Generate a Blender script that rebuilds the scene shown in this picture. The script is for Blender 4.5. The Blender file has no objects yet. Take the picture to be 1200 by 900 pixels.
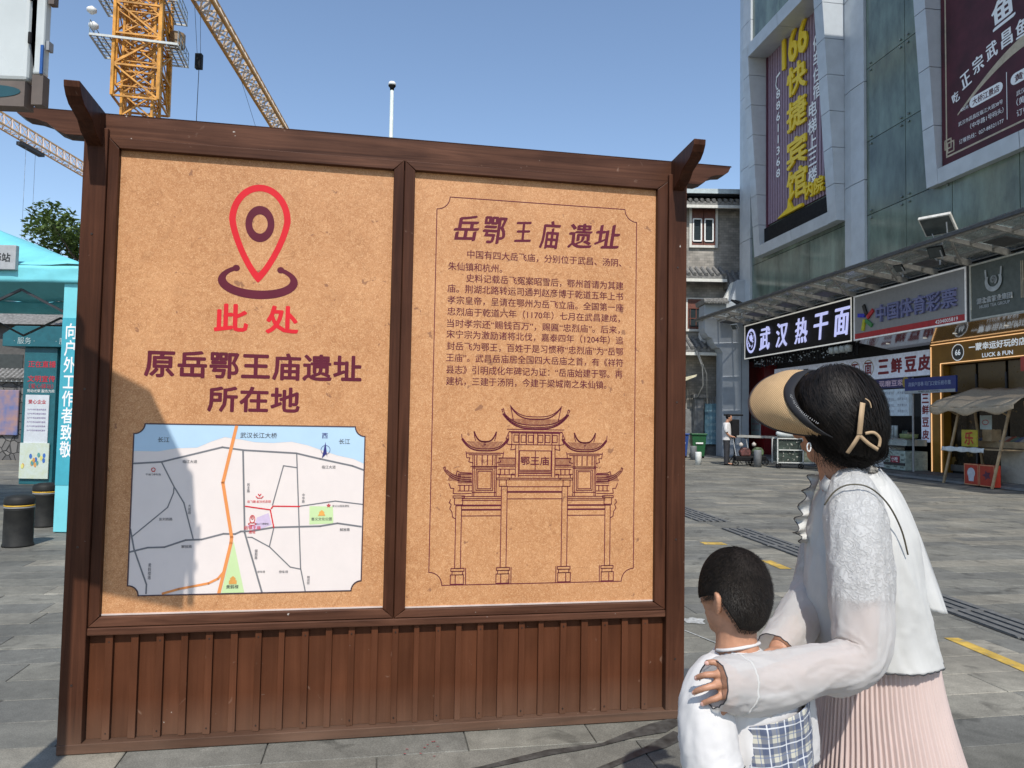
import bpy, bmesh, math, random
from math import sin, cos, pi, radians, sqrt, atan2, exp
from mathutils import Vector, Matrix, noise
random.seed(7)
S = bpy.context.scene
COL = S.collection
# ---------------------------------------------------------------- camera
cam = bpy.data.cameras.new('camera'); camo = bpy.data.objects.new('camera', cam); COL.objects.link(camo)
F_PX, PITCH, ROLL = 859.6, 0.0474, 0.0174
cam.sensor_fit = 'HORIZONTAL'; cam.sensor_width = 36.0; cam.lens = 36.0 * F_PX / 1200.0
cam.clip_start = 0.05; cam.clip_end = 3000
camo.rotation_mode = 'XYZ'
camo.matrix_world = Matrix.Translation((0, 0, 1.5)) @ Matrix.Rotation(pi / 2 + PITCH, 4, 'X') @ Matrix.Rotation(ROLL, 4, 'Z')
S.camera = camo
# ---------------------------------------------------------------- light
SUN_EL, SUN_X = 50.0, 0.10            # sun behind the camera, a little to the right
az = atan2(SUN_X, -1.0)               # compass angle from +Y towards +X
w = bpy.data.worlds.new('World'); S.world = w; w.use_nodes = True
wn = w.node_tree.nodes; bg = wn['Background']
sky = wn.new('ShaderNodeTexSky'); sky.sky_type = 'NISHITA'; sky.sun_disc = False
sky.sun_elevation = radians(SUN_EL); sky.sun_rotation = az
sky.altitude = 50; sky.air_density = 1.0; sky.dust_density = .55; sky.ozone_density = 1.2
w.node_tree.links.new(sky.outputs[0], bg.inputs[0]); bg.inputs[1].default_value = 0.15
sl = bpy.data.lights.new('sun', 'SUN'); sl.energy = 3.7; sl.angle = radians(0.55); sl.color = (1.0, 0.955, 0.88)
so = bpy.data.objects.new('sun', sl); COL.objects.link(so)
sd = Vector((sin(az) * cos(radians(SUN_EL)), cos(az) * cos(radians(SUN_EL)), sin(radians(SUN_EL))))
so.rotation_mode = 'QUATERNION'; so.rotation_quaternion = sd.to_track_quat('Z', 'Y'); so.location = (0, -5, 20)
S.view_settings.view_transform = 'Standard'; S.view_settings.look = 'None'
S.view_settings.exposure = 0.28; S.view_settings.gamma = 1.0
S.cycles.max_bounces = 8; S.cycles.transparent_max_bounces = 16
S.cycles.use_denoising = True

# ---------------------------------------------------------------- frames
# W: world.  F: shop front (x to the right along the wall, y into the wall).  B: notice board (same, for the board)
FRAMES = {'W': (Vector((0, 0, 0)), 0.0),
          'F': (Vector((12.158, 17.449, 0)), atan2(-.98988, .14192)),
          'B': (Vector((-1.9653, 3.3181, 0)), 0.1808)}
def world(fr, p):
    o, a = FRAMES[fr]; p = Vector(p)
    return o + Matrix.Rotation(a, 3, 'Z') @ p
ORG = {}
def tag(o, label=None, cat=None, group=None, kind=None):
    if label: o['label'] = label
    if cat: o['category'] = cat
    if group: o['group'] = group
    if kind: o['kind'] = kind
    return o
def thing(name, label, cat, fr='W', loc=(0, 0, 0), group=None):
    o = bpy.data.objects.new(name, None); COL.objects.link(o)
    o.empty_display_size = .1
    o.location = world(fr, loc); o.rotation_euler = (0, 0, FRAMES[fr][1])
    ORG[o.name] = (fr, Vector(loc))
    return tag(o, label, cat, group)
class MB:
    def __init__(s, smooth=False): s.v = []; s.f = []; s.m = []; s.mi = 0; s.smooth = smooth
    def add(s, vs, fs):
        b = len(s.v); s.v += [tuple(p) for p in vs]
        for f in fs: s.f.append([b + i for i in f]); s.m.append(s.mi)
        return s
    def box(s, x0, x1, y0, y1, z0, z1):
        return s.add([(x, y, z) for z in (z0, z1) for y in (y0, y1) for x in (x0, x1)],
                     [(0, 2, 3, 1), (4, 5, 7, 6), (0, 1, 5, 4), (2, 6, 7, 3), (0, 4, 6, 2), (1, 3, 7, 5)])
    def fb(s, s0, s1, c0, c1, z0, z1):       # facade box: s along the wall, c out of it
        return s.box(-max(s0, s1), -min(s0, s1), -max(c0, c1), -min(c0, c1), z0, z1)
    def bar(s, p, q, w, h=None, up=(0, 0, 1)):
        p = Vector(p); q = Vector(q); h = h or w; d = (q - p).normalized(); up = Vector(up)
        if abs(d.dot(up)) > .99: up = Vector((1, 0, 0))
        a = d.cross(up).normalized() * w / 2; b = a.cross(d).normalized() * h / 2
        return s.add([e + i * a + j * b for e in (p, q) for i, j in ((-1, -1), (1, -1), (1, 1), (-1, 1))],
                     [(3, 2, 1, 0), (4, 5, 6, 7), (0, 1, 5, 4), (1, 2, 6, 5), (2, 3, 7, 6), (3, 0, 4, 7)])
    def tube(s, path, r, n=8, cap=True, flat=1.0):
        P = [Vector(p) for p in path]; R = r if isinstance(r, (list, tuple)) else [r] * len(P)
        t = (P[1] - P[0]).normalized(); u = Vector((0, 0, 1))
        if abs(t.dot(u)) > .9: u = Vector((1, 0, 0))
        a = t.cross(u).normalized(); vs = []
        for i, p in enumerate(P):
            t = (P[min(i + 1, len(P) - 1)] - P[max(i - 1, 0)]).normalized()
            a = (a - t * a.dot(t)).normalized(); b = t.cross(a)
            for k in range(n):
                th = 2 * pi * k / n; vs.append(p + R[i] * (cos(th) * a + flat * sin(th) * b))
        fs = []
        for i in range(len(P) - 1):
            for k in range(n):
                k2 = (k + 1) % n; fs.append((i * n + k, i * n + k2, (i + 1) * n + k2, (i + 1) * n + k))
        if cap: fs.append(tuple(reversed(range(n)))); fs.append(tuple(range((len(P) - 1) * n, len(P) * n)))
        return s.add(vs, fs)
    def cyl(s, c, r, h, n=20, r2=None):
        c = Vector(c); return s.tube([c, c + Vector((0, 0, h))], [r, r if r2 is None else r2], n)
    def lathe(s, c, prof, n=24):
        c = Vector(c); vs = []; fs = []
        for r, z in prof:
            for k in range(n): vs.append(c + Vector((r * cos(2 * pi * k / n), r * sin(2 * pi * k / n), z)))
        for i in range(len(prof) - 1):
            for k in range(n): k2 = (k + 1) % n; fs.append((i * n + k, i * n + k2, (i + 1) * n + k2, (i + 1) * n + k))
        fs.append(tuple(reversed(range(n)))); fs.append(tuple(range((len(prof) - 1) * n, len(prof) * n)))
        return s.add(vs, fs)
    def prism(s, pts, y0, y1):               # outline in x,z given anticlockwise seen from -y
        n = len(pts)
        return s.add([(x, y, z) for y in (y0, y1) for x, z in pts],
                     [tuple(range(n)), tuple(reversed(range(n, 2 * n)))] + [(i, i + n, (i + 1) % n + n, (i + 1) % n) for i in range(n)])
    def prismx(s, pts, x0, x1):              # outline in y,z
        n = len(pts)
        return s.add([(x, y, z) for x in (x0, x1) for y, z in pts],
                     [tuple(reversed(range(n))), tuple(range(n, 2 * n))] + [(i, (i + 1) % n, (i + 1) % n + n, i + n) for i in range(n)])
    def flat(s, pts, y): return s.add([(x, y, z) for x, z in pts], [tuple(range(len(pts)))])
    def line(s, pts, w, y, closed=False):    # flat printed line in the x,z plane
        P = [Vector((x, z)) for x, z in pts]
        if closed: P.append(P[0])
        for a, b in zip(P[:-1], P[1:]):
            d = b - a
            if d.length < 1e-6: continue
            d.normalize(); n = Vector((-d.y, d.x)) * w / 2; e = d * w * .3
            q = [a - e + n, a - e - n, b + e - n, b + e + n]
            s.add([(p.x, y, p.y) for p in q], [(0, 1, 2, 3)])
        return s
    def loft(s, rings, cap=True, closed=True):
        n = len(rings[0]); vs = [p for r in rings for p in r]; fs = []
        m = n if closed else n - 1
        for i in range(len(rings) - 1):
            for k in range(m): k2 = (k + 1) % n; fs.append((i * n + k, i * n + k2, (i + 1) * n + k2, (i + 1) * n + k))
        if cap and closed: fs.append(tuple(reversed(range(n)))); fs.append(tuple(range((len(rings) - 1) * n, len(rings) * n)))
        return s.add(vs, fs)
    def build(s, name, mat, parent=None, fr='W', loc=(0, 0, 0), bevel=0, solid=0):
        me = bpy.data.meshes.new(name)
        if parent is not None: fr, loc = ORG[parent.name]
        L = Vector(loc)
        me.from_pydata([(p[0] - L.x, p[1] - L.y, p[2] - L.z) for p in s.v], [], s.f)
        mats = mat if isinstance(mat, (list, tuple)) else [mat]
        for m in mats: me.materials.append(m)
        if len(mats) > 1: me.polygons.foreach_set('material_index', s.m)
        if s.smooth: me.polygons.foreach_set('use_smooth', [True] * len(me.polygons))
        me.update()
        o = bpy.data.objects.new(name, me); COL.objects.link(o)
        if parent is not None: o.parent = parent
        else: o.location = world(fr, L); o.rotation_euler = (0, 0, FRAMES[fr][1])
        ORG[o.name] = (fr, L)
        if bevel:
            b = o.modifiers.new('bevel', 'BEVEL'); b.width = bevel; b.segments = 2; b.limit_method = 'ANGLE'; b.harden_normals = False
        if solid:
            b = o.modifiers.new('solid', 'SOLIDIFY'); b.thickness = solid; b.offset = 0
        return o
def copy_tree(o, parent=None):
    c = o.copy(); COL.objects.link(c)
    if parent is not None: c.parent = parent
    for ch in list(o.children): copy_tree(ch, c)
    return c
def text(body, mat, parent, cx, cz, y, w=None, h=None, size=None, ext=0.0, bold=0.0, name='lettering', shear=0, vertical=False, rot=0, res=2, curvez=None, gap=1.0, nib=False):
    """Lettering in the x,z plane facing -y, centred at (cx,cz), fitted to width w and/or height h."""
    cu = bpy.data.curves.new(name, 'FONT'); cu.body = '\n'.join(body) if vertical else body
    cu.resolution_u = res; cu.extrude = 0; cu.shear = shear
    if vertical: cu.align_x = 'CENTER'; cu.space_line = gap
    else: cu.space_character = gap
    tmp = bpy.data.objects.new(name, cu)
    me = bpy.data.meshes.new_from_object(tmp); bpy.data.objects.remove(tmp); bpy.data.curves.remove(cu)
    me.name = name
    xs = [v.co.x for v in me.vertices]; ys = [v.co.y for v in me.vertices]
    x0, x1, y0, y1 = min(xs), max(xs), min(ys), max(ys)
    sx = w / (x1 - x0) if w else None; sy = h / (y1 - y0) if h else None
    if size: sx = sy = size
    sx = sx or sy; sy = sy or sx
    fr, L = ORG[parent.name]; mx, my = (x0 + x1) / 2, (y0 + y1) / 2
    for v in me.vertices:
        a = (v.co.x - mx) * sx; b = (v.co.y - my) * sy
        a, b = a * cos(rot) - b * sin(rot), a * sin(rot) + b * cos(rot)
        if curvez: b += curvez(a)
        v.co = (cx + a - L.x, y - L.y, cz + b - L.z)
    if bold:
        k = bold * min(sx, sy); vs = [v.co.copy() for v in me.vertices]; fs = [list(p.vertices) for p in me.polygons]; V = []; Fc = []
        offs = [(0, 0), (1, 0), (-1, 0), (0, 1), (0, -1), (.7, .7), (-.7, .7), (.7, -.7), (-.7, -.7)] if bold > .015 and not nib else [(-1.5, -.9), (-.75, -.45), (0, 0), (.75, .45), (1.5, .9)] if nib else [(.8, 0), (-.8, 0)]
        for j, (dx, dz) in enumerate(offs):
            b0 = len(V); V += [(c.x + dx * k, c.y - j * 3e-5 * max(1, ext * 40), c.z + dz * k) for c in vs]; Fc += [[b0 + i for i in f] for f in fs]
        me = bpy.data.meshes.new(name); me.from_pydata(V, [], Fc)
    if ext:
        bm = bmesh.new(); bm.from_mesh(me)
        r = bmesh.ops.extrude_face_region(bm, geom=bm.faces[:])
        for g in r['geom']:
            if isinstance(g, bmesh.types.BMVert): g.co.y -= ext
        bmesh.ops.recalc_face_normals(bm, faces=bm.faces[:])
        bm.to_mesh(me); bm.free()
    me.materials.clear(); me.materials.append(mat)
    o = bpy.data.objects.new(name, me); COL.objects.link(o); o.parent = parent; ORG[o.name] = ORG[parent.name]
    return o

# ---------------------------------------------------------------- materials
_M = {}
def mat(name, col, rough=.6, metal=0, var=.12, scale=8, stretch=(1, 1, 1), bump=.1, bscale=None, spec=.5, col2=None, emit=0, alpha=1, trans=0,
        detail=6, speck=None, sheen=0, coat=0, sss=0, backmix=0, fiber=None, objrand=0, world_co=False, dist=.002):
    if name in _M: return _M[name]
    m = bpy.data.materials.new(name); m.use_nodes = True; nt = m.node_tree; N = nt.nodes; Lk = nt.links.new
    b = N['Principled BSDF']
    tc = N.new('ShaderNodeTexCoord'); mp = N.new('ShaderNodeMapping'); mp.inputs['Scale'].default_value = stretch
    if world_co:
        g = N.new('ShaderNodeNewGeometry'); Lk(g.outputs['Position'], mp.inputs[0])
    else: Lk(tc.outputs['Object'], mp.inputs[0])
    nz = N.new('ShaderNodeTexNoise'); nz.inputs['Scale'].default_value = scale; nz.inputs['Detail'].default_value = detail; nz.inputs['Roughness'].default_value = .62
    Lk(mp.outputs[0], nz.inputs['Vector'])
    cr = N.new('ShaderNodeMapRange'); cr.inputs[1].default_value = .3; cr.inputs[2].default_value = .7
    Lk(nz.outputs['Fac'], cr.inputs[0])
    mx = N.new('ShaderNodeMix'); mx.data_type = 'RGBA'
    c2 = col2 or tuple(max(0, c * (1 - 2 * var)) for c in col); c1 = col if col2 else tuple(min(1, c * (1 + var)) for c in col)
    mx.inputs[6].default_value = (*c1, 1); mx.inputs[7].default_value = (*c2, 1)
    Lk(cr.outputs[0], mx.inputs[0]); out = mx.outputs[2]
    if speck:                                   # (colour, scale, threshold)
        sp = N.new('ShaderNodeTexNoise'); sp.inputs['Scale'].default_value = speck[1]; sp.inputs['Detail'].default_value = 3
        Lk((tc.outputs['Object'] if not world_co else g.outputs['Position']), sp.inputs['Vector'])
        r = N.new('ShaderNodeMapRange'); r.inputs[1].default_value = speck[2]; r.inputs[2].default_value = speck[2] + .05; Lk(sp.outputs['Fac'], r.inputs[0])
        m2 = N.new('ShaderNodeMix'); m2.data_type = 'RGBA'; Lk(r.outputs[0], m2.inputs[0]); Lk(out, m2.inputs[6]); m2.inputs[7].default_value = (*speck[0], 1); out = m2.outputs[2]
    if objrand:
        oi = N.new('ShaderNodeObjectInfo'); g2 = N.new('ShaderNodeNewGeometry')
        a = N.new('ShaderNodeMath'); a.operation = 'ADD'; Lk(oi.outputs['Random'], a.inputs[0]); Lk(g2.outputs['Random Per Island'], a.inputs[1])
        fr_ = N.new('ShaderNodeMath'); fr_.operation = 'FRACT'; Lk(a.outputs[0], fr_.inputs[0])
        r = N.new('ShaderNodeMapRange'); r.inputs[3].default_value = 1 - objrand; r.inputs[4].default_value = 1 + objrand * .6; Lk(fr_.outputs[0], r.inputs[0])
        m2 = N.new('ShaderNodeMix'); m2.data_type = 'RGBA'; m2.blend_type = 'MULTIPLY'; m2.inputs[0].default_value = 1
        cb = N.new('ShaderNodeCombineColor')
        for k in range(3): Lk(r.outputs[0], cb.inputs[k])
        Lk(out, m2.inputs[6]); Lk(cb.outputs[0], m2.inputs[7]); out = m2.outputs[2]
    Lk(out, b.inputs['Base Color'])
    rr = N.new('ShaderNodeMapRange'); rr.inputs[3].default_value = max(.02, rough - .1); rr.inputs[4].default_value = min(1, rough + .1)
    Lk(nz.outputs['Fac'], rr.inputs[0]); Lk(rr.outputs[0], b.inputs['Roughness'])
    b.inputs['Metallic'].default_value = metal; b.inputs['Specular IOR Level'].default_value = spec
    if bump:
        nb = nz
        if bscale:
            nb = N.new('ShaderNodeTexNoise'); nb.inputs['Scale'].default_value = bscale; nb.inputs['Detail'].default_value = 4; Lk(mp.outputs[0], nb.inputs['Vector'])
        bp = N.new('ShaderNodeBump'); bp.inputs['Strength'].default_value = bump; bp.inputs['Distance'].default_value = dist
        Lk(nb.outputs['Fac'], bp.inputs['Height']); Lk(bp.outputs[0], b.inputs['Normal'])
    if emit: b.inputs['Emission Color'].default_value = (*col, 1); b.inputs['Emission Strength'].default_value = emit
    if trans: b.inputs['Transmission Weight'].default_value = trans
    if sheen: b.inputs['Sheen Weight'].default_value = sheen
    if coat: b.inputs['Coat Weight'].default_value = coat; b.inputs['Coat Roughness'].default_value = .15
    if sss: b.inputs['Subsurface Weight'].default_value = sss; b.inputs['Subsurface Radius'].default_value = (.02, .008, .004); b.inputs['Subsurface Scale'].default_value = .5
    if alpha < 1: b.inputs['Alpha'].default_value = alpha
    if backmix:
        o = N['Material Output']; tl = N.new('ShaderNodeBsdfTranslucent'); Lk(out, tl.inputs[0]); ms = N.new('ShaderNodeMixShader'); ms.inputs[0].default_value = backmix
        Lk(b.outputs[0], ms.inputs[1]); Lk(tl.outputs[0], ms.inputs[2]); Lk(ms.outputs[0], o.inputs[0])
    _M[name] = m; return m
def white_paint(): return mat('white_paint', (.75, .75, .73), .5, var=.05)
WHITE = white_paint(); BLACK = mat('black_paint', (.010, .010, .011), .6, var=.2, spec=.15)
GALV = mat('galvanised_steel', (.42, .43, .44), .42, .6, var=.15, scale=14)
DKSTEEL = mat('dark_steel', (.05, .05, .055), .5, .4)
GREYM = mat('grey_metal', (.3, .31, .32), .5, .2)
# ================================================================ GROUND
def stone_mat(name):
    m = bpy.data.materials.new(name); m.use_nodes = True; nt = m.node_tree; N = nt.nodes; Lk = nt.links.new; b = N['Principled BSDF']
    g = N.new('ShaderNodeNewGeometry'); oi = N.new('ShaderNodeObjectInfo')
    a = N.new('ShaderNodeMath'); a.operation = 'ADD'; Lk(oi.outputs['Random'], a.inputs[0]); Lk(g.outputs['Random Per Island'], a.inputs[1])
    fr_ = N.new('ShaderNodeMath'); fr_.operation = 'FRACT'; Lk(a.outputs[0], fr_.inputs[0])
    cr = N.new('ShaderNodeValToRGB'); cr.color_ramp.interpolation = 'LINEAR'
    e = cr.color_ramp.elements; e[0].position = 0; e[0].color = (.182, .178, .158, 1); e[1].position = 1; e[1].color = (.315, .29, .235, 1)
    for p, c in ((.2, (.185, .181, .158)), (.45, (.207, .20, .172)), (.7, (.226, .217, .182)), (.85, (.256, .24, .197))): k = e.new(p); k.color = (*c, 1)
    Lk(fr_.outputs[0], cr.inputs[0])
    n1 = N.new('ShaderNodeTexNoise'); n1.inputs['Scale'].default_value = 1.1; n1.inputs['Detail'].default_value = 7; Lk(g.outputs['Position'], n1.inputs['Vector'])
    n2 = N.new('ShaderNodeTexNoise'); n2.inputs['Scale'].default_value = 160; n2.inputs['Detail'].default_value = 3; Lk(g.outputs['Position'], n2.inputs['Vector'])
    n3 = N.new('ShaderNodeTexNoise'); n3.inputs['Scale'].default_value = 9; n3.inputs['Detail'].default_value = 6; n3.inputs['Roughness'].default_value = .7; Lk(g.outputs['Position'], n3.inputs['Vector'])
    def mul(c, src, lo, hi, a0=.3, a1=.7):
        r = N.new('ShaderNodeMapRange'); r.inputs[1].default_value = a0; r.inputs[2].default_value = a1; r.inputs[3].default_value = lo; r.inputs[4].default_value = hi; Lk(src, r.inputs[0])
        cb = N.new('ShaderNodeCombineColor')
        for k in range(3): Lk(r.outputs[0], cb.inputs[k])
        x = N.new('ShaderNodeMix'); x.data_type = 'RGBA'; x.blend_type = 'MULTIPLY'; x.inputs[0].default_value = 1; Lk(c, x.inputs[6]); Lk(cb.outputs[0], x.inputs[7]); return x.outputs[2]
    c = mul(cr.outputs[0], n1.outputs['Fac'], .62, 1.12); c = mul(c, n2.outputs['Fac'], .7, 1.22); c = mul(c, n3.outputs['Fac'], .72, 1.12)
    n4 = N.new('ShaderNodeTexNoise'); n4.inputs['Scale'].default_value = 3.3; n4.inputs['Detail'].default_value = 8; n4.inputs['Distortion'].default_value = .8; Lk(g.outputs['Position'], n4.inputs['Vector'])
    c = mul(c, n4.outputs['Fac'], 1.0, .6, .6, .68)
    n6 = N.new('ShaderNodeTexVoronoi'); n6.inputs['Scale'].default_value = 3.2; n6.inputs['Randomness'].default_value = 1; Lk(g.outputs['Position'], n6.inputs['Vector'])
    c = mul(c, n6.outputs['Distance'], .45, 1, .05, .075)
    n7 = N.new('ShaderNodeTexNoise'); n7.inputs['Scale'].default_value = 1.6; n7.inputs['Detail'].default_value = 9; n7.inputs['Roughness'].default_value = .75; n7.inputs['Distortion'].default_value = 3; Lk(g.outputs['Position'], n7.inputs['Vector'])
    c = mul(c, n7.outputs['Fac'], 1, 1.32, .6, .66)
    Lk(c, b.inputs['Base Color']); b.inputs['Roughness'].default_value = .72; b.inputs['Specular IOR Level'].default_value = .35
    bp = N.new('ShaderNodeBump'); bp.inputs['Strength'].default_value = .35; bp.inputs['Distance'].default_value = .002; Lk(n2.outputs['Fac'], bp.inputs['Height']); Lk(bp.outputs[0], b.inputs['Normal'])
    return m
STONE = stone_mat('granite_paving')
gm = MB(); gm.add([(-400, -60, -.012), (400, -60, -.012), (400, 900, -.012), (-400, 900, -.012)], [(0, 1, 2, 3)])
ground = tag(gm.build('ground', mat('joint_mortar', (.1, .098, .09), .9, var=.25, scale=3, world_co=True)), kind='structure')
pave = thing('plaza_paving', None, None, 'B', (0, 0, 0)); pave['kind'] = 'structure'
cells = []
LEN = [.6, .75, .9, 1.2]
rnd = random.Random(3)
fbx, fba = FRAMES['B']
def cam_px(p):
    x, y, z = p[0], p[1], p[2] - 1.5
    d = cos(PITCH) * y + sin(PITCH) * z; b = -sin(PITCH) * y + cos(PITCH) * z
    return (600 + F_PX * x / d, 450 - F_PX * b / d, d) if d > .1 else (-9e9, 0, d)
v = -4.75
rowi = 0
while v < 31:
    x = -14 if v > 4 else -7
    x += rnd.random() * .9
    if rowi == int((4.75 + .95) / .3): pass
    end = 16 if v > 3 else 8
    while x < end:
        L = rnd.choice(LEN)
        cells.append((x, v, L)); x += L
    v += .3; rowi += 1
near = []; far = []
for (x, v, L) in cells:
    c = world('B', (x + L / 2, v + .15, 0)); q = cam_px(c)
    # keep clear of the shop step
    Fl = Matrix.Rotation(-FRAMES['F'][1], 3, 'Z') @ (c - FRAMES['F'][0])
    if -Fl.y < .25 and Fl.x > -40: continue
    if not (-8 < c.y < 31): continue
    hid = 100 < q[0] < 770 and q[1] < 830
    if -90 < q[0] < 1290 and 520 < q[1] < 960 and q[2] > 1 and not hid and q[2] < 8.5: near.append((q[2], x, v, L))
    else: far.append((x, v, L))
near.sort(); far += [n[1:] for n in near[290:]]; near = near[:290]
def slab_mb(mb, x, v, L, dz=0):
    g = .0025; b = .003
    a = [(x + g, v + g), (x + L - g, v + g), (x + L - g, v + .3 - g), (x + g, v + .3 - g)]
    i = [(x + g + b, v + g + b), (x + L - g - b, v + g + b), (x + L - g - b, v + .3 - g - b), (x + g + b, v + .3 - g - b)]
    mb.add([(p[0], p[1], -.03) for p in a] + [(p[0], p[1], dz - b) for p in a] + [(p[0], p[1], dz) for p in i],
           [(0, 1, 5, 4), (1, 2, 6, 5), (2, 3, 7, 6), (3, 0, 4, 7), (4, 5, 9, 8), (5, 6, 10, 9), (6, 7, 11, 10), (7, 4, 8, 11), (8, 9, 10, 11)])
protos = {}
for L in LEN:
    mb = MB(); slab_mb(mb, 0, 0, L)
    me = bpy.data.meshes.new('paving_slab'); me.from_pydata(mb.v, [], mb.f); me.materials.append(STONE); me.update(); protos[L] = me
for (_, x, v, L) in near:
    o = bpy.data.objects.new('paving_slab', protos[L]); COL.objects.link(o); o.parent = pave; o.location = (x, v, rnd.uniform(-.002, .0005))
mb = MB()
for (x, v, L) in far: slab_mb(mb, x, v, L, rnd.uniform(-.0015, .0005))
o = mb.build('far_paving', STONE, pave); o['kind'] = 'stuff'
# wide paved surface beyond the slabs
mb = MB(); mb.add([(-120, 31, -.006), (120, 31, -.006), (120, 140, -.006), (-120, 140, -.006)], [(0, 1, 2, 3)])
mb.build('distant_road', mat('distant_paving', (.2, .2, .19), .8, var=.2, scale=.6, world_co=True), fr='W')['kind'] = 'structure'
# trench drain: a frame and long bars
def drain(y0, y1, xr, w, nb):
    dr = thing('trench_drain', None, None, 'W', (xr, y0, 0)); dr['kind'] = 'structure'
    dx = -.125
    X = lambda y: xr + dx * (y - y0)
    mb = MB(); mb.add([(X(y0) - w, y0, .003), (X(y0), y0, .003), (X(y1), y1, .003), (X(y1) - w, y1, .003)], [(0, 1, 2, 3)])
    mb.build('channel', mat('drain_dark', (.018, .018, .018), .8), dr)
    for k in range(nb):
        o0 = w * (k + .5) / nb
        mb = MB(); 
        mb.bar((X(y0) - o0, y0, .008), (X(y1) - o0, y1, .008), w / nb * .62, .012)
        mb.build('grate_bar', mat('grate_stone', (.13, .13, .125), .7, var=.2, scale=20), dr)
    mb = MB(); y = y0 + .3
    while y < y1: mb.bar((X(y) - w, y, .010), (X(y), y, .010), .03, .012); y += .75
    mb.build('cross_bar', mat('grate_stone', (.13, .13, .125)), dr)
drain(-1.0, 10.45, 4.83, .42, 4); drain(11.15, 14.8, 3.34, .5, 5)
YEL = mat('road_yellow', (.55, .36, .07), .7, var=.25, scale=6, speck=((.2, .19, .17), 18, .61), world_co=True)
mb = MB()
for y0, y1, w, x0 in ((-1.5, 5.28, .105, 4.02), (7.65, 8.1, .12, 2.80), (9.08, 9.26, .28, 2.4)):
    dx = -.13 * 0 
    X = (lambda y: 3.1 - .115 * (y - 5.23)) if y1 < 6 else (lambda y: x0 - .12 * (y - y0))
    mb.add([(X(y0), y0, .0035), (X(y0) + w, y0, .0035), (X(y1) + w, y1, .0035), (X(y1), y1, .0035)], [(0, 1, 2, 3)])
mb.build('painted_line', YEL)['kind'] = 'structure'
# white scuffs left by something scraped over the stones, and red paint specks
def blot(mb, cx, cy, rx, ry, z, n=18, seed=0, ang=0):
    pts = []
    for k in range(n):
        t = 2 * pi * k / n; r = .7 + .6 * noise.noise(Vector((cos(t) * 1.7, sin(t) * 1.7, seed * 3.1)))
        a, b = rx * r * cos(t), ry * r * sin(t); pts.append((cx + a * cos(ang) - b * sin(ang), cy + a * sin(ang) + b * cos(ang), z))
    mb.add(pts, [tuple(range(n))])
mb = MB()
blot(mb, 1.40, 5.62, .13, .10, .004, 26, 1); blot(mb, 1.60, 5.45, .05, .12, .0045, 20, 2, .5)
mb.bar((1.27, 5.35, .004), (1.45, 5.0, .004), .012, .002); mb.bar((1.7, 3.0, .004), (2.0, 2.6, .004), .02, .002); mb.bar((1.55, 3.6, .004), (1.9, 3.2, .004), .012, .002)
mb.build('chalky_mark', mat('chalky', (.42, .42, .4), .9, var=.3, scale=30))['kind'] = 'structure'
mb = MB(); rr = random.Random(5)
for k in range(9): blot(mb, -.42 + rr.uniform(-.03, .12), 3.42 + rr.uniform(-.12, .06), .009, .005, .004, 9, k)
mb.build('red_specks', mat('red_specks', (.3, .07, .07), .7))['kind'] = 'structure'
# two dark streaks laid on the paving in front of the board
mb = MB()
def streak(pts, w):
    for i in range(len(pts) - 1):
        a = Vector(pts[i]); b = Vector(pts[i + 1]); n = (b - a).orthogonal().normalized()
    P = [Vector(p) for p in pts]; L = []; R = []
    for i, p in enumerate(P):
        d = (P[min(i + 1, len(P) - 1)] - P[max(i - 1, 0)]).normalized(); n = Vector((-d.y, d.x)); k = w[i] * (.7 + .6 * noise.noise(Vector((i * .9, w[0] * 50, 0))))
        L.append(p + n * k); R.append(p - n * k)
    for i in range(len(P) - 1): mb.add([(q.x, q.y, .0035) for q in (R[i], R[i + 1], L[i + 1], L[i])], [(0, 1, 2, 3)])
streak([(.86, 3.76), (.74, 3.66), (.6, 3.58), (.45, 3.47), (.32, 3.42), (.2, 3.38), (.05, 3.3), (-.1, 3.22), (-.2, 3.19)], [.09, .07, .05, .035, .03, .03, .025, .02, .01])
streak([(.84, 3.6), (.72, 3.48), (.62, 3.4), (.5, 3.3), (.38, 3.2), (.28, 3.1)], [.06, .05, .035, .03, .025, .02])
mb.build('dark_streak', mat('streak_stone', (.075, .075, .07), .35, var=.35, scale=14, world_co=True))['kind'] = 'structure'
# flat darker patch laid over the paving right of the board
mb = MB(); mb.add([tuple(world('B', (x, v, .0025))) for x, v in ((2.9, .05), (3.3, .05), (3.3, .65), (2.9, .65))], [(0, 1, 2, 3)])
mb.build('dark_patch', mat('dark_patch', (.085, .09, .092), .7, var=.2, scale=40, world_co=True))['kind'] = 'structure'
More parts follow.
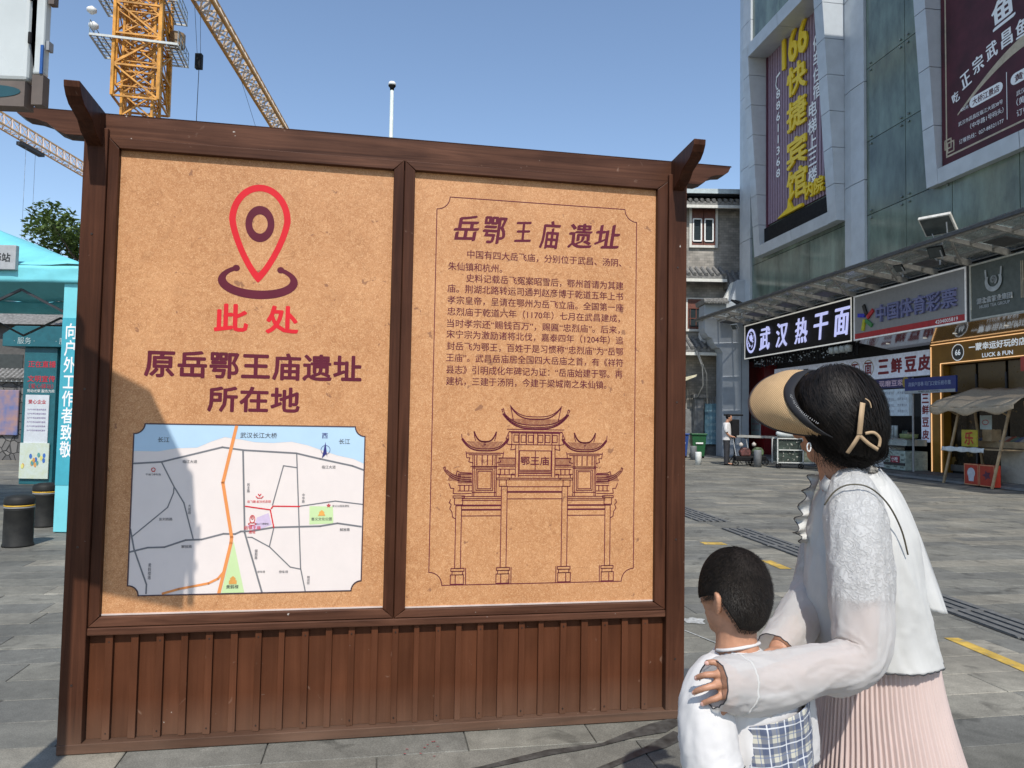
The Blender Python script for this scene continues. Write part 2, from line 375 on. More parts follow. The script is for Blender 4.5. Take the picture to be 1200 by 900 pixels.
# ================================================================ NOTICE BOARD (frame B)
def wood(name, axis, base=(.085, .034, .019), hi=(.17, .07, .038), grain=1.0, gloss=.38):
    """brown glazed timber with grain running along the given axis"""
    m = bpy.data.materials.new(name); m.use_nodes = True; nt = m.node_tree; N = nt.nodes; Lk = nt.links.new; b = N['Principled BSDF']
    tc = N.new('ShaderNodeTexCoord'); oi = N.new('ShaderNodeObjectInfo'); ad = N.new('ShaderNodeVectorMath'); ad.operation = 'ADD'
    cb = N.new('ShaderNodeCombineXYZ'); ml = N.new('ShaderNodeMath'); ml.operation = 'MULTIPLY'; ml.inputs[1].default_value = 37
    Lk(oi.outputs['Random'], ml.inputs[0])
    for k in range(3): Lk(ml.outputs[0], cb.inputs[k])
    Lk(tc.outputs['Object'], ad.inputs[0]); Lk(cb.outputs[0], ad.inputs[1])
    mp = N.new('ShaderNodeMapping'); s = [26, 26, 26]; s['xyz'.index(axis)] = 1.1; mp.inputs['Scale'].default_value = s; Lk(ad.outputs[0], mp.inputs[0])
    n1 = N.new('ShaderNodeTexNoise'); n1.inputs['Scale'].default_value = 1; n1.inputs['Detail'].default_value = 8; n1.inputs['Roughness'].default_value = .65; n1.inputs['Distortion'].default_value = 1.3; Lk(mp.outputs[0], n1.inputs['Vector'])
    n2 = N.new('ShaderNodeTexNoise'); n2.inputs['Scale'].default_value = 2.2; n2.inputs['Detail'].default_value = 5; Lk(ad.outputs[0], n2.inputs['Vector'])
    r = N.new('ShaderNodeMapRange'); r.inputs[1].default_value = .35; r.inputs[2].default_value = .68; Lk(n1.outputs['Fac'], r.inputs[0])
    mx = N.new('ShaderNodeMix'); mx.data_type = 'RGBA'; mx.inputs[6].default_value = (*base, 1); mx.inputs[7].default_value = (*hi, 1); Lk(r.outputs[0], mx.inputs[0])
    r2 = N.new('ShaderNodeMapRange'); r2.inputs[1].default_value = .3; r2.inputs[2].default_value = .7; r2.inputs[3].default_value = .75; r2.inputs[4].default_value = 1.2; Lk(n2.outputs['Fac'], r2.inputs[0])
    c3 = N.new('ShaderNodeCombineColor')
    for k in range(3): Lk(r2.outputs[0], c3.inputs[k])
    m2 = N.new('ShaderNodeMix'); m2.data_type = 'RGBA'; m2.blend_type = 'MULTIPLY'; m2.inputs[0].default_value = 1; Lk(mx.outputs[2], m2.inputs[6]); Lk(c3.outputs[0], m2.inputs[7])
    # pale scuffs and paint chips
    b.inputs['Specular IOR Level'].default_value = .10
    n3 = N.new('ShaderNodeTexNoise'); n3.inputs['Scale'].default_value = 9; n3.inputs['Detail'].default_value = 7; n3.inputs['Distortion'].default_value = 2.5; Lk(ad.outputs[0], n3.inputs['Vector'])
    r3 = N.new('ShaderNodeMapRange'); r3.inputs[1].default_value = .7; r3.inputs[2].default_value = .78; r3.inputs[4].default_value = .45; Lk(n3.outputs['Fac'], r3.inputs[0])
    # tiny paint chips, and dust splashed up from the paving
    n5 = N.new('ShaderNodeTexNoise'); n5.inputs['Scale'].default_value = 34; n5.inputs['Detail'].default_value = 2; Lk(ad.outputs[0], n5.inputs['Vector'])
    r5 = N.new('ShaderNodeMapRange'); r5.inputs[1].default_value = .775; r5.inputs[2].default_value = .80; r5.inputs[4].default_value = .8; Lk(n5.outputs['Fac'], r5.inputs[0])
    m5 = N.new('ShaderNodeMix'); m5.data_type = 'RGBA'; Lk(r5.outputs[0], m5.inputs[0]); Lk(m2.outputs[2], m5.inputs[6]); m5.inputs[7].default_value = (.5, .45, .4, 1)
    sz = N.new('ShaderNodeSeparateXYZ'); Lk(tc.outputs['Object'], sz.inputs[0]); r6 = N.new('ShaderNodeMapRange'); r6.inputs[1].default_value = .22; r6.inputs[2].default_value = .0; r6.inputs[3].default_value = 0; r6.inputs[4].default_value = .55; Lk(sz.outputs[2], r6.inputs[0])
    x6 = N.new('ShaderNodeMath'); x6.operation = 'MULTIPLY'; Lk(r6.outputs[0], x6.inputs[0]); Lk(n2.outputs['Fac'], x6.inputs[1])
    m6 = N.new('ShaderNodeMix'); m6.data_type = 'RGBA'; Lk(x6.outputs[0], m6.inputs[0]); Lk(m5.outputs[2], m6.inputs[6]); m6.inputs[7].default_value = (.2, .15, .11, 1); m2 = m6
    m3 = N.new('ShaderNodeMix'); m3.data_type = 'RGBA'; Lk(r3.outputs[0], m3.inputs[0]); Lk(m2.outputs[2], m3.inputs[6]); m3.inputs[7].default_value = (.3, .2, .15, 1)
    Lk(m3.outputs[2], b.inputs['Base Color'])
    r4 = N.new('ShaderNodeMapRange'); r4.inputs[3].default_value = gloss - .12; r4.inputs[4].default_value = gloss + .2; Lk(n2.outputs['Fac'], r4.inputs[0]); Lk(r4.outputs[0], b.inputs['Roughness'])
    bp = N.new('ShaderNodeBump'); bp.inputs['Strength'].default_value = .25 * grain; bp.inputs['Distance'].default_value = .002; Lk(n1.outputs['Fac'], bp.inputs['Height']); Lk(bp.outputs[0], b.inputs['Normal'])
    return m
WX = wood('stained_timber_rail', 'x', (.050, .021, .013), (.118, .052, .031), 1.5); WZ = wood('stained_timber_post', 'z', (.045, .0175, .010), (.085, .033, .018)); WP = wood('stained_planks', 'z', (.078, .027, .0125), (.10, .036, .017), .5, .5)
def paper_mat():
    m = bpy.data.materials.new('kraft_paper_print'); m.use_nodes = True; nt = m.node_tree; N = nt.nodes; Lk = nt.links.new; b = N['Principled BSDF']
    tc = N.new('ShaderNodeTexCoord')
    def noi(s, d, dist=0, st=None):
        n = N.new('ShaderNodeTexNoise'); n.inputs['Scale'].default_value = s; n.inputs['Detail'].default_value = d; n.inputs['Distortion'].default_value = dist; n.inputs['Roughness'].default_value = .65
        Lk(tc.outputs['Object'], n.inputs['Vector']); return n.outputs['Fac']
    def rng(src, a, c, lo, hi):
        r = N.new('ShaderNodeMapRange'); r.inputs[1].default_value = a; r.inputs[2].default_value = c; r.inputs[3].default_value = lo; r.inputs[4].default_value = hi; Lk(src, r.inputs[0]); return r.outputs[0]
    def mix(f, a, bb):
        x = N.new('ShaderNodeMix'); x.data_type = 'RGBA'; Lk(f, x.inputs[0])
        if isinstance(a, tuple): x.inputs[6].default_value = (*a, 1)
        else: Lk(a, x.inputs[6])
        x.inputs[7].default_value = (*bb, 1); return x.outputs[2]
    c = mix(rng(noi(2.2, 6), .3, .7, 0, 1), (.54, .265, .118), (.39, .172, .068))
    c = mix(rng(noi(40, 5, 1.2), .44, .66, 0, .5), c, (.68, .38, .185))
    c = mix(rng(noi(85, 5, 2.2), .49, .64, 0, .55), c, (.33, .135, .05))
    c = mix(rng(noi(230, 2, 1.0), .52, .66, 0, .5), c, (.80, .52, .29))
    # thin wandering fibres
    for sc, ds, lo in ((4.2, 1.4, .4), (8.5, 2.0, .35), (2.3, 3.0, .3)):
        f = noi(sc, 2, ds); a = N.new('ShaderNodeMath'); a.operation = 'SUBTRACT'; Lk(f, a.inputs[0]); a.inputs[1].default_value = .5
        ab = N.new('ShaderNodeMath'); ab.operation = 'ABSOLUTE'; Lk(a.outputs[0], ab.inputs[0])
        k = rng(ab.outputs[0], .0, .0075, 1, 0)
        g = rng(noi(sc * 1.7 + .3, 1), .50, .56, 0, lo + .25); mm = N.new('ShaderNodeMath'); mm.operation = 'MULTIPLY'; Lk(k, mm.inputs[0]); Lk(g, mm.inputs[1])
        c = mix(mm.outputs[0], c, (.34, .15, .06))
    c = mix(rng(noi(15, 3, .4), .67, .70, 0, .8), c, (.24, .11, .06)); c = mix(rng(noi(5.5, 4, 1.5), .6, .74, 0, .45), c, (.34, .16, .07))
    Lk(c, b.inputs['Base Color']); b.inputs['Roughness'].default_value = .5; b.inputs['Specular IOR Level'].default_value = .22
    return m
PAPER = paper_mat()
board = thing('notice_board', 'tall brown timber framed notice board with two kraft paper printed panels', 'notice board', 'B')
def bb(name, x0, x1, y0, y1, z0, z1, m, bevel=.004, parent=board):
    return MB().box(x0, x1, y0, y1, z0, z1).build(name, m, parent, bevel=bevel)
bb('post', .0, .0985, -.055, .075, 0, 2.79, WZ); bb('post', 2.803, 2.902, -.055, .075, 0, 2.79, WZ)
# top beam whose ends are cut to a cloud scroll
def scroll(x0, dx, z0, z1):    # end profile running from x0 outwards
    h = z1 - z0
    return [(x0, z0), (x0 + .12 * dx, z0), (x0 + .17 * dx, z0 + .012), (x0 + .23 * dx, z0 + .045), (x0 + .29 * dx, z0 + .057), (x0 + .36 * dx, z0 + .062),
            (x0 + .40 * dx, z0 + .078), (x0 + .425 * dx, z0 + .11), (x0 + .43 * dx, z1)]
zb, zt = 2.755, 2.862
L = scroll(-.0, -.72, zb, zt); R = scroll(2.905, .60, zb, zt)
pts = [(.098, zb)] + [] ; pts = list(reversed(L)) + R
o = MB().prism(pts, -.032, .05).build('top_beam', WX, board, bevel=.004)
# the two raking brackets that point up and out towards the viewer on each post
def bracket(x0, x1, ln, rise):
    # profile in y,z: grows out of the post towards -y, rising, with a stepped underside
    ys = [(.06, 2.72), (-.06, 2.70), (-.17, 2.735), (-.215, 2.77), (-.27, 2.785), (-.335, 2.80), (-.375, 2.825), (-.40, 2.855), (-.405, 2.882), (-.06, 2.868), (.06, 2.868)]
    ys = [(y * ln if y < 0 else y, z + (rise * (-y) if y < -.1 else 0)) for y, z in ys]
    MB().prismx(ys, x0, x1).build('bracket', WZ, board, bevel=.004)
bracket(.014, .078, .82, .0); bracket(2.822, 2.884, .78, .0)
# frame mouldings round the two panels, mitred pieces
fz0, fz1 = .543, 2.755
def moulding(x0, x1, ix0, ix1, iz0, iz1):
    y0, y1 = -.04, .0
    P = {'tl': (x0, fz1), 'tr': (x1, fz1), 'br': (x1, fz0), 'bl': (x0, fz0), 'itl': (ix0, iz1), 'itr': (ix1, iz1), 'ibr': (ix1, iz0), 'ibl': (ix0, iz0)}
    g = .0012
    for nm, a, m in (('top_rail', ('itl', 'itr', 'tr', 'tl'), WX), ('bottom_rail', ('bl', 'br', 'ibr', 'ibl'), WX), ('stile', ('bl', 'ibl', 'itl', 'tl'), WZ), ('stile', ('ibr', 'br', 'tr', 'itr'), WZ)):
        q = [P[k] for k in a]; cx = sum(p[0] for p in q) / 4; cz = sum(p[1] for p in q) / 4
        q = [(p[0] + (g if p[0] < cx else -g), p[1] + (g if p[1] < cz else -g)) for p in q]
        MB().prism(q, y0, y1).build(nm, m, board, bevel=.0025)
moulding(.0985, 1.4365, .145, 1.386, .588, 2.706); moulding(1.439, 2.803, 1.491, 2.745, .582, 2.710)
bb('frame_backing', .0985, 2.803, .0, .03, .5, 2.755, WZ, 0)
# plank skirt: wide recessed planks with narrow battens over the joints
bb('skirt_rail', .0985, 2.803, -.046, -.002, .508, .541, WX); bb('foot_rail', .0, 2.902, -.058, .0, .002, .046, WX)
bat = [(.172, .203), (.278, .309), (.384, .415), (.489, .518), (.594, .625), (.702, .733), (.81, .838), (.914, .94), (1.018, 1.048), (1.126, 1.155), (1.23, 1.259), (1.336, 1.367), (1.435, 1.463), (1.537, 1.562), (1.64, 1.665), (1.738, 1.765), (1.843, 1.872), (1.945, 1.972), (2.049, 2.078), (2.147, 2.173), (2.259, 2.29), (2.366, 2.4), (2.473, 2.505), (2.578, 2.61), (2.684, 2.716)]
rw = random.Random(11); edges = [.0985] + [(a + b) / 2 for a, b in bat] + [2.803]
for a, b in zip(edges[:-1], edges[1:]):
    y = -.008 + rw.uniform(-.002, .002); MB().box(a + .001, b - .001, y, .02, .047, .498).build('plank', WP, board)
for a, b in bat: MB().box(a, b, -.030 + rw.uniform(-.002, .002), -.0105, .047, .506).build('batten', WP, board, bevel=.0015)
SCR = mat('screw_head', (.05, .035, .03), .4, .5)
for i, (a, b) in enumerate(bat):
    if i % 2: continue
    for z in (.075, .475): MB().tube([((a + b) / 2, -.0302, z), ((a + b) / 2, -.0325, z)], .0035, 8).build('screw', SCR, board)
for x in (.05, 2.852):
    for z in (.3, .9, 1.6, 2.3): MB().tube([(x, -.0552, z), (x, -.0575, z)], .005, 8).build('screw', SCR, board)
# printed panels
pl = MB().box(.1445, 1.3865, -.012, -.002, .586, 2.7075).build('left_panel', PAPER, board); pl.name = 'printed_panel'
pr_ = MB().box(1.4905, 2.7455, -.012, -.002, .580, 2.7115).build('right_panel', PAPER, board); pr_.name = 'printed_panel'
ORG[pl.name] = ORG[pr_.name] = ORG[board.name]
tag(pl, 'printed panel with red map pin and street map'); tag(pr_, 'printed panel with long text and line drawing of a temple gate')
EDGE = mat('panel_edge', (.6, .5, .45), .5); 
MB().box(.146, 1.385, -.0165, -.012, .5885, .5955).build('sill_strip', EDGE, board); MB().box(1.492, 2.744, -.0165, -.012, .5825, .5895).build('sill_strip', EDGE, board)
RED = mat('print_red', (.62, .018, .028), .6, var=.05, spec=.2); MAR = mat('print_maroon', (.11, .012, .028), .6, var=.08, spec=.2); DRK = mat('print_dark', (.06, .03, .04), .5)
Y0 = -.0128
def ell(cx, cz, rx, rz, a0=0, a1=2 * pi, n=40): return [(cx + rx * cos(a0 + (a1 - a0) * k / n), cz + rz * sin(a0 + (a1 - a0) * k / n)) for k in range(n + 1)]
def ribbon(mb, outer, inner, y):
    for i in range(len(outer) - 1): mb.add([(outer[i][0], y, outer[i][1]), (outer[i + 1][0], y, outer[i + 1][1]), (inner[i + 1][0], y, inner[i + 1][1]), (inner[i][0], y, inner[i][1])], [(3, 2, 1, 0)])
def pin(off):
    o = []; cx, cz = .766, 2.425
    for k in range(61):
        t = k / 60; a = -.22 * pi + 1.44 * pi * t
        rx, rz = .140 - off, .168 - off
        o.append((cx + rx * cos(a), cz + rz * sin(a)))
    return o
# teardrop: upper ellipse then straight-ish sides to the tip
def drop(rx, rzt, tipz, n=60):
    out = []; cx, cz = .766, 2.418
    for k in range(n + 1):
        a = pi / 2 - 2 * pi * k / n; s_, c_ = sin(a), cos(a)
        if s_ >= 0: out.append((cx + rx * c_, cz + rzt * s_))
        else:
            t = -s_; x = rx * (abs(c_) ** (1.0)) ; h = cz - tipz
            out.append((cx + math.copysign(rx * (1 - t ** 1.35) ** .82, c_) if t < .9999 else cx, cz - h * t))
    return out
mb = MB(); ribbon(mb, drop(.140, .174, 2.122), drop(.110, .142, 2.170), Y0); mb.build('map_pin', RED, pl)
mb = MB(); ribbon(mb, ell(.766, 2.403, .066, .087), ell(.766, 2.403, .035, .046), Y0); mb.build('pin_eye', MAR, pl); mb = MB()
a0, a1 = radians(128), radians(412)
ribbon(mb, ell(.767, 2.128, .181, .084, a0, a1), ell(.767, 2.138, .146, .053, a0, a1), Y0)
for a in (a0, a1): mb.flat(ell(.767 + .1635 * cos(a), 2.133 + .0685 * sin(a), .0165, .0155, 0, 2 * pi, 14)[:-1], Y0 - .0002)
mb.build('pin_ring', MAR, pl)
text('此', RED, pl, .652, 1.95, Y0, w=.145, h=.125, bold=.03); text('处', RED, pl, .882, 1.95, Y0, w=.143, h=.127, bold=.03)
text('原岳鄂王庙遗址', MAR, pl, .769, 1.727, Y0, w=.97, h=.122, bold=.028, gap=1.05); text('所在地', MAR, pl, .767, 1.569, Y0, w=.408, h=.115, bold=.028, gap=1.04)
for ch_, cx_, cz_, w_, h_, sh_, ro_ in (('岳', 1.751, 2.446, .122, .125, .22, .05), ('鄂', 1.896, 2.445, .12, .135, .16, .0), ('王', 2.038, 2.446, .09, .10, .2, .06), ('庙', 2.179, 2.440, .108, .142, .2, .0), ('遗', 2.336, 2.444, .128, .125, .14, .03), ('址', 2.482, 2.449, .134, .12, .2, .05)):
    text(ch_, MAR, pr_, cx_, cz_, Y0, w=w_, h=h_, bold=.021, shear=sh_, rot=ro_, nib=True, name='brush_lettering')
BODY = [('中国有四大岳飞庙，分别位于武昌、汤阴、', 1.758, 2.560, 2.316), ('朱仙镇和杭州。', 1.664, 1.935, 2.252), ('史料记载岳飞冤案昭雪后，鄂州首请为其建', 1.755, 2.572, 2.196), ('庙。荆湖北路转运司通判赵彦博于乾道五年上书', 1.663, 2.572, 2.141),
 ('孝宗皇帝，呈请在鄂州为岳飞立庙。全国第一座', 1.664, 2.573, 2.083), ('忠烈庙于乾道六年（1170年）七月在武昌建成，', 1.665, 2.556, 2.026), ('当时孝宗还“赐钱百万”，赐匾“忠烈庙”。后来，', 1.664, 2.556, 1.967), ('宋宁宗为激励诸将北伐，嘉泰四年（1204年）追', 1.663, 2.575, 1.913),
 ('封岳飞为鄂王，百姓于是习惯称“忠烈庙”为“岳鄂', 1.665, 2.575, 1.854), ('王庙”。武昌岳庙居全国四大岳庙之首，有《祥符', 1.663, 2.576, 1.797), ('县志》引明成化年碑记为证：“岳庙始建于鄂。再', 1.665, 2.572, 1.738), ('建杭，三建于汤阴，今建于梁城南之朱仙镇。', 1.666, 2.487, 1.681)]
for t, a, b, z in BODY: text(t, MAR, pr_, (a + b) / 2, z, Y0, w=b - a, h=.042, bold=.014)
# fine frame with notched corners
x0, x1, z0, z1 = 1.602, 2.641, .686, 2.598; n = .064
def arc(cx, cz, a0, a1, r=n, k=7): return [(cx + r * cos(a0 + (a1 - a0) * i / k), cz + r * sin(a0 + (a1 - a0) * i / k)) for i in range(k + 1)]
outline = arc(x0, z1, 0, -pi / 2)[::-1] + arc(x1, z1, -pi / 2, -pi)[::-1] + arc(x1, z0, pi, pi / 2)[::-1] + arc(x0, z0, pi / 2, 0)[::-1]
MB().line(outline, .0042, Y0, True).build('border_line', MAR, pr_)
# --- street map
def poly(name, pts, m, y, parent=pl):
    return MB().flat(pts, y).build(name, m, parent)
MP = dict(
frame=[(0.301, 1.448), (1.237, 1.449), (1.249, 1.421), (1.284, 1.402), (1.279, 0.716), (1.241, 0.701), (1.228, 0.669), (0.296, 0.675), (0.285, 0.707), (0.248, 0.722), (0.25, 1.401), (0.287, 1.413)],
water=[(0.301, 1.448), (1.237, 1.449), (1.249, 1.421), (1.284, 1.402), (1.279, 1.273), (1.231, 1.295), (1.155, 1.311), (1.091, 1.332), (1.016, 1.358), (0.942, 1.374), (0.858, 1.367), (0.776, 1.37), (0.714, 1.382), (0.642, 1.392), (0.582, 1.37), (0.523, 1.342), (0.433, 1.338), (0.354, 1.323), (0.251, 1.324), (0.25, 1.401), (0.287, 1.413)])
mapc = mat('map_cream', (.72, .64, .60), .4, var=.02); 
def notched(x0, x1, z0, z1, n):
    return arc(x0, z1, 0, -pi / 2, n)[::-1] + arc(x1, z1, -pi / 2, -pi, n)[::-1] + arc(x1, z0, pi, pi / 2, n)[::-1] + arc(x0, z0, pi / 2, 0, n)[::-1]
MP['frame'] = notched(.249, 1.2815, .672, 1.4485, .046)
MP['water'] = [p for p in MP['frame'] if p[1] > 1.38] + MP['water'][4:-2]
mb = MB(); mb.flat(MP['frame'][::-1], Y0); mb.build('street_map', mapc, pl)
smap = pl
MB().flat(MP['water'][::-1], Y0 - .0006).build('map_river', mat('map_blue', (.42, .58, .72), .4, var=.02), pl)
for k, c in (('p', [(1.033, 1.071), (1.141, 1.069), (1.145, 0.989), (1.035, 0.985)]), ('q', [(0.697, 0.912), (0.752, 0.675), (0.651, 0.675)])):
    MB().flat(c[::-1] if k == 'p' else c[::-1], Y0 - .0006).build('map_park', mat('map_green', (.52, .66, .34), .4, var=.02), pl)
MB().flat([(0.752, 0.982), (0.789, 0.955), (0.865, 0.986), (0.848, 1.04), (0.797, 1.019), (0.788, 0.987)], Y0 - .0006).build('map_block', mat('map_lilac', (.62, .5, .66), .4), pl)
roads = [([(0.251, 1.267), (0.371, 1.275), (0.633, 1.345), (0.729, 1.332), (0.964, 1.32), (1.076, 1.294), (1.226, 1.262), (1.278, 1.243)], 0.0079), ([(0.25, 0.868), (0.327, 0.887), (0.398, 0.888), (0.488, 0.919), (0.557, 0.921), (0.652, 0.946), (0.703, 0.944), (0.728, 0.956), (0.774, 0.957), (0.871, 0.973), (1.085, 0.977), (1.164, 0.99), (1.275, 0.973)], 0.0079), ([(0.725, 1.332), (0.745, 0.95), (0.831, 0.672)], 0.0079), ([(0.967, 1.32), (1.001, 0.781), (1.026, 0.671)], 0.0056), ([(0.371, 1.275), (0.429, 1.163), (0.474, 1.089), (0.521, 0.921)], 0.0056), ([(0.429, 1.163), (0.428, 1.134), (0.405, 1.068), (0.262, 0.94)], 0.0051), ([(0.251, 0.971), (0.269, 0.883), (0.328, 0.722), (0.328, 0.681)], 0.0068), ([(0.972, 1.252), (0.909, 1.261), (0.865, 1.077)], 0.0051), ([(0.987, 1.071), (1.151, 1.095), (1.278, 1.079)], 0.0051), ([(0.874, 0.97), (0.857, 0.885)], 0.0051), ([(0.759, 0.929), (0.778, 0.928), (0.858, 0.883), (0.954, 0.788), (0.999, 0.778)], 0.0051)]
mb = MB()
for i, (a, wd) in enumerate(roads): mb.line(a, wd, Y0 - .0010 - i * .00003)
mb.build('map_roads', mat('map_grey', (.16, .16, .17), .5, var=.03), pl)
mb = MB().line([(0.744, 1.072), (0.856, 1.055), (0.874, 0.973)], .0056, Y0 - .0015).line([(0.86, 1.061), (0.868, 1.072), (0.988, 1.07)], .0056, Y0 - .00153); mb.build('map_route', RED, pl)
mb = MB().line([(0.693, 1.446), (0.641, 1.181), (0.688, 0.93), (0.686, 0.903), (0.641, 0.677)], .0147, Y0 - .0017).line([(0.398, 0.679), (0.466, 0.698), (0.594, 0.721), (0.634, 0.741), (0.655, 0.767)], .0102, Y0 - .00175); mb.build('map_highway', mat('map_orange', (.72, .26, .07), .5, var=.03), pl)
MB().line(MP['frame'], .0055, Y0 - .0019, True).build('map_outline', DRK, pl)
TXT = mat('map_ink', (.07, .07, .08), .5); MRED = RED
for t, a, b, z in [('武汉长江大桥', 0.711, 0.875, 1.402), ('长江', 0.352, 0.402, 1.377), ('长江', 1.16, 1.212, 1.378), ('临江大道', 0.463, 0.525, 1.278), ('临江大道', 1.085, 1.148, 1.256), ('平湖门停车场', 0.306, 0.37, 1.218), ('彭刘杨路', 0.371, 0.428, 1.015), ('解放路', 0.471, 0.516, 0.89), ('解放路', 1.176, 1.222, 0.96), ('首义公园及遗址', 1.138, 1.217, 1.072), ('首义文化公园', 1.043, 1.137, 1.011), ('黄鹤楼', 0.672, 0.726, 0.703), ('停车场', 0.807, 0.841, 0.769), ('停车场', 0.904, 0.944, 0.767), ('起义门博物馆', 0.793, 0.85, 0.99)]:
    text(t, TXT, pl, (a + b) / 2, z, Y0 - .0021, w=b - a, bold=.005)
text('西', mat('map_navy', (.02, .02, .16), .5), pl, 1.094, 1.404, Y0 - .0021, w=.026, bold=.012)
for t, a, b, z in [('岳飞路·起义纪念馆', 0.752, 0.857, 1.094), ('岳鄂王庙', 0.742, 0.815, 0.973), ('遗址', 0.763, 0.793, 0.953)]: text(t, RED, pl, (a + b) / 2, z, Y0 - .0021, w=b - a, bold=.015)
for t, p, q in [('民主路', (0.755, 1.179), (0.757, 1.136)), ('中华路', (1.004, 1.131), (1.005, 1.087)), ('大成路', (0.5, 1.082), (0.502, 1.037)), ('胭脂路', (0.799, 0.872), (0.8, 0.827)), ('黄鹤楼路', (0.339, 0.817), (0.342, 0.744)), ('粮道街', (1.038, 0.746), (1.039, 0.706))]:
    text(t, TXT, pl, p[0], (p[1] + q[1]) / 2, Y0 - .0021, h=p[1] - q[1], w=.013, vertical=True)
# compass needle, small pictograms
NAV = mat('map_navy', (.02, .02, .16), .5)
mb = MB(); mb.flat([(1.083, 1.297), (1.103, 1.318), (1.098, 1.375)], Y0 - .0022); mb.flat([(1.103, 1.318), (1.108, 1.302), (1.098, 1.375)], Y0 - .0022); mb.line(ell(1.099, 1.337, .021, .021, 0, 2 * pi, 20), .002, Y0 - .0021); mb.build('compass', NAV, pl)
mb = MB(); mb.line(ell(.777, 1.012, .011, .018, 0, 2 * pi, 16), .003, Y0 - .0022); mb.line(ell(.777, 1.018, .004, .006, 0, 2 * pi, 10), .003, Y0 - .0022); mb.line(ell(.777, .990, .017, .006, 0, 2 * pi, 14), .003, Y0 - .0022)
mb.line([(.790, 1.118), (.797, 1.110), (.815, 1.110), (.822, 1.118)], .004, Y0 - .0022); mb.line([(.800, 1.128), (.806, 1.120), (.812, 1.128)], .004, Y0 - .0022)
mb.line([(1.121 + .009 * cos(pi / 2 + 4 * pi * k / 5), 1.074 + .009 * sin(pi / 2 + 4 * pi * k / 5)) for k in range(5)], .002, Y0 - .0022, True)
mb.line(ell(.338, 1.240, .008, .008, 0, 2 * pi, 12), .003, Y0 - .0022); mb.line([(.333, 1.232), (.343, 1.232)], .004, Y0 - .0022); mb.build('map_symbols', RED, pl)
mb = MB()
for cx, cz in ((1.090, 1.036), (.700, .735)): mb.flat([(cx - .017, cz - .010), (cx + .017, cz - .010), (cx + .010, cz + .004), (cx + .013, cz + .006), (cx, cz + .017), (cx - .013, cz + .006), (cx - .010, cz + .004)], Y0 - .0022)
mb.flat([(.683, .715), (.717, .715), (.717, .732), (.683, .732)], Y0 - .00225)
mb.build('map_pavilions', mat('map_amber', (.75, .36, .08), .5), pl)
# --- temple gate drawing (fine printed lines), symmetrical about x = CX
CX = 2.121; LW = .0042
gate = MB()
def gl(pts, w=LW, closed=False):
    gate.line(pts, w, Y0, closed); gate.line([(2 * CX - x, z) for x, z in pts], w, Y0 - .00005, closed)
def rect(x0, x1, z0, z1, w=LW): gl([(x0, z0), (x1, z0), (x1, z1), (x0, z1)], w, True)
I, O_ = 1.949, 1.723     # inner / outer pillars (left edges)
for x0, x1, zt_, zf in ((1.952, 1.981, 1.165, .766), (1.727, 1.755, 1.070, .766)):
    rect(x0, x1, zf, zt_); rect(x0 - .018, x1 + .018, .752, .766); rect(x0 - .012, x1 + .012, .735, .752); rect(x0 - .02, x1 + .016, .690, .735)
    gl([(x0 + .004, .735), (x0 + .004, .69)]); gl([(x1 + .026, .766), (x1 + .026, .69)])
for z in (1.205, 1.197, 1.163, 1.14, 1.135, 1.103): gl([(1.981, z), (CX, z)])
for z in (1.115, 1.105, 1.096, 1.073, 1.069, 1.052, 1.048, 1.020): gl([(1.755, z), (1.950, z)])
rect(1.926, 1.992, 1.197, 1.206); rect(1.940, 1.976, 1.165, 1.197); rect(1.712, 1.768, 1.108, 1.118); rect(1.720, 1.760, 1.075, 1.108)
gl([(1.700, 1.100), (1.694, 1.085), (1.704, 1.075), (1.697, 1.055), (1.708, 1.04), (1.712, 1.015), (1.727, 1.005)])
# central plaque
gl([(2.020, 1.372), (2.020, 1.212)]); gl([(2.036, 1.372), (2.036, 1.212)]); rect(2.040, CX, 1.245, 1.342, LW)
gl([(2.040, 1.238), (CX, 1.238)]); gl([(2.040, 1.23), (CX, 1.23)], .006); gl([(2.036, 1.218), (CX, 1.218)])
# central frieze and roof
gl([(1.995, 1.372), (CX, 1.372)]); gl([(1.995, 1.430), (CX, 1.430)]); gl([(1.985, 1.436), (CX, 1.436)], .006); gl([(1.975, 1.448), (CX, 1.448)])
for k in range(3): rect(2.010 + k * .037, 2.034 + k * .037, 1.384, 1.420)
for k in range(4): gl([(2.000 + k * .037, 1.375), (2.000 + k * .037, 1.428)])
gl([(1.985, 1.436), (1.97, 1.40), (1.985, 1.40), (1.975, 1.375), (2.0, 1.37), (1.995, 1.345), (2.018, 1.35)])
eave = lambda x0, x1, z, up, n=14: [(x0 + (x1 - x0) * t / n, z + up * (1 - t / n) ** 3.2) for t in range(n + 1)]
gl(eave(1.952, CX, 1.452, .072), .007); gl(eave(1.955, CX, 1.460, .066), .005); gl(eave(1.960, CX, 1.470, .056), .005)
gl([(1.952, 1.532), (1.946, 1.545), (1.955, 1.55), (1.958, 1.535), (1.975, 1.50), (1.990, 1.49)])
gl(eave(1.992, CX, 1.500, .060), .006); gl(eave(1.988, CX, 1.512, .055))
gl([(1.992, 1.556), (1.998, 1.53), (2.005, 1.495)])
x = 1.975
while x < CX: gl([(x, 1.474 + .05 * max(0, (2.03 - x) / .08) ** 2), (x + .001, 1.500)], .0028); x += .0062
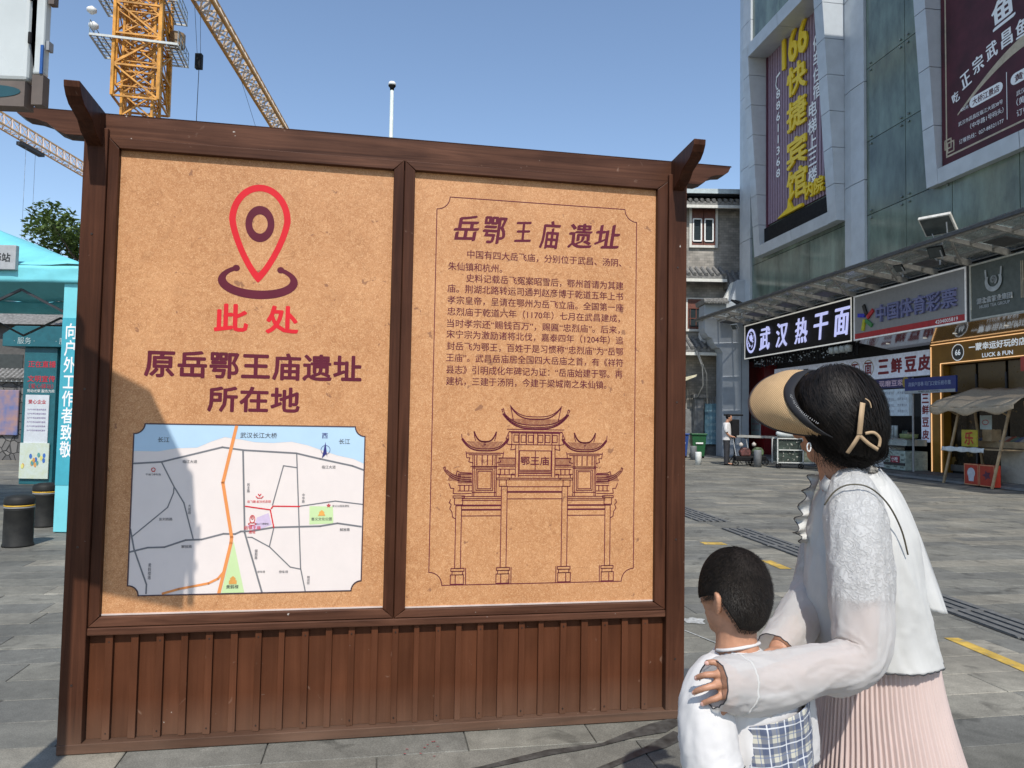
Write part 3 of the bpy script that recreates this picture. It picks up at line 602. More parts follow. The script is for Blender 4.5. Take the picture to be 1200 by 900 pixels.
# side towers
def tower(xa, xb, zr, zp0, zp1):
    m = (xa + xb) / 2
    def both(pts, w=LW): gl(pts, w); gl([(2 * m - p, z) for p, z in pts], w)
    both(eave(xa - .055, m, zr, .054), .007); both(eave(xa - .052, m, zr + .009, .050), .005); both([(xa - .055, zr + .054), (xa - .058, zr + .08)])
    both(eave(xa + .004, m, zr + .045, .048), .007); both([(xa + .004, zr + .093), (xa + .006, zr + .07), (xa + .012, zr + .05)])
    x = xa - .03
    while x < m: both([(x, zr + .013 + .03 * max(0, (xa + .02 - x) / .05) ** 2), (x + .008, zr + .045)], .0028); x += .0062
    both([(xa - .03, zr - .012), (m, zr - .012)], .005); both([(xa - .02, zr - .02), (m, zr - .02)]); both([(xa - .035, zr - .005), (xa - .03, zr - .035), (xa - .015, zr - .035), (xa - .02, zr - .055), (xa, zr - .06)])
    z = zr - .02
    both([(xa - .01, z - .058), (m, z - .058)]); both([(xa, z), (xa, zp0)]); both([(xa + .008, z), (xa + .008, zp0)])
    for k in range(4): gl([(xa + .02 + k * (xb - xa - .04) / 3, z - .004), (xa + .02 + k * (xb - xa - .04) / 3, z - .05)], .005)
    gl([(xa, zp1 + .028), (xb, zp1 + .028)]); gl([(xa, zp1 + .02), (xb, zp1 + .02)])
    gl([(xa + .018, zp0 + .03), (xb - .018, zp0 + .03), (xb - .018, zp1 + .012), (xa + .018, zp1 + .012)], LW, True); gl([(xa + .026, zp0 + .038), (xb - .026, zp0 + .038), (xb - .026, zp1 + .004), (xa + .026, zp1 + .004)], LW, True)
    gl([(xa, zp0 + .02), (xb, zp0 + .02)])
tower(1.806, 1.925, 1.340, 1.115, 1.235)
# low wing roofs beside the towers and the gaps next to the middle
def wing(xa, xb, z, dirn):
    gl([(xa, z + .035), (xb, z + .035)], .005); gl([(xa, z), (xb, z)], .005); gl([(xa, z - .008), (xb, z - .008)]); x = xa
    while x < xb: gl([(x, z), (x + .002, z + .035)], .0026); x += .0062
    gl([(xa, z - .02), (xb, z - .02)]); gl([(xa, z - .048), (xb, z - .048)]); x = xa + .01
    while x < xb - .008: gl([(x, z - .022), (x, z - .045)], .005); x += .022
wing(1.935, 2.016, 1.270, 0); wing(1.735, 1.803, 1.190, 0)
for k in range(3): gl(eave(1.668 + k * .006, 1.80, 1.188 + k * .010, .052 - k * .008), .004 if k == 0 else LW)
gl([(1.668, 1.240), (1.662, 1.255), (1.670, 1.26), (1.674, 1.24)]); gl([(1.725, 1.222), (1.73, 1.24), (1.745, 1.232), (1.80, 1.230)]); gl([(1.69, 1.18), (1.70, 1.155), (1.715, 1.155), (1.712, 1.13), (1.735, 1.128), (1.80, 1.13)])
x = 1.685
while x < 1.74: gl([(x, 1.192), (x + .012, 1.222)], .0028); x += .0065
gl([(1.925, 1.225), (1.94, 1.225), (1.938, 1.205)]); gl([(2.016, 1.225), (2.0, 1.225), (2.0, 1.205)])
gate.build('gate_drawing', MAR, pr_)
text('鄂王庙', MAR, pr_, 2.119, 1.292, Y0, w=.145, h=.042, bold=.018)
# ================================================================ LEFT AND BEHIND THE BOARD
TEAL = mat('teal_fabric', (.17, .56, .62), .55, var=.06, scale=3, bump=.15, bscale=30)
TEALD = mat('teal_panel', (.05, .34, .42), .5, var=.06); TEALB = mat('teal_booth_shaded', (.014, .11, .135), .45, var=.1)  # booth teal is darkened to carry the shade under the tent
# street cabinet on a pole whose corner shows top left and whose shadow falls on the board
CABW = mat('cabinet_enamel', (.5, .53, .52), .3, var=.08, scale=3); CABB = mat('cabinet_brown', (.13, .1, .08), .5, var=.2)
t = thing('street_cabinet', 'pale grey street cabinet high on a pole at the top left corner', 'cabinet', 'W', (-1.86, 1.98, 0))
MB().tube([(-1.86, 2.07, 0), (-1.86, 2.07, 3.3)], .065, 14).build('pole', GREYM, t)
MB().prism([(-2.15, 2.41), (-1.335, 2.398), (-1.335, 2.90), (-1.52, 3.24), (-1.9, 3.36), (-2.15, 3.3)], 1.955, 2.0).build('cabinet_body', CABW, t, bevel=.01)
MB().prism([(-2.15, 2.345), (-1.34, 2.325), (-1.34, 2.395), (-2.15, 2.407)], 1.957, 1.998).build('base_skirt', CABB, t)
MB().flat([(-1.44 + .09 * cos(a), 2.366 + .018 * sin(a)) for a in [2 * pi * k / 20 for k in range(20)]], 1.9555).build('dark_lens', mat('lens_teal', (.02, .07, .08), .2), t)
MB().prism([(-1.328, 2.42), (-1.300, 2.42), (-1.300, 2.72), (-1.40, 2.98), (-1.44, 3.0), (-1.328, 2.9)], 1.965, 1.995).build('side_door', CABW, t, bevel=.006)
MB().box(-1.327, -1.297, 1.966, 1.994, 2.335, 2.418).build('door_foot', CABB, t); MB().box(-1.306, -1.2985, 1.962, 1.966, 2.42, 2.50).build('blue_strip', mat('strip_blue', (.02, .09, .3), .4), t)
for z in (2.50, 2.62): MB().tube([(-1.331, 1.955, z), (-1.331, 1.955, z + .03)], .005, 8).build('hinge', BLACK, t)
MB().box(-1.296, -1.288, 1.97, 1.99, 2.49, 2.515).build('latch', GREYM, t); MB().box(-1.296, -1.280, 1.97, 1.99, 2.62, 2.68).build('side_bracket', CABB, t)
MB().bar((-1.35, 2.02, 2.9), (-1.86, 2.02, 2.95), .03).build('arm', GREYM, t)
# --- canopy tent
tent = thing('canopy_tent', 'turquoise fabric canopy tent with white characters down its corner column', 'tent', 'W', (-5.5, 9.1, 0))
def tentpost(x, y, nm='corner_column'):
    return MB().box(x, x + .235, y, y + .25, .01, 3.12).build(nm, TEAL, tent, bevel=.008)
tentpost(-5.615, 9.1); tentpost(-10.55, 9.1); tentpost(-10.55, 11.85)
MB().box(-5.613, -5.382, 9.096, 9.0995, .585, 2.66).build('column_print', TEALD, tent)
MB().box(-5.40, -5.33, 9.22, 9.34, .01, 3.1).build('shaded_side', mat('teal_shade', (.03, .2, .24), .5), tent)  # shaded side of the column, painted as a darker teal strip
text('向户外工作者致敬', mat('print_white', (.8, .8, .8), .5), tent, -5.50, 1.76, 9.095, w=.145, h=1.66, bold=.018, vertical=True)
# roof: four sagging slopes with creases
mb = MB(True); n = 26; x0, x1, y0, y1 = -10.6, -5.36, 9.06, 12.1
for j in range(n + 1):
    for i in range(n + 1):
        a = i / n; b = j / n; e = min(a, 1 - a, b, 1 - b) * 2
        z = 3.30 + 1.0 * e ** 1.05 + .012 * sin(40 * a + 22 * b) * (1 - e) + .03 * noise.noise(Vector((a * 9, b * 9, 1))) * (1 - e)
        if a < .12 and b < .12 or a > .88 and b < .12: z += .02
        mb.v.append((x0 + (x1 - x0) * a, y0 + (y1 - y0) * b, z))
for j in range(n):
    for i in range(n):
        k = j * (n + 1) + i; mb.f.append([k, k + 1, k + n + 2, k + n + 1]); mb.m.append(0)
mb.build('roof', TEAL, tent, solid=.004)
for (xa, ya, xb, yb) in ((x0, y0, x1, y0), (x1, y0, x1, y1), (x1, y1, x0, y1), (x0, y1, x0, y0)):
    mb = MB(True); N_ = 40; rows = []
    for r in range(6):
        row = []
        for i in range(N_ + 1):
            t_ = i / N_; f = .012 * sin(t_ * 60 + r) * (1 if r < 4 else .3); nx, ny = (yb - ya), -(xb - xa); l = sqrt(nx * nx + ny * ny)
            droop = .02 * noise.noise(Vector((t_ * 8, r, 2)))
            row.append((xa + (xb - xa) * t_ + nx / l * f, ya + (yb - ya) * t_ + ny / l * f, 3.305 - .042 * r + droop * .4))
        rows.append(row)
    mb.loft(rows, cap=False, closed=False); mb.build('valance', TEAL, tent, solid=.003)
for k in range(8):
    x = -10.4 + k * .6
    MB().bar((x, 9.18, 3.02 if k % 2 else 2.72), (x + .6, 9.18, 2.72 if k % 2 else 3.02), .028).build('truss_bar', DKSTEEL, tent)
    MB().bar((-10.4 + k * .6, 11.95, 3.02 if k % 2 else 2.72), (-9.8 + k * .6, 11.95, 2.72 if k % 2 else 3.02), .028).build('truss_bar', DKSTEEL, tent)
tb = thing('tent_sign', 'grey sign box with black characters on the front edge of the turquoise tent', 'sign', 'W', (-6.8, 9.0, 3.23))
MB().box(-7.10, -6.165, 8.99, 9.055, 3.235, 3.54).build('sign_box', mat('sign_grey', (.36, .37, .38), .5), tb, bevel=.006)
text('户外劳动者驿站', mat('ink_black', (.015, .015, .015), .5), tb, -6.62, 3.385, 8.988, w=.78, h=.11, bold=.02)
# --- bollards
def bollard(x, y, lab):
    t = thing('black_bollard', lab, 'bollard', 'W', (x, y, 0), 'black bollards by the tent')
    BM = mat('bollard_rubber', (.012, .012, .012), .6, var=.3, scale=9, col2=(.026, .026, .024), spec=.25)
    MB(True).lathe((x, y, 0), [(.155, .002), (.155, .02), (.146, .035), (.145, .40), (.148, .405), (.148, .415)], 28).build('shaft', BM, t)
    MB(True).lathe((x, y, 0), [(.1485, .422), (.1485, .438)], 28).build('grey_band', mat('band_grey', (.25, .25, .24), .5), t)
    MB(True).lathe((x, y, 0), [(.149, .442), (.149, .456)], 28).build('yellow_band', mat('band_yellow', (.62, .36, .03), .5), t)
    MB(True).lathe((x, y, 0), [(.148, .462), (.150, .475), (.150, .52), (.135, .545), (.08, .56), (.0, .563)], 28).build('cap', BM, t)
bollard(-5.44, 8.2, 'nearer black bollard with yellow band at the left edge'); bollard(-6.05, 9.62, 'black bollard with yellow band just behind the nearer one')
# --- booth under the tent
b = thing('service_booth', 'shaded teal service booth seen under the tent with notices on its column', 'booth', 'W', (-9.65, 15, 0))
MB().box(-10.0, -9.33, 15.0, 15.7, 0, 2.8).build('column', TEALB, b, bevel=.01)
MB().prism([(-10.4, 2.8), (-7.2, 2.8), (-7.2, 3.22), (-10.15, 3.22), (-10.4, 3.05)], 14.9, 16.2).build('header', TEALB, b, bevel=.01)
MB().box(-9.2, -7.4, 15.5, 15.9, 0, 2.8).build('rear_panel', TEALB, b)
for x in (-9.95, -9.1): text('· 服务 ·', mat('pale_ink', (.4, .5, .5), .5), b, x, 2.92, 14.893, w=.42)
PR = mat('notice_red', (.42, .03, .05), .5)
text('正在直播', PR, b, -9.63, 2.45, 14.995, w=.56, h=.13, bold=.02); text('文明宣传', PR, b, -9.63, 2.15, 14.995, w=.56, h=.13, bold=.02); text('（爱心驿站）', PR, b, -9.63, 2.0, 14.995, w=.5); text('劳动光荣 服务为民', WHITE, b, -9.63, 1.90, 14.995, w=.56)
nb = thing('paper_notice', 'white paper notice pasted on the teal booth column', 'notice', 'W', (-9.67, 14.98, .86)); 
MB().box(-9.92, -9.44, 14.975, 14.995, .8, 1.82).build('sheet', mat('paper_pale', (.55, .58, .62), .6, var=.05), nb)
text('爱心企业', PR, nb, -9.68, 1.68, 14.972, w=.36, bold=.02)
for k in range(6): text('为户外劳动者提供服务', mat('ink_purple', (.2, .12, .3), .5), nb, -9.68, 1.52 - k * .085, 14.972, w=.38)
pb = thing('poster', 'pale illustrated poster below the notice on the teal booth column', 'poster', 'W', (-9.66, 14.95, .2))
MB().box(-9.97, -9.38, 14.95, 14.972, .12, .84).build('sheet', mat('poster_pale', (.55, .62, .6), .5, var=.15, scale=9, col2=(.5, .55, .4)), pb)
rr = random.Random(2)
for k in range(14):
    x = rr.uniform(-9.92, -9.45); z = rr.uniform(.36, .6); c = [(.05, .15, .45), (.6, .3, .1), (.7, .65, .2), (.1, .3, .3)][k % 4]
    MB().flat([(x + .03 * cos(a), z + .05 * sin(a)) for a in [2 * pi * q / 9 for q in range(9)]], 14.948 - k * .0004).build('printed_figure', mat('fig%d' % (k % 4), c, .5), pb)
# --- stone wall with tiled coping, and the low dark building behind the tent
def stone_wall_mat():
    m = bpy.data.materials.new('rubble_wall'); m.use_nodes = True; nt = m.node_tree; N = nt.nodes; Lk = nt.links.new; b_ = N['Principled BSDF']
    tc = N.new('ShaderNodeTexCoord'); v = N.new('ShaderNodeTexVoronoi'); v.inputs['Scale'].default_value = 4; v.feature = 'DISTANCE_TO_EDGE'; Lk(tc.outputs['Object'], v.inputs['Vector'])
    v2 = N.new('ShaderNodeTexVoronoi'); v2.inputs['Scale'].default_value = 4; Lk(tc.outputs['Object'], v2.inputs['Vector'])
    cr = N.new('ShaderNodeValToRGB'); cr.color_ramp.elements[0].color = (.06, .06, .062, 1); cr.color_ramp.elements[1].color = (.2, .19, .18, 1); Lk(v2.outputs['Color'], cr.inputs[0])
    r = N.new('ShaderNodeMapRange'); r.inputs[2].default_value = .06; Lk(v.outputs['Distance'], r.inputs[0])
    mx = N.new('ShaderNodeMix'); mx.data_type = 'RGBA'; mx.inputs[6].default_value = (.035, .035, .035, 1); Lk(r.outputs[0], mx.inputs[0]); Lk(cr.outputs[0], mx.inputs[7]); Lk(mx.outputs[2], b_.inputs[0]); b_.inputs['Roughness'].default_value = .9
    bp = N.new('ShaderNodeBump'); bp.inputs['Distance'].default_value = .03; Lk(r.outputs[0], bp.inputs['Height']); Lk(bp.outputs[0], b_.inputs['Normal']); return m
TILE = mat('grey_roof_tile', (.2, .195, .185), .8, var=.3, scale=12)
wl = thing('stone_wall', 'dark rubble stone wall with a white edged tile coping behind the tent', 'wall', 'W', (-17, 22, 0))
MB().box(-24, -12.2, 22, 22.5, 0, 2.35).build('wall', stone_wall_mat(), wl)
mb = MB()
for k in range(78): mb.tube([(-24 + k * .15, 21.8, 2.42), (-24 + k * .15, 22.25, 2.72)], .07, 6)
mb.build('coping_tiles', TILE, wl)['kind'] = 'stuff'
MB().box(-24, -12.2, 21.86, 21.98, 2.352, 2.42).build('white_edge', mat('lime_edge', (.6, .6, .57), .8), wl)
hb = thing('dark_house', 'low dark walled house behind the stone wall left of the tent', 'house', 'W', (-18, 25, 0))
MB().box(-26, -13.6, 25, 31, 0, 4.4).build('wall', mat('dark_render', (.10, .095, .09), .85, var=.2), hb)
MB().prismx([(24.6, 4.4), (28, 6.2), (31.4, 4.4)], -26.4, -13.2).build('roof', TILE, hb)
for x in (-17.2, -15.6): MB().box(x - .5, x + .5, 24.97, 24.998, 1.2, 3.4).build('window', mat('window_dark', (.03, .035, .04), .15), hb)
gp = thing('graffiti_board', 'coloured picture board hung on the rubble wall', 'board', 'W', (-15.3, 21.9, .7))
MB().box(-15.75, -14.72, 21.9, 21.97, .75, 2.1).build('panel', mat('picture_print', (.35, .2, .16), .6, scale=3, col2=(.1, .14, .3), detail=2), gp, bevel=.02)
# --- second teal tent wall and ground clutter left of view are hidden; tree behind the tent
def tree(name, lab, x, y, ht, cr, cz, nleaf, seed, trunk_r=.14):
    t = thing(name, lab, 'tree', 'W', (x, y, 0)); r = random.Random(seed)
    BARK = mat('bark', (.12, .09, .065), .9, var=.3, scale=14, stretch=(1, 1, .3), bump=.5)
    mb = MB(True); mb.tube([(x, y, 0), (x + .08, y, cz * .35), (x - .05, y + .05, cz * .7), (x, y, cz + cr * .3)], [trunk_r, trunk_r * .8, trunk_r * .6, trunk_r * .25], 10); mb.build('trunk', BARK, t)
    cl = []
    mbl = MB(True)
    for k in range(26):
        th = r.uniform(0, 2 * pi); ph = r.uniform(-.4, 1.0); d = cr * r.uniform(.45, .95)
        p = Vector((x + d * cos(th) * cos(ph * .9), y + d * sin(th) * cos(ph * .9), cz + cr * .8 * sin(ph))); cl.append((p, cr * r.uniform(.22, .42)))
        s = Vector((x, y, cz * r.uniform(.6, 1.0))); m_ = (s + p) / 2 + Vector((0, 0, -.1)); mbl.tube([s, m_, p], [trunk_r * .35, trunk_r * .2, .012], 5)
    mbl.build('limb', BARK, t)['kind'] = 'stuff'
    mb = MB(); per = nleaf // len(cl)
    for p, rad in cl:
        for q in range(per):
            v = Vector((r.gauss(0, 1), r.gauss(0, 1), r.gauss(0, .8))).normalized() * rad * r.random() ** .45
            c = p + v; a = Vector((r.uniform(-1, 1), r.uniform(-1, 1), r.uniform(-.6, .6))).normalized(); b_ = a.cross(Vector((r.uniform(-1, 1), r.uniform(-1, 1), 1))).normalized(); s = r.uniform(.055, .12)
            mb.add([c - a * s, c + b_ * s * .45, c + a * s, c - b_ * s * .45], [(0, 1, 2, 3)])
    o = mb.build('crown', mat('leaf_green', (.085, .15, .03), .5, var=.35, scale=2.2, col2=(.13, .18, .05), backmix=.35, bump=0, objrand=.5), t); o['kind'] = 'stuff'
tree('leafy_tree', 'leafy green tree rising behind the turquoise tent', -13.3, 22.8, 8, 2.0, 5.85, 17000, 4)
# --- tall pole behind the board
lp = thing('camera_pole', 'slim white pole with a small domed head above the notice board', 'pole', 'W', (-2.60, 15, 0))
MB(True).tube([(-2.60, 15, 0), (-2.60, 15, 6), (-2.61, 15, 8.30)], [.06, .045, .036], 12).build('shaft', mat('pole_white', (.6, .66, .62), .4, var=.1), lp)
MB(True).lathe((-2.61, 15, 8.30), [(.04, 0), (.045, .05), (.078, .09), (.078, .10)], 18).build('collar', BLACK, lp); MB(True).lathe((-2.61, 15, 8.40), [(.078, 0), (.08, .04), (.06, .075), (.0, .085)], 18).build('dome', WHITE, lp)
# --- tower cranes
CY = mat('crane_yellow', (.62, .285, .04), .55, var=.3, scale=1.5); CG = mat('crane_grating', (.28, .29, .28), .55); CO = mat('crane_orange', (.75, .42, .15), .5, var=.15)
def lattice(mb, c, hw, z0, z1, step, r, ang, diag=True, xbr=False):
    cs = [Vector((c[0] + hw * (cos(ang) * a - sin(ang) * b_), c[1] + hw * (sin(ang) * a + cos(ang) * b_), 0)) for a, b_ in ((-1, -1), (1, -1), (1, 1), (-1, 1))]
    for p in cs: mb.bar((p.x, p.y, z0), (p.x, p.y, z1), r * 1.6)
    z = z0; k = 0
    while z < z1 - .01:
        ze = min(z + step, z1)
        for i in range(4):
            p, q = cs[i], cs[(i + 1) % 4]
            mb.bar((p.x, p.y, z), (q.x, q.y, z), r)
            if diag:
                a, b_ = (p, q) if k % 2 else (q, p); mb.bar((a.x, a.y, z), (b_.x, b_.y, ze), r * .9)
                if xbr: mb.bar((b_.x, b_.y, z), (a.x, a.y, ze), r * .9)
        z = ze; k += 1
    for i in range(4): p, q = cs[i], cs[(i + 1) % 4]; mb.bar((p.x, p.y, z1), (q.x, q.y, z1), r)
    return cs
CC = (-27.15, 52.0); AN = .22
cr = thing('tower_crane', 'yellow tower crane with grey work platforms rising behind the board', 'crane', 'W', (CC[0], CC[1], 0))
mb = MB(); lattice(mb, CC, 1.0, 0, 37, 1.6, .11, AN, xbr=True); mb.build('mast', CY, cr)
mb = MB(); lattice(mb, CC, 1.5, 23.6, 32.6, 2.25, .13, AN, xbr=False); lattice(mb, CC, 1.35, 24.4, 31.5, 1.8, .08, AN, xbr=True); lattice(mb, CC, .6, 24, 32, .9, .05, AN + .5, xbr=True); mb.build('climbing_cage', CY, cr)
R2 = lambda a, b_, z: (CC[0] + cos(AN) * a - sin(AN) * b_, CC[1] + sin(AN) * a + cos(AN) * b_, z)
def platform(z, w1, w2, d):
    mb = MB()
    for a in [-w1 + .42 * k for k in range(int((w1 + w2) / .42) + 1)]:
        if abs(a) > 1.65: mb.bar(R2(a, -d, z), R2(a, d, z), .09, .05)
    for b_ in [-d + .5 * k for k in range(int(2 * d / .5) + 1)]:
        mb.bar(R2(-w1, b_, z + .02), R2(-1.7, b_, z + .02), .07, .05); mb.bar(R2(1.7, b_, z + .02), R2(w2, b_, z + .02), .07, .05)
    mb.build('platform_grating', CG, cr)
    mb = MB(); mb.bar(R2(-w1, -d, z + .03), R2(w2, -d, z + .03), .12, .16); mb.bar(R2(-w1, d, z + .03), R2(w2, d, z + .03), .1, .12); mb.bar(R2(-w1, -d, z), R2(-w1, d, z), .1, .12); mb.bar(R2(w2, -d, z), R2(w2, d, z), .1, .12)
    mb.build('platform_edge', mat('pale_steel', (.5, .52, .5), .5), cr)
    mb = MB()
    for zz in (.55, 1.05):
        mb.bar(R2(-w1, d, z + zz), R2(w2, d, z + zz), .04); mb.bar(R2(w2, -d, z + zz), R2(w2, d, z + zz), .04); mb.bar(R2(-w1, -d, z + zz), R2(-w1, d, z + zz), .04)
    for a in (-w1, w2):
        for k in range(5): b_ = -d + 2 * d * k / 4; mb.bar(R2(a, b_, z), R2(a, b_, z + 1.05), .04)
    mb.build('railing', mat('rail_blue_grey', (.2, .26, .3), .5), cr)
platform(27.6, 3.0, 2.7, 1.75); platform(30.8, 2.9, 2.5, 1.75)
mb = MB(True)
for p in (R2(-3.1, -1.2, 29.6), R2(-3.0, -1.0, 28.6)): mb.lathe(p, [(.05, -.3), (.32, -.1), (.32, .1), (.05, .3)], 10)
mb.build('work_lamp', WHITE, cr)
mb = MB(); mb.cyl(R2(0, 0, 36.8), 1.5, 1.2, 16); mb.bar(R2(-1.5, 0, 38.2), R2(1.5, 0, 38.2), 1.8, .4); mb.build('slewing_ring', CY, cr)
mb = MB(); mb.bar(R2(1.0, 1.5, 37.6), R2(2.4, 3.2, 37.6), 1.4, 1.6); mb.build('operator_cab', mat('cab_paint', (.5, .3, .1), .4), cr)
mb = MB(); mb.cyl(R2(2.0, 1.2, 28.8), .55, 1.0, 10); mb.build('hydraulic_pump', mat('pump_brown', (.25, .16, .08), .6), cr)
def jib(parent, p0, p1, w_, h_, seg, r, m1, m2, names=('jib', 'jib_bracing')):
    p0, p1 = Vector(p0), Vector(p1); d = (p1 - p0); L_ = d.length; d.normalize(); s_ = d.cross(Vector((0, 0, 1))).normalized(); n_ = int(L_ / seg)
    A = lambda k: p0 + d * (L_ * k / n_) - s_ * w_ / 2; B = lambda k: p0 + d * (L_ * k / n_) + s_ * w_ / 2; T = lambda k: p0 + d * (L_ * k / n_) + Vector((0, 0, h_))
    mb = MB(); mb.bar(A(0), A(n_), r * 1.8); mb.bar(B(0), B(n_), r * 1.8); mb.bar(T(0), T(n_), r * 2.0); mb.build(names[0], m1, parent)
    mb = MB()
    for k in range(n_):
        a, b_, t_ = A(k), B(k), T(k + .5)
        for p in (a, b_, A(k + 1), B(k + 1)): mb.bar(p, t_, r)
        mb.bar(a, b_, r); mb.bar(*((a, B(k + 1)) if k % 2 else (b_, A(k + 1))), r * .9)
    mb.build(names[1], m2, parent)
jib(cr, (-27.0, 50, 38.2), (-31.2, 101, 38.2), 1.7, 1.9, 1.7, .15, CY, mat('jib_pale', (.6, .48, .36), .5, var=.1))
mb = MB()
for dx in (-.28, .28):
    mb.tube([(-27.9 + dx, 62, 38), (-27.55 + dx * .5, 62, 32.4)], .02, 5)
mb.tube([(-27.5, 62, 31.2), (-27.6, 62, 22)], .03, 5); mb.build('hoist_rope', DKSTEEL, cr)
MB().box(-27.8, -27.25, 61.8, 62.2, 31.2, 32.5).build('hook_block', BLACK, cr)
MB().tube([(-29.0, 74, 37.5), (-28.0, 90, 24)], .02, 5).build('tag_line', DKSTEEL, cr)
c2 = thing('far_tower_crane', 'second paler tower crane whose jib crosses the sky at the left edge', 'crane', 'W', (-70.3, 72, 0))
mb = MB(); lattice(mb, (-70.3, 72), 1.0, 0, 40, 2.5, .14, 0); mb.build('mast', CY, c2)
jib(c2, (-70.2, 74, 40.3), (-71.2, 150, 40.3), 1.5, 1.9, 1.7, .10, CO, mat('jib_lilac', (.60, .46, .36), .5, var=.1))
MB().bar((-70.9, 103, 39.6), (-70.9, 108, 39.6), .9, .5).build('trolley', DKSTEEL, c2)
mb = MB(); mb.tube([(-70.6, 104, 39.6), (-70.6, 104, 22)], .03, 4); mb.tube([(-71.2, 107, 39.6), (-71.2, 107, 22)], .03, 4); mb.build('hoist_rope', mat('rope_grey', (.3, .33, .38), .6), c2)
# --- grey brick house seen between board and mall
K = 1.036; BX = lambda x: x * K; BZ = lambda z: max(0, 1.5 + (z - 1.5) * K); BY = 34.2
def brick_mat():
    m = bpy.data.materials.new('grey_brick'); m.use_nodes = True; nt = m.node_tree; N = nt.nodes; Lk = nt.links.new; b_ = N['Principled BSDF']
    tc = N.new('ShaderNodeTexCoord'); sp = N.new('ShaderNodeSeparateXYZ'); cb = N.new('ShaderNodeCombineXYZ'); Lk(tc.outputs['Object'], sp.inputs[0]); Lk(sp.outputs[0], cb.inputs[0]); Lk(sp.outputs[2], cb.inputs[1])
    bt = N.new('ShaderNodeTexBrick'); bt.inputs['Scale'].default_value = 2.2; bt.inputs['Color1'].default_value = (.24, .225, .20, 1); bt.inputs['Color2'].default_value = (.36, .33, .29, 1); bt.inputs['Mortar'].default_value = (.19, .18, .165, 1); bt.inputs['Mortar Size'].default_value = .012; bt.inputs['Bias'].default_value = .1; Lk(cb.outputs[0], bt.inputs[0])
    nz = N.new('ShaderNodeTexNoise'); nz.inputs['Scale'].default_value = 1.2; nz.inputs['Detail'].default_value = 8; Lk(tc.outputs['Object'], nz.inputs[0])
    r = N.new('ShaderNodeMapRange'); r.inputs[1].default_value = .35; r.inputs[2].default_value = .65; r.inputs[3].default_value = .6; r.inputs[4].default_value = 1.15; Lk(nz.outputs['Fac'], r.inputs[0]); c3 = N.new('ShaderNodeCombineColor')
    for k in range(3): Lk(r.outputs[0], c3.inputs[k])
    mx = N.new('ShaderNodeMix'); mx.data_type = 'RGBA'; mx.blend_type = 'MULTIPLY'; mx.inputs[0].default_value = 1; Lk(bt.outputs[0], mx.inputs[6]); Lk(c3.outputs[0], mx.inputs[7]); Lk(mx.outputs[2], b_.inputs[0]); b_.inputs['Roughness'].default_value = .9; return m
bh = thing('brick_house', 'old grey brick house of three storeys with tiled eaves and brown windows', 'house', 'W', (BX(7), BY, 0))
BRK = brick_mat()
MB().box(BX(-6), BX(13), BY, BY + 10, 0, BZ(11.55)).build('wall', BRK, bh)
BROWN = mat('brown_joinery', (.14, .045, .028), .5, var=.2); LIME = mat('lime_plaster', (.62, .61, .56), .8, var=.08)
def tiled_eave(x0, x1, z0, z1, out, nm):
    MB().prismx([(BY, z1), (BY, z0 + .02), (BY - out, z0 + .02), (BY - out, z0 + .16)], x0, x1).build(nm, TILE, bh)
    mb = MB(); n_ = int((x1 - x0) / .27)
    for k in range(n_):
        x = x0 + (k + .5) * (x1 - x0) / n_; mb.tube([(x, BY - out - .05, z0 + .20), (x, BY, z1 + .05)], .085, 6)
    mb.build('roof_tiles', TILE, bh)['kind'] = 'stuff'
    MB().box(x0, x1, BY - out - .03, BY - out + .08, z0 - .14, z0 + .0).build('eave_board', LIME, bh)
tiled_eave(BX(-6), BX(13), BZ(11.22), BZ(11.62), .6, 'top_eave')
MB().box(BX(-6.3), BX(13.3), BY - .7, BY + 10, BZ(11.72), BZ(11.93)).build('roof_sheet', mat('sheet_metal', (.45, .52, .54), .45, .2), bh)
MB().box(BX(-6.3), BX(13.3), BY - .6, BY + 9.8, BZ(11.62), BZ(11.715)).build('roof_gutter', BLACK, bh)
tiled_eave(BX(-6), BX(9.45), BZ(7.85), BZ(8.45), .8, 'middle_eave'); tiled_eave(BX(9.5), BX(13), BZ(7.45), BZ(8.3), .8, 'middle_eave')
tiled_eave(BX(-6), BX(13), BZ(4.55), BZ(5.25), 1.1, 'lower_eave')
MB().prism([(BX(9.1), BZ(6.75)), (BX(10.4), BZ(6.75)), (BX(10.4), BZ(7.8)), (BX(9.5), BZ(7.6))], BY - 1.4, BY - 1.1).build('gable_plaster', LIME, bh)
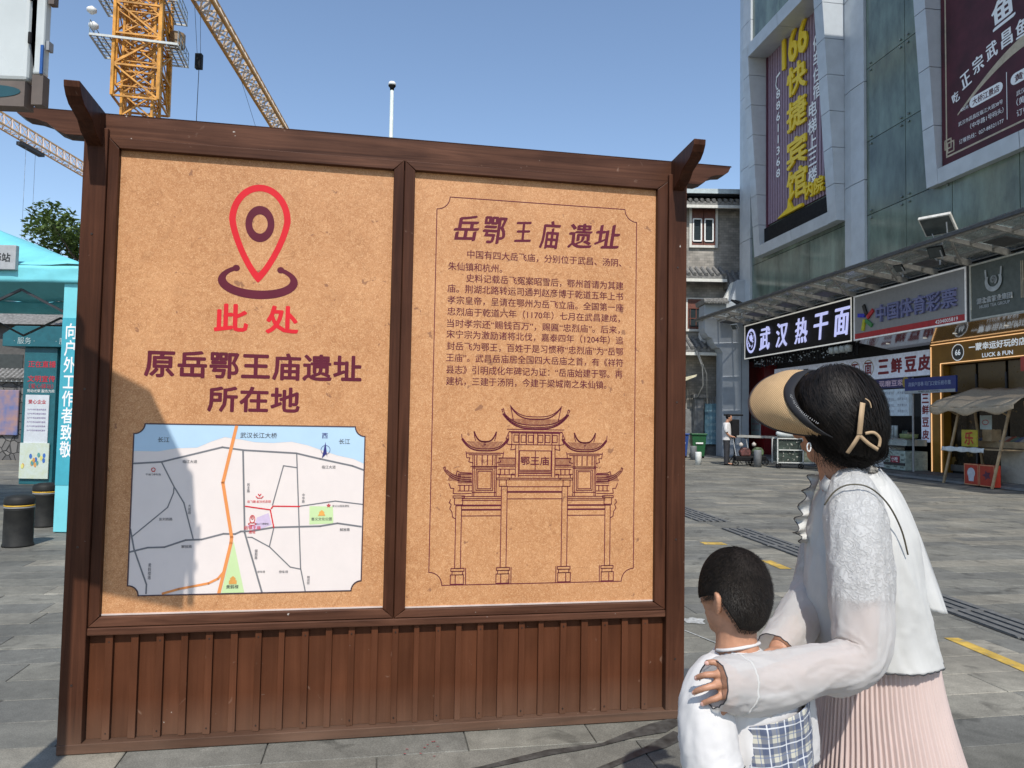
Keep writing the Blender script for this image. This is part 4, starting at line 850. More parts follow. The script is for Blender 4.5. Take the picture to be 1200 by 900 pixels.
def brick_window(x0, x1, z0, z1, op):
    f = MB(); t_ = .11
    f.box(x0, x1, BY - .12, BY - .002, z0, z0 + t_); f.box(x0, x1, BY - .12, BY - .002, z1 - t_ * .5, z1); f.box(x0, x0 + t_, BY - .12, BY - .002, z0 + t_, z1 - t_ * .5); f.box(x1 - t_, x1, BY - .12, BY - .002, z0 + t_, z1 - t_ * .5)
    f = f.build('window_surround', LIME, bh)
    MB().box(x0 + t_, x1 - t_, BY - .04, BY - .003, z0 + t_, z1 - .06).build('window_pane', mat('old_glass', (.03, .04, .045), .12), bh)
    m_ = MB(); a, b_, c_, d_ = x0 + t_, x1 - t_, z0 + t_, z1 - .06; mid = (a + b_) / 2; zt_ = c_ + (d_ - c_) * .72
    for xx in (a + .03, mid - .03, mid + .03, b_ - .03): m_.box(xx - .045, xx + .045, BY - .09, BY - .045, c_, d_)
    for zz in (c_ + .05, zt_, d_ - .05): m_.box(a, b_, BY - .085, BY - .0445, zz - .05, zz + .05)
    if op:
        for k in range(5): xx = a + (b_ - a) * (k + .5) / 5; m_.box(xx - .018, xx + .018, BY - .07, BY - .046, c_, zt_)
        m_.box(a, b_, BY - .068, BY - .0455, (c_ + zt_) / 2 - .02, (c_ + zt_) / 2 + .02)
    m_.build('window_lattice', BROWN, bh)
    MB().box(a + .05, b_ - .05, BY - .07, BY - .0448, zt_ + .05, d_ - .1).build('transom_panel', BROWN, bh)
    if not op:
        for xx in (mid - (b_ - a) * .27, mid + (b_ - a) * .22):
            s_ = MB(); w_ = (b_ - a) * .17
            for q in (-1, 1): s_.box(xx + q * w_ - .03, xx + q * w_ + .03, BY - .13, BY - .095, c_ + .2, zt_ - .05)
            for q in (c_ + .2, zt_ - .05): s_.box(xx - w_, xx + w_, BY - .131, BY - .096, q - .03, q + .03)
            s_.build('casement', WHITE, bh)
brick_window(BX(7.93), BX(9.22), BZ(9.40), BZ(11.3), False); brick_window(BX(7.76), BX(9.3), BZ(5.58), BZ(7.1), True)
for x in (4.6, 1.2, -2.2): brick_window(BX(x), BX(x + 1.25), BZ(9.4), BZ(11.2), True); brick_window(BX(x), BX(x + 1.3), BZ(5.6), BZ(7.1), False)
MB().box(BX(8.35), BX(8.9), BY - .55, BY - .15, BZ(5.0), BZ(5.52)).build('air_conditioner', WHITE, bh, bevel=.02)
mb = MB(True); mb.tube([(BX(8.0), BY - 1.2, BZ(4.6)), (BX(8.25), BY - 1.3, BZ(3.9)), (BX(8.3), BY - 1.25, BZ(3.1)), (BX(8.1), BY - 1.1, BZ(2.6))], .03, 6); mb.tube([(BX(8.05), BY - 1.2, BZ(4.6)), (BX(8.45), BY - 1.25, BZ(3.6)), (BX(8.5), BY - 1.15, BZ(2.3))], .02, 6); mb.build('hanging_cable', mat('cable_pale', (.4, .38, .33), .7), bh)
MB().prism([(BX(6.6), BZ(2.9)), (BX(7.9), BZ(3.45)), (BX(7.95), BZ(3.55)), (BX(6.6), BZ(3.2))], BY - 1.6, BY - .2).build('awning', mat('awning_cream', (.6, .55, .38), .7), bh)
MB().box(BX(7.0), BX(9.9), BY - .5, BY - .1, 0, 2.1).build('low_wall', mat('cement', (.17, .17, .165), .85, var=.25, scale=4), bh)
MB().box(BX(8.02), BX(8.42), BY - .9, BY - .52, 0, 2.6).build('gate_pier', mat('cement', (.17, .17, .165)), bh, bevel=.02); MB().box(BX(7.95), BX(8.6), BY - 1.0, BY - .45, 2.605, 2.75).build('pier_cap', mat('cement', (.17, .17, .165)), bh)
mb = MB()
for k in range(12): mb.prism([(BX(8.6) + k * .12, 2.1), (BX(8.6) + k * .12 + .05, 2.1), (BX(8.6) + k * .12 + .025, 2.7)], BY - .33, BY - .28)
mb.build('fence_spikes', mat('spike_white', (.5, .5, .48), .6), bh)['kind'] = 'stuff'
nb2 = thing('notice_display', 'pale blue public notice display by the brick house behind the standing man', 'notice board', 'W', (BX(9), BY - .8, 0))
MB().box(BX(8.5), BX(9.75), BY - .75, BY - .69, .5, 2.35).build('panel', mat('pale_blue_print', (.12, .24, .30), .5, var=.2, scale=5), nb2)
for xx in (8.55, 9.7): MB().box(BX(xx) - .04, BX(xx) + .04, BY - .68, BY - .6, 0, 2.35).build('leg', DKSTEEL, nb2)
for r_ in range(5):
    text('公示栏 社区通知', mat('pale_ink', (.4, .5, .5)), nb2, BX(9.1), 2.0 - r_ * .3, BY - .754, w=1.0)
def wheelie(x, y, m_, lab):
    t_ = thing('wheelie_bin', lab, 'bin', 'W', (x, y, 0), 'wheelie bins by the brick house')
    MB().loft([[(x + a * sx, y + b_ * .22 * (.85 if z < .3 else 1), z) for a, b_ in ((-1, -1), (1, -1), (1, 1), (-1, 1))] for z, sx in ((.08, .22), (.95, .30))]).build('body', m_, t_, bevel=.02)
    MB().box(x - .33, x + .33, y - .27, y + .27, .955, 1.03).build('lid', m_, t_, bevel=.02); MB().box(x - .15, x + .15, y - .26, y - .245, .6, .66).build('label_strip', WHITE, t_)
    for q in (-.26, .26): w_ = MB(True); w_.tube([(x + q - .03, y + .18, .1), (x + q + .03, y + .18, .1)], .1, 12); w_.build('wheel', BLACK, t_)
wheelie(7.05, 30.6, mat('bin_blue', (.015, .05, .2), .45), 'blue wheelie bin between the board and the green bin'); wheelie(7.78, 30.6, mat('bin_green', (.01, .08, .025), .45), 'green wheelie bin left of the standing man'); 
def pale_bollard(x, y, h, r_, m_, lab, grp='short posts on the plaza'):
    t_ = MB(True).lathe((x, y, 0), [(r_, .001), (r_, h * .94), (r_ * .9, h), (0, h)], 18).build('short_post', m_, None, 'W', (x, y, 0)); tag(t_, lab, 'post', grp)
GP = mat('post_grey', (.16, .165, .17), .6, var=.15)
pale_bollard(6.6, 25.9, .45, .11, mat('post_white', (.66, .66, .62), .6, var=.08), 'short white post standing alone on the paving')
pale_bollard(7.25, 29.2, .55, .13, GP, 'grey post in front of the blue bin'); pale_bollard(8.42, 25.1, .58, .13, GP, 'grey post right of the standing man before the red wall')
# ================================================================ MALL FRONT (frame F; s runs away from the camera, c out of the wall)
ALU = mat('blue_grey_aluminium', (.50, .535, .565), .42, .2, var=.06, scale=2, bump=0)
GLS = mat('dark_green_glass', (.16, .21, .17), .12, 0, var=.28, scale=1.6, stretch=(1, 1, .35), spec=.6, bump=.25, bscale=.7, dist=.02, objrand=.22)
mall = thing('shopping_mall', 'glass and aluminium clad shopping building above the row of shops', 'building', 'F', (-6, 0, 0))
WC = -.3
mb = MB(); mb.fb(15.45, -9, WC - .12, -9, 5.75, 26); mb.build('wall_core', mat('core_dark', (.02, .025, .025), .8), mall)
mb = MB(); mb.fb(17, -9, -1.62, -9, 0, 5.74); mb.build('shop_block', mat('shop_block_dark', (.02, .02, .021), .8), mall)
# glass cladding, one pane at a time
def pane(s0, s1, z0, z1): MB().fb(s0 + .012, s1 - .012, WC, WC - .07, z0 + .012, z1 - .012).build('glass_pane', GLS, mall)
zs = [6.1, 8.35, 10.8, 13.25, 15.7, 18.2, 20.7, 23.2, 25.8]
for z0, z1 in zip(zs[:-1], zs[1:]):
    for a, b_ in ((7.46, 9.8), (9.8, 12.1), (12.1, 14.42), (4.45, 6.34), (2.55, 4.45), (.3, 2.55), (-2, .3), (-4.4, -2), (-6.8, -4.4), (-9, -6.8)): pane(a, b_, z0, z1)
BOLT = mat('bolt_grey', (.2, .24, .24), .4, .5)
mb = MB(True)
for z in zs[1:-2]:
    for s_ in (6.1, 4.62, 4.28, 2.7):
        for dz in (-.12, .12): mb.tube([(-s_, -WC, z + dz), (-s_, -(WC + .05), z + dz)], .035, 8)
mb.build('glass_fixings', BOLT, mall)['kind'] = 'stuff'
def strip(s0, s1, z0=5.95, name='aluminium_strip', proud=.12):
    z = z0; mid = (s0 + s1) / 2 + .12 * (s1 - s0)
    for z1 in [6.35, 9.56, 12.85, 16.1, 19.4, 22.7, 25.9]:
        if z1 <= z: continue
        vs = [(-s1, -WC), (-s1, -(WC + proud * .6)), (-mid, -(WC + proud)), (-s0, -(WC + proud * .8)), (-s0, -WC)]
        MB().add([(x, y, z_) for z_ in (z + .012, z1 - .012) for x, y in vs], [tuple(range(5)), tuple(range(9, 4, -1))] + [(i, i + 5, (i + 1) % 5 + 5, (i + 1) % 5) for i in range(5)]).build(name, ALU, mall); z = z1
strip(14.42, 15.5); strip(6.34, 7.46)
# window boxes with raking frames
def winbox(s0, s1, z0, z1, cb, ct, w_, tag_):
    C_ = lambda z: cb + (ct - cb) * (z - z0) / (z1 - z0)
    n_ = 7
    for sa, sb in ((s0 - w_, s0), (s1, s1 + w_)):
        for k in range(n_):
            a, b_ = z0 + (z1 - z0) * k / n_ + .01, z0 + (z1 - z0) * (k + 1) / n_ - .01
            MB().add([(-s, -c, z) for z, cc in ((a, C_(a)), (b_, C_(b_))) for s, c in ((sa, WC), (sa, cc), (sb, cc), (sb, WC))], [(3, 2, 1, 0), (4, 5, 6, 7), (0, 1, 5, 4), (1, 2, 6, 5), (2, 3, 7, 6), (3, 0, 4, 7)]).build('frame_panel', ALU, mall)
    for za, zb_ in ((z0, z0 + .42), (z1 - .5, z1)):
        m_ = int(max(1, round((s1 - s0) / 2.6)))
        for k in range(m_):
            a, b_ = s0 + (s1 - s0) * k / m_ + .01, s0 + (s1 - s0) * (k + 1) / m_ - .01
            MB().add([(-s, -c, z) for z, cc in ((za, C_(za)), (zb_, C_(zb_))) for s, c in ((a, WC), (a, cc - .004), (b_, cc - .004), (b_, WC))], [(3, 2, 1, 0), (4, 5, 6, 7), (0, 1, 5, 4), (1, 2, 6, 5), (2, 3, 7, 6), (3, 0, 4, 7)]).build('frame_panel', ALU, mall)
winbox(8.0, 12.98, 8.5, 17.4, .06, .66, .52, 'left'); winbox(-5.5, 2.83, 8.28, 20, -.08, .7, .45, 'right')
# hotel banner: corrugated sheet with raised characters
hs = thing('hotel_banner', 'tall purple ribbed hotel sign with yellow characters in the left window box', 'sign', 'F', (-10.5, .25, 8.9))
PUR = mat('rib_purple', (.29, .20, .26), .5, var=.08); PURD = mat('rib_dark', (.09, .02, .04), .5)
MB().fb(8.03, 12.95, WC + .03, WC, 9.75, 17.3).build('sheet', PURD, hs)
k = 0; s_ = 8.12
while s_ < 12.9: MB().fb(s_, s_ + .135, WC + .075, WC + .032, 9.76, 17.2).build('rib', PUR, hs); s_ += .20
MB().fb(8.03, 12.95, WC + .2, WC + .03, 8.93, 9.6).build('black_base', BLACK, hs)
MB().fb(12.86, 12.97, WC + .12, WC + .03, 9.0, 17.3).build('side_trim', PURD, hs)
YC = mat('sign_yellow', (.82, .58, .015), .45, var=.05); WT = mat('sign_white', (.86, .86, .86), .5, var=.03)
Yb = -(WC + .10)
text('166', YC, hs, -10.6, 16.35, Yb, w=1.8, h=1.32, ext=.08, bold=.03, name='raised_lettering')
for ch, z in (('快', 14.9), ('捷', 13.5), ('宾', 12.01), ('馆', 10.76)): text(ch, YC, hs, -10.47, z, Yb, w=1.36, h=1.12, ext=.08, bold=.025, name='raised_lettering')
text('内院', YC, hs, -9.2, 10.2, Yb, w=1.2, h=.58, ext=.1, bold=.025, name='raised_lettering')
MB().prism([(-11.85, 9.72), (-10.0, 9.72), (-10.0, 9.84), (-10.7, 9.84), (-11.0, 10.3), (-11.05, 9.95)], Yb - .12, Yb).build('arrow', YC, hs)
text('88611368', WT, hs, -11.98, 13.29, Yb, w=.30, h=3.6, vertical=True, bold=.02, name='lettering')
MB().line([(-12.1, 15.65), (-12.18, 15.4), (-12.1, 15.2), (-12.0, 15.15)], .07, Yb).line([(-12.12, 15.68), (-11.85, 15.75)], .1, Yb).build('phone_mark', WT, hs)
text('电梯上三楼', WT, hs, -9.44, 11.98, Yb, w=.58, h=3.05, vertical=True, bold=.02); text('停车住宿', WT, hs, -9.1, 14.72, Yb, w=.55, h=2.4, vertical=True, bold=.02)
# restaurant banner at the right
rb = thing('restaurant_banner', 'large dark red fish restaurant banner in the right window box', 'sign', 'F', (1, .25, 8.7))
MRN = mat('banner_maroon', (.07, .005, .014), .6, var=.25, scale=1.2); CRM = mat('banner_cream', (.5, .42, .3), .5)
MB().fb(-5.4, 2.80, WC + .10, WC + .01, 8.72, 19.5).build('banner', MRN, rb, bevel=.01)
Yr = -(WC + .104)
MB().line([(-2.62, 19), (-2.62, 8.98), (5, 8.98)], .05, Yr).line([(-2.68, 9.45), (-2.45, 9.45), (-2.45, 9.2), (-2.68, 9.2), (-2.68, 9.45)], .04, Yr - .001).line([(-2.58, 9.35), (-2.35, 9.35), (-2.35, 9.08), (-2.58, 9.08), (-2.58, 9.35)], .04, Yr - .0015).build('gold_border', CRM, rb)
mb = MB(); P_ = []
for k in range(30):
    t_ = k / 29; x = -2.2 + 5.0 * t_; zc = 10.0 + .98 * sin(pi * .5 * min(1, t_ * 1.9)) - .35 * max(0, t_ - .5); P_.append((x, zc, .04 + .26 * min(1, t_ * 2.2)))
for a, b_ in zip(P_[:-1], P_[1:]): mb.add([(a[0], Yr, a[1] - a[2] / 2), (b_[0], Yr, b_[1] - b_[2] / 2), (b_[0], Yr, b_[1] + b_[2] / 2), (a[0], Yr, a[1] + a[2] / 2)], [(0, 1, 2, 3)])
mb.build('gold_sweep', CRM, rb)
for ch, x, z, sz in (('吃', -2.26, 10.52, .30), ('正', -1.89, 10.84, .42), ('宗', -1.46, 11.06, .44), ('武', -1.0, 11.2, .44), ('昌', -.52, 11.28, .42), ('鱼', -.06, 11.30, .44)): text(ch, WT, rb, x, z, Yr - .002, w=sz * .78, h=sz, bold=.022, rot=.30 - .28 * (x + 2.3) / 2.3, nib=True)
text('鱼', WT, rb, -.63, 12.05, Yr - .002, w=.66, h=.72, bold=.024, nib=True, rot=.1)
def pill(x0, x1, z0, z1, body):
    r_ = (z1 - z0) / 2; pts = [(x0 + r_ + r_ * cos(a), z0 + r_ + r_ * sin(a)) for a in [pi / 2 + pi * k / 8 for k in range(9)]] + [(x1 - r_ + r_ * cos(a), z0 + r_ + r_ * sin(a)) for a in [-pi / 2 + pi * k / 8 for k in range(9)]]
    MB().flat(pts, Yr - .002).build('pill', WT, rb); text(body, MRN, rb, (x0 + x1) / 2, (z0 + z1) / 2, Yr - .004, w=(x1 - x0) * .8, h=(z1 - z0) * .62, bold=.02)
pill(-1.77, -.66, 9.97, 10.26, '大桥江景店'); pill(-.42, .9, 9.97, 10.26, '黄鹤楼店')
for b_, x, z, w__ in (('400米', -1.95, 10.08, .3), ('武汉市武昌区临江大道38号', -1.42, 9.72, 1.5), ('（中华路1号码头）', -1.2, 9.5, 1.1), ('订餐热线：027-88321177', -1.4, 9.22, 1.5), ('武汉市武昌区', .15, 9.72, .8), ('（黄大门）', .1, 9.5, .7), ('订餐热线：', .15, 9.22, .8)): text(b_, WT, rb, x, z, Yr - .002, w=w__, bold=.006)
MB().line([(-.54, 9.2), (-.54, 10.4)], .02, Yr - .002).build('divider', WT, rb)
# --- hanging shop signs
def signbox(name, lab, s0, s1, face, trim, z0=4.25, z1=5.72, c=0.0):
    t_ = thing(name, lab, 'sign', 'F', (-(s0 + s1) / 2, -c, z0))
    MB().fb(s0, s1, c, c - .24, z0, z1).build('sign_box', face, t_, bevel=.008)
    w_ = .045
    for a in ((s0, s1, z0, z0 + w_), (s0, s1, z1 - w_, z1), (s0, s0 + w_, z0 + w_, z1 - w_), (s1 - w_, s1, z0 + w_, z1 - w_)): MB().fb(a[0], a[1], c + .02, c + .0, a[2], a[3]).build('trim', trim, t_)
    return t_
LITT = mat('lit_tube_white', (.9, .86, .78), .5, emit=.25); LB = mat('lit_lavender', (.56, .58, .95), .5, emit=.55, bump=0)
n1 = signbox('noodle_sign', 'black shop sign with glowing lavender characters and round emblem', 6.74, 14.5, mat('sign_black', (.006, .006, .008), .4, spec=.15), LITT)
for ch, s_ in (('武', 12.64), ('汉', 11.26), ('热', 9.85), ('干', 8.52), ('面', 7.24)): text(ch, LB, n1, -s_, 4.97, -.022, w=.86, h=.93, bold=.012, ext=.03, shear=.14, nib=True)
mb = MB(); ribbon(mb, ell(-13.85, 4.99, .44, .52), ell(-13.85, 4.99, .33, .41), -.03); mb.build('emblem_ring', LB, n1)
mb = MB(); rr = random.Random(8)
mb.flat(ell(-13.85, 5.12, .13, .15, 0, 2 * pi, 14)[:-1], -.029)
for k in range(26):
    a = rr.uniform(0, 2 * pi); q = rr.uniform(.05, .3); x, z = -13.85 + q * cos(a), 4.95 + q * sin(a) * 1.15; mb.line([(x, z), (x + rr.uniform(-.12, .12), z + rr.uniform(-.14, .14))], .035, -.0292 - k * 1e-4)
mb.build('emblem_figure', LB, n1)
n2 = signbox('lottery_sign', 'grey shop sign with multicoloured star logo and red stripe along its foot', 1.72, 6.62, mat('sign_silver', (.27, .27, .28), .35, .2, var=.05), mat('trim_white', (.8, .8, .8), .5, emit=.1))
MB().fb(1.77, 6.57, .006, .001, 4.30, 4.47).build('red_stripe', mat('stripe_red', (.45, .01, .02), .4), n2)
BL = mat('letters_blue_grey', (.17, .18, .36), .4); BL2 = mat('letters_face', (.27, .28, .42), .4)
text('中国体育彩票', BL, n2, -3.72, 4.97, -.003, w=3.35, h=.52, ext=.07, bold=.02); 
text('4204005819', WT, n2, -2.45, 4.385, -.008, w=.85, h=.1, bold=.02)
for k, (a, c_) in enumerate(((1.75, (.02, .02, .02)), (.35, (.5, .02, .03)), (-.85, (.05, .25, .08)), (-2.1, (.5, .5, .02)), (2.75, (.02, .03, .5)))):
    cx, cz = -5.95 + .23 * cos(a), 4.93 + .25 * sin(a); MB().bar((cx - .17 * cos(a + .25), -.03, cz - .17 * sin(a + .25)), (cx + .19 * cos(a + .25), -.03, cz + .19 * sin(a + .25)), .05, .12, up=(0, 0, 1)).build('logo_bar', mat('logo%d' % k, c_, .4), n2)
n3 = signbox('tea_sign', 'dark grey green shop sign with curled white emblem at the right edge', -3.4, 1.60, mat('sign_grey_green', (.085, .10, .09), .4, var=.12), mat('trim_cream', (.5, .5, .45), .5))
mb = MB()
mb.line([(-.78 + .30 * 0, 0)] * 2, .01, -.03)
def arcp(cx, cz, r0, r1, a0, a1, n_=24): return [(cx + (r0 + (r1 - r0) * k / n_) * cos(a0 + (a1 - a0) * k / n_), cz + (r0 + (r1 - r0) * k / n_) * sin(a0 + (a1 - a0) * k / n_)) for k in range(n_ + 1)]
E_ = MB(); ex, ez = -.80, 5.17
o1 = arcp(ex, ez, .27, .27, radians(150), radians(390)); i1 = arcp(ex, ez + .03, .18, .18, radians(150), radians(390)); ribbon(E_, o1, i1, -.03)
E_.line([(ex - .235, ez + .13), (ex - .25, ez + .3)], .05, -.0305).line([(ex + .235, ez + .13), (ex + .25, ez + .3)], .05, -.0306); E_.line(arcp(ex, ez + .03, .11, .02, radians(-60), radians(480)), .045, -.031)
E_.build('emblem', mat('emblem_silver', (.42, .44, .45), .4), n3)
text('湖北省茶业集团', mat('emblem_silver', (.42, .44, .45)), n3, -.78, 4.72, -.022, w=1.1, h=.15, bold=.02, ext=.02); text('HUBEI TEA GROUP', mat('emblem_silver', (.42, .44, .45)), n3, -.78, 4.57, -.022, w=.95, bold=.02)
MB().fb(-.05, -.03, .03, .02, 4.6, 5.5).fb(-.10, -.08, .03, .02, 4.6, 5.5).build('rule', CRM, n3); text('名茶', mat('emblem_silver', (.42, .44, .45)), n3, .9, 5.05, -.022, w=1.3, h=.6, ext=.03, bold=.02)
# --- soffit, lower shop fronts
SOF = mat('polished_soffit', (.42, .42, .42), .09, .9, var=.04, bump=0)
MB().add([(-s, -c, z) for s in (6.66, -9) for c, z in ((-.01, 4.235), (-1.36, 3.99), (-1.36, 4.05), (-.01, 4.245))], [(3, 2, 1, 0), (4, 5, 6, 7), (0, 1, 5, 4), (1, 2, 6, 5), (2, 3, 7, 6), (3, 0, 4, 7)]).build('soffit', SOF, mall)
MB().fb(6.7, 16, -.26, -1.58, 4.3, 4.36).build('dark_soffit', BLACK, mall)
for s_ in (5.9, 4.2, 3.0, 1.2): MB(True).tube([(-s_, .7, 4.10), (-s_, .7, 4.13)], .06, 12).build('downlight', LITT, mall)
mb = MB(); rr = random.Random(4)
for k in range(34): s_ = 6.9 + k * .22; mb.fb(s_, s_ + .10, -.32, -.36, 3.82 + rr.random() * .12, 4.3)
for k in range(4): mb.fb(6.85, 14.4, -.30, -.31, 3.9 + k * .1, 3.92 + k * .1)
mb.build('black_mesh_valance', BLACK, mall)['kind'] = 'stuff'
for k in range(4): MB(True).lathe((-(8.2 - k * .32), .2, 3.95), [(.02, 0), (.11, .02), (.13, .2), (.1, .24)], 12).build('hanging_lamp', mat('lamp_pale', (.4, .42, .4), .4), mall)
step = MB().fb(-9, 16.5, 0, -1.6, .0, .13).build('shop_step', mat('step_stone', (.11, .11, .108), .7, var=.25, scale=2), None, 'F', (0, 0, 0)); step['kind'] = 'structure'
MB().fb(-9, 16.5, .06, -.02, .0, .06).build('kerb', mat('kerb_stone', (.2, .2, .2), .7), None, 'F', (0, 0, 0))['kind'] = 'structure'
# red wall shop on the left
REDW = mat('lacquer_red', (.14, .004, .005), .5, var=.25, scale=2)
MB().fb(14.7, 17.2, -1.0, -1.6, .13, 4.3).build('red_pier', REDW, mall)
MB().fb(12.9, 14.6, -1.56, -1.6, .13, 3.1).build('red_shop_wall', REDW, mall)
rp = thing('red_wall_poster', 'pale menu poster on the red wall beside the cart', 'poster', 'F', (-15.4, 1.0, 1)); MB().fb(15.0, 15.85, -.96, -.995, .9, 2.5).build('sheet', mat('menu_pale', (.42, .5, .5), .5, var=.25, scale=6, col2=(.25, .3, .3)), rp)
for k in range(5): text('热干面 小吃 豆浆', mat('notice_red', (.42, .03, .05)), rp, -15.42, 2.3 - k * .28, .957, w=.7)
nf = thing('noodle_fascia', 'white fascia with dark red characters under the black sign', 'sign', 'F', (-9.6, 1.5, 3.1))
FASW = mat('fascia_white', (.60, .66, .80), .5, emit=.12, bump=0); DR = mat('letters_dark_red', (.24, .015, .03), .5)
MB().fb(4.82, 14.55, -1.40, -1.58, 3.08, 3.86).build('panel', FASW, nf)
for ch, s_ in (('三', 7.12), ('鲜', 6.45), ('豆', 5.77), ('皮', 5.15)): text(ch, DR, nf, -s_, 3.47, 1.395, w=.50, h=.46, bold=.035, ext=.02)
for ch, s_ in (('热', 9.5), ('干', 8.72), ('面', 7.95)):
    mb = MB(); ribbon(mb, ell(-s_, 3.47, .30, .30, 0, 2 * pi, 24), ell(-s_, 3.47, .27, .27, 0, 2 * pi, 24), 1.394); mb.build('ring', mat('ring_gold', (.3, .2, .06), .5), nf); text(ch, DR, nf, -s_, 3.47, 1.393, w=.36, h=.4, bold=.03)
text('老字号', mat('ink_black', (.015, .015, .015)), nf, -12.6, 3.47, 1.393, w=1.6, h=.55, bold=.01, shear=.3)
pf = thing('purple_strip_sign', 'narrow dark blue strip of small pale characters over the menu board', 'sign', 'F', (-7.3, 1.5, 2.7))
MB().fb(5.86, 9.4, -1.42, -1.58, 2.74, 3.05).build('panel', mat('strip_navy', (.03, .03, .14), .4), pf)
text('洋东生煎包 现磨豆浆', mat('strip_pink', (.5, .38, .5), .5, emit=.1), pf, -7.6, 2.9, 1.415, w=2.9, h=.2, bold=.02)
MB().flat(ell(-6.05, 2.9, .16, .18, 0, 2 * pi, 16)[:-1], 1.414).build('seal', mat('seal_gold', (.35, .25, .05), .5), pf)
mbd = thing('menu_board', 'pale backlit menu board above the serving hatch', 'menu board', 'F', (-7.4, 1.5, 1.9))
MB().fb(5.95, 9.3, -1.45, -1.58, 1.82, 2.70).build('panel', mat('menu_lit', (.42, .52, .62), .5, emit=.12), mbd)
for r_ in range(4):
    for q in range(5): text('热干面 5元', mat('ink_menu', (.10, .12, .2), .5), mbd, -(6.25 + q * .66), 2.57 - r_ * .2, 1.445, w=.48, h=.09)
# hatch interior
rr = random.Random(31); mb = MB(); mb2 = MB(True); mb3 = MB()
for k in range(70):
    s_ = rr.uniform(5.9, 12.6); z = rr.choice((1.12, 1.42, 1.7)) if s_ > 9.5 else 1.1; w_ = rr.uniform(.05, .16)
    (mb if k % 3 else mb3).fb(s_, s_ + w_, -1.40, -1.52, z, z + rr.uniform(.06, .22))
    mb2.lathe((-(s_ + .1), 1.42, z), [(.035, 0), (.04, .1), (.038, .2), (.015, .26)], 8)
for z in (1.08, 1.39, 1.67): mb3.fb(9.5, 12.8, -1.38, -1.56, z, z + .025)
mb.build('stacked_goods', mat('goods_mixed', (.3, .1, .05), .5, var=.5, scale=3.5, col2=(.32, .3, .24), detail=1), mall)['kind'] = 'stuff'; mb2.build('bottles', mat('bottle_dark', (.08, .1, .07), .25), mall)['kind'] = 'stuff'; mb3.build('shelving', mat('shelf_pale', (.35, .35, .33), .5), mall)['kind'] = 'stuff'
mb = MB(); 
for k in range(90): s_ = rr.uniform(6.9, 14.3); z = rr.uniform(3.88, 4.2); mb.fb(s_, s_ + rr.uniform(.03, .1), -.285, -.295, z, z + rr.uniform(.015, .05))
mb.build('valance_glints', mat('glint_pale', (.35, .38, .4), .4), mall)['kind'] = 'stuff'
MB().fb(5.0, 12.9, -1.59, -1.60, .13, 1.8).build('hatch_dark', BLACK, mall)
ct = thing('serving_counter', 'stainless serving counter with stacked cups beside the display freezer', 'counter', 'F', (-8, 1.0, .13))
MB().fb(7.05, 9.6, -.85, -1.45, .13, .98).build('cabinet', GALV, ct, bevel=.01)
for k in range(4):
    MB(True).lathe((-(6.3 + k * .17), 1.25, 1.08), [(.055, 0), (.06, .30 + .06 * (k % 3)), (.06, .42)], 10).build('cup_stack', mat('cup_pale', (.45, .5, .5), .4), ct)
MB().fb(5.0, 7.0, -1.2, -1.5, 1.02, 1.08).build('rear_shelf', GALV, ct)
pn = MB(True).lathe((-5.55, 1.15, 1.09), [(.2, 0), (.26, .04), (.27, .14), (.26, .15)], 18).build('basin', mat('basin_green', (.25, .3, .12), .5), ct)
fz = thing('chest_freezer', 'white chest freezer standing at the shop step', 'freezer', 'F', (-6.4, .7, .13))
MB().fb(5.88, 6.98, -.55, -1.25, .16, .80).build('body', WHITE, fz, bevel=.02); MB().fb(5.87, 6.99, -.53, -1.26, .805, .87).build('lid', mat('lid_grey', (.4, .42, .45), .3), fz, bevel=.01)
MB().fb(6.35, 6.5, -.53, -.55, .68, .72).build('handle', BLACK, fz); MB().fb(6.38, 6.44, -.54, -.55, .22, .25).build('drain_plug', BLACK, fz)
dc = thing('display_case', 'glass topped snack display case with red panel right of the white freezer', 'display case', 'F', (-5.3, .7, .13))
MB().fb(4.85, 5.84, -.50, -1.25, .14, .72).build('body', mat('case_mint', (.34, .42, .38), .4, var=.2, scale=12), dc, bevel=.008)
MB().fb(4.85, 5.84, -.47, -.495, .28, .36).build('shelf_strip', DKSTEEL, dc)
MB().fb(5.1, 5.5, -.47, -.497, .36, .56).build('red_panel', mat('panel_red', (.30, .02, .05), .4), dc); text('小吃', WT, dc, -5.3, .46, .468, w=.3, bold=.02)
for k, (x, z) in enumerate(((5.7, .62), (5.72, .5), (5.68, .4), (4.98, .6), (4.97, .45), (5.3, .24), (5.65, .2), (5.0, .22))): text('热饮' if k % 2 else '酸梅汤', mat('ink_black', (.015, .015, .015)), dc, -x, z, .4965, w=.16, h=.045, bold=.02)
gl_ = MB(); gl_.fb(4.86, 6.0, -.56, -1.24, .885, 1.06); gl_.build('glass_top', mat('case_glass', (.30, .36, .35), .1, 0, spec=.8), dc)
vs_ = thing('bean_curd_banner', 'narrow white upright sign with dark red characters beside the gold pillar', 'sign', 'F', (-4.98, .9, 1)); MB().fb(4.84, 5.22, -1.33, -1.36, 1.0, 2.55).build('panel', FASW, vs_)
for ch, z in (('三', 2.35), ('鲜', 2.0), ('豆', 1.62), ('皮', 1.24)): text(ch, DR, vs_, -5.03, z, 1.325, w=.28, h=.27, bold=.035)
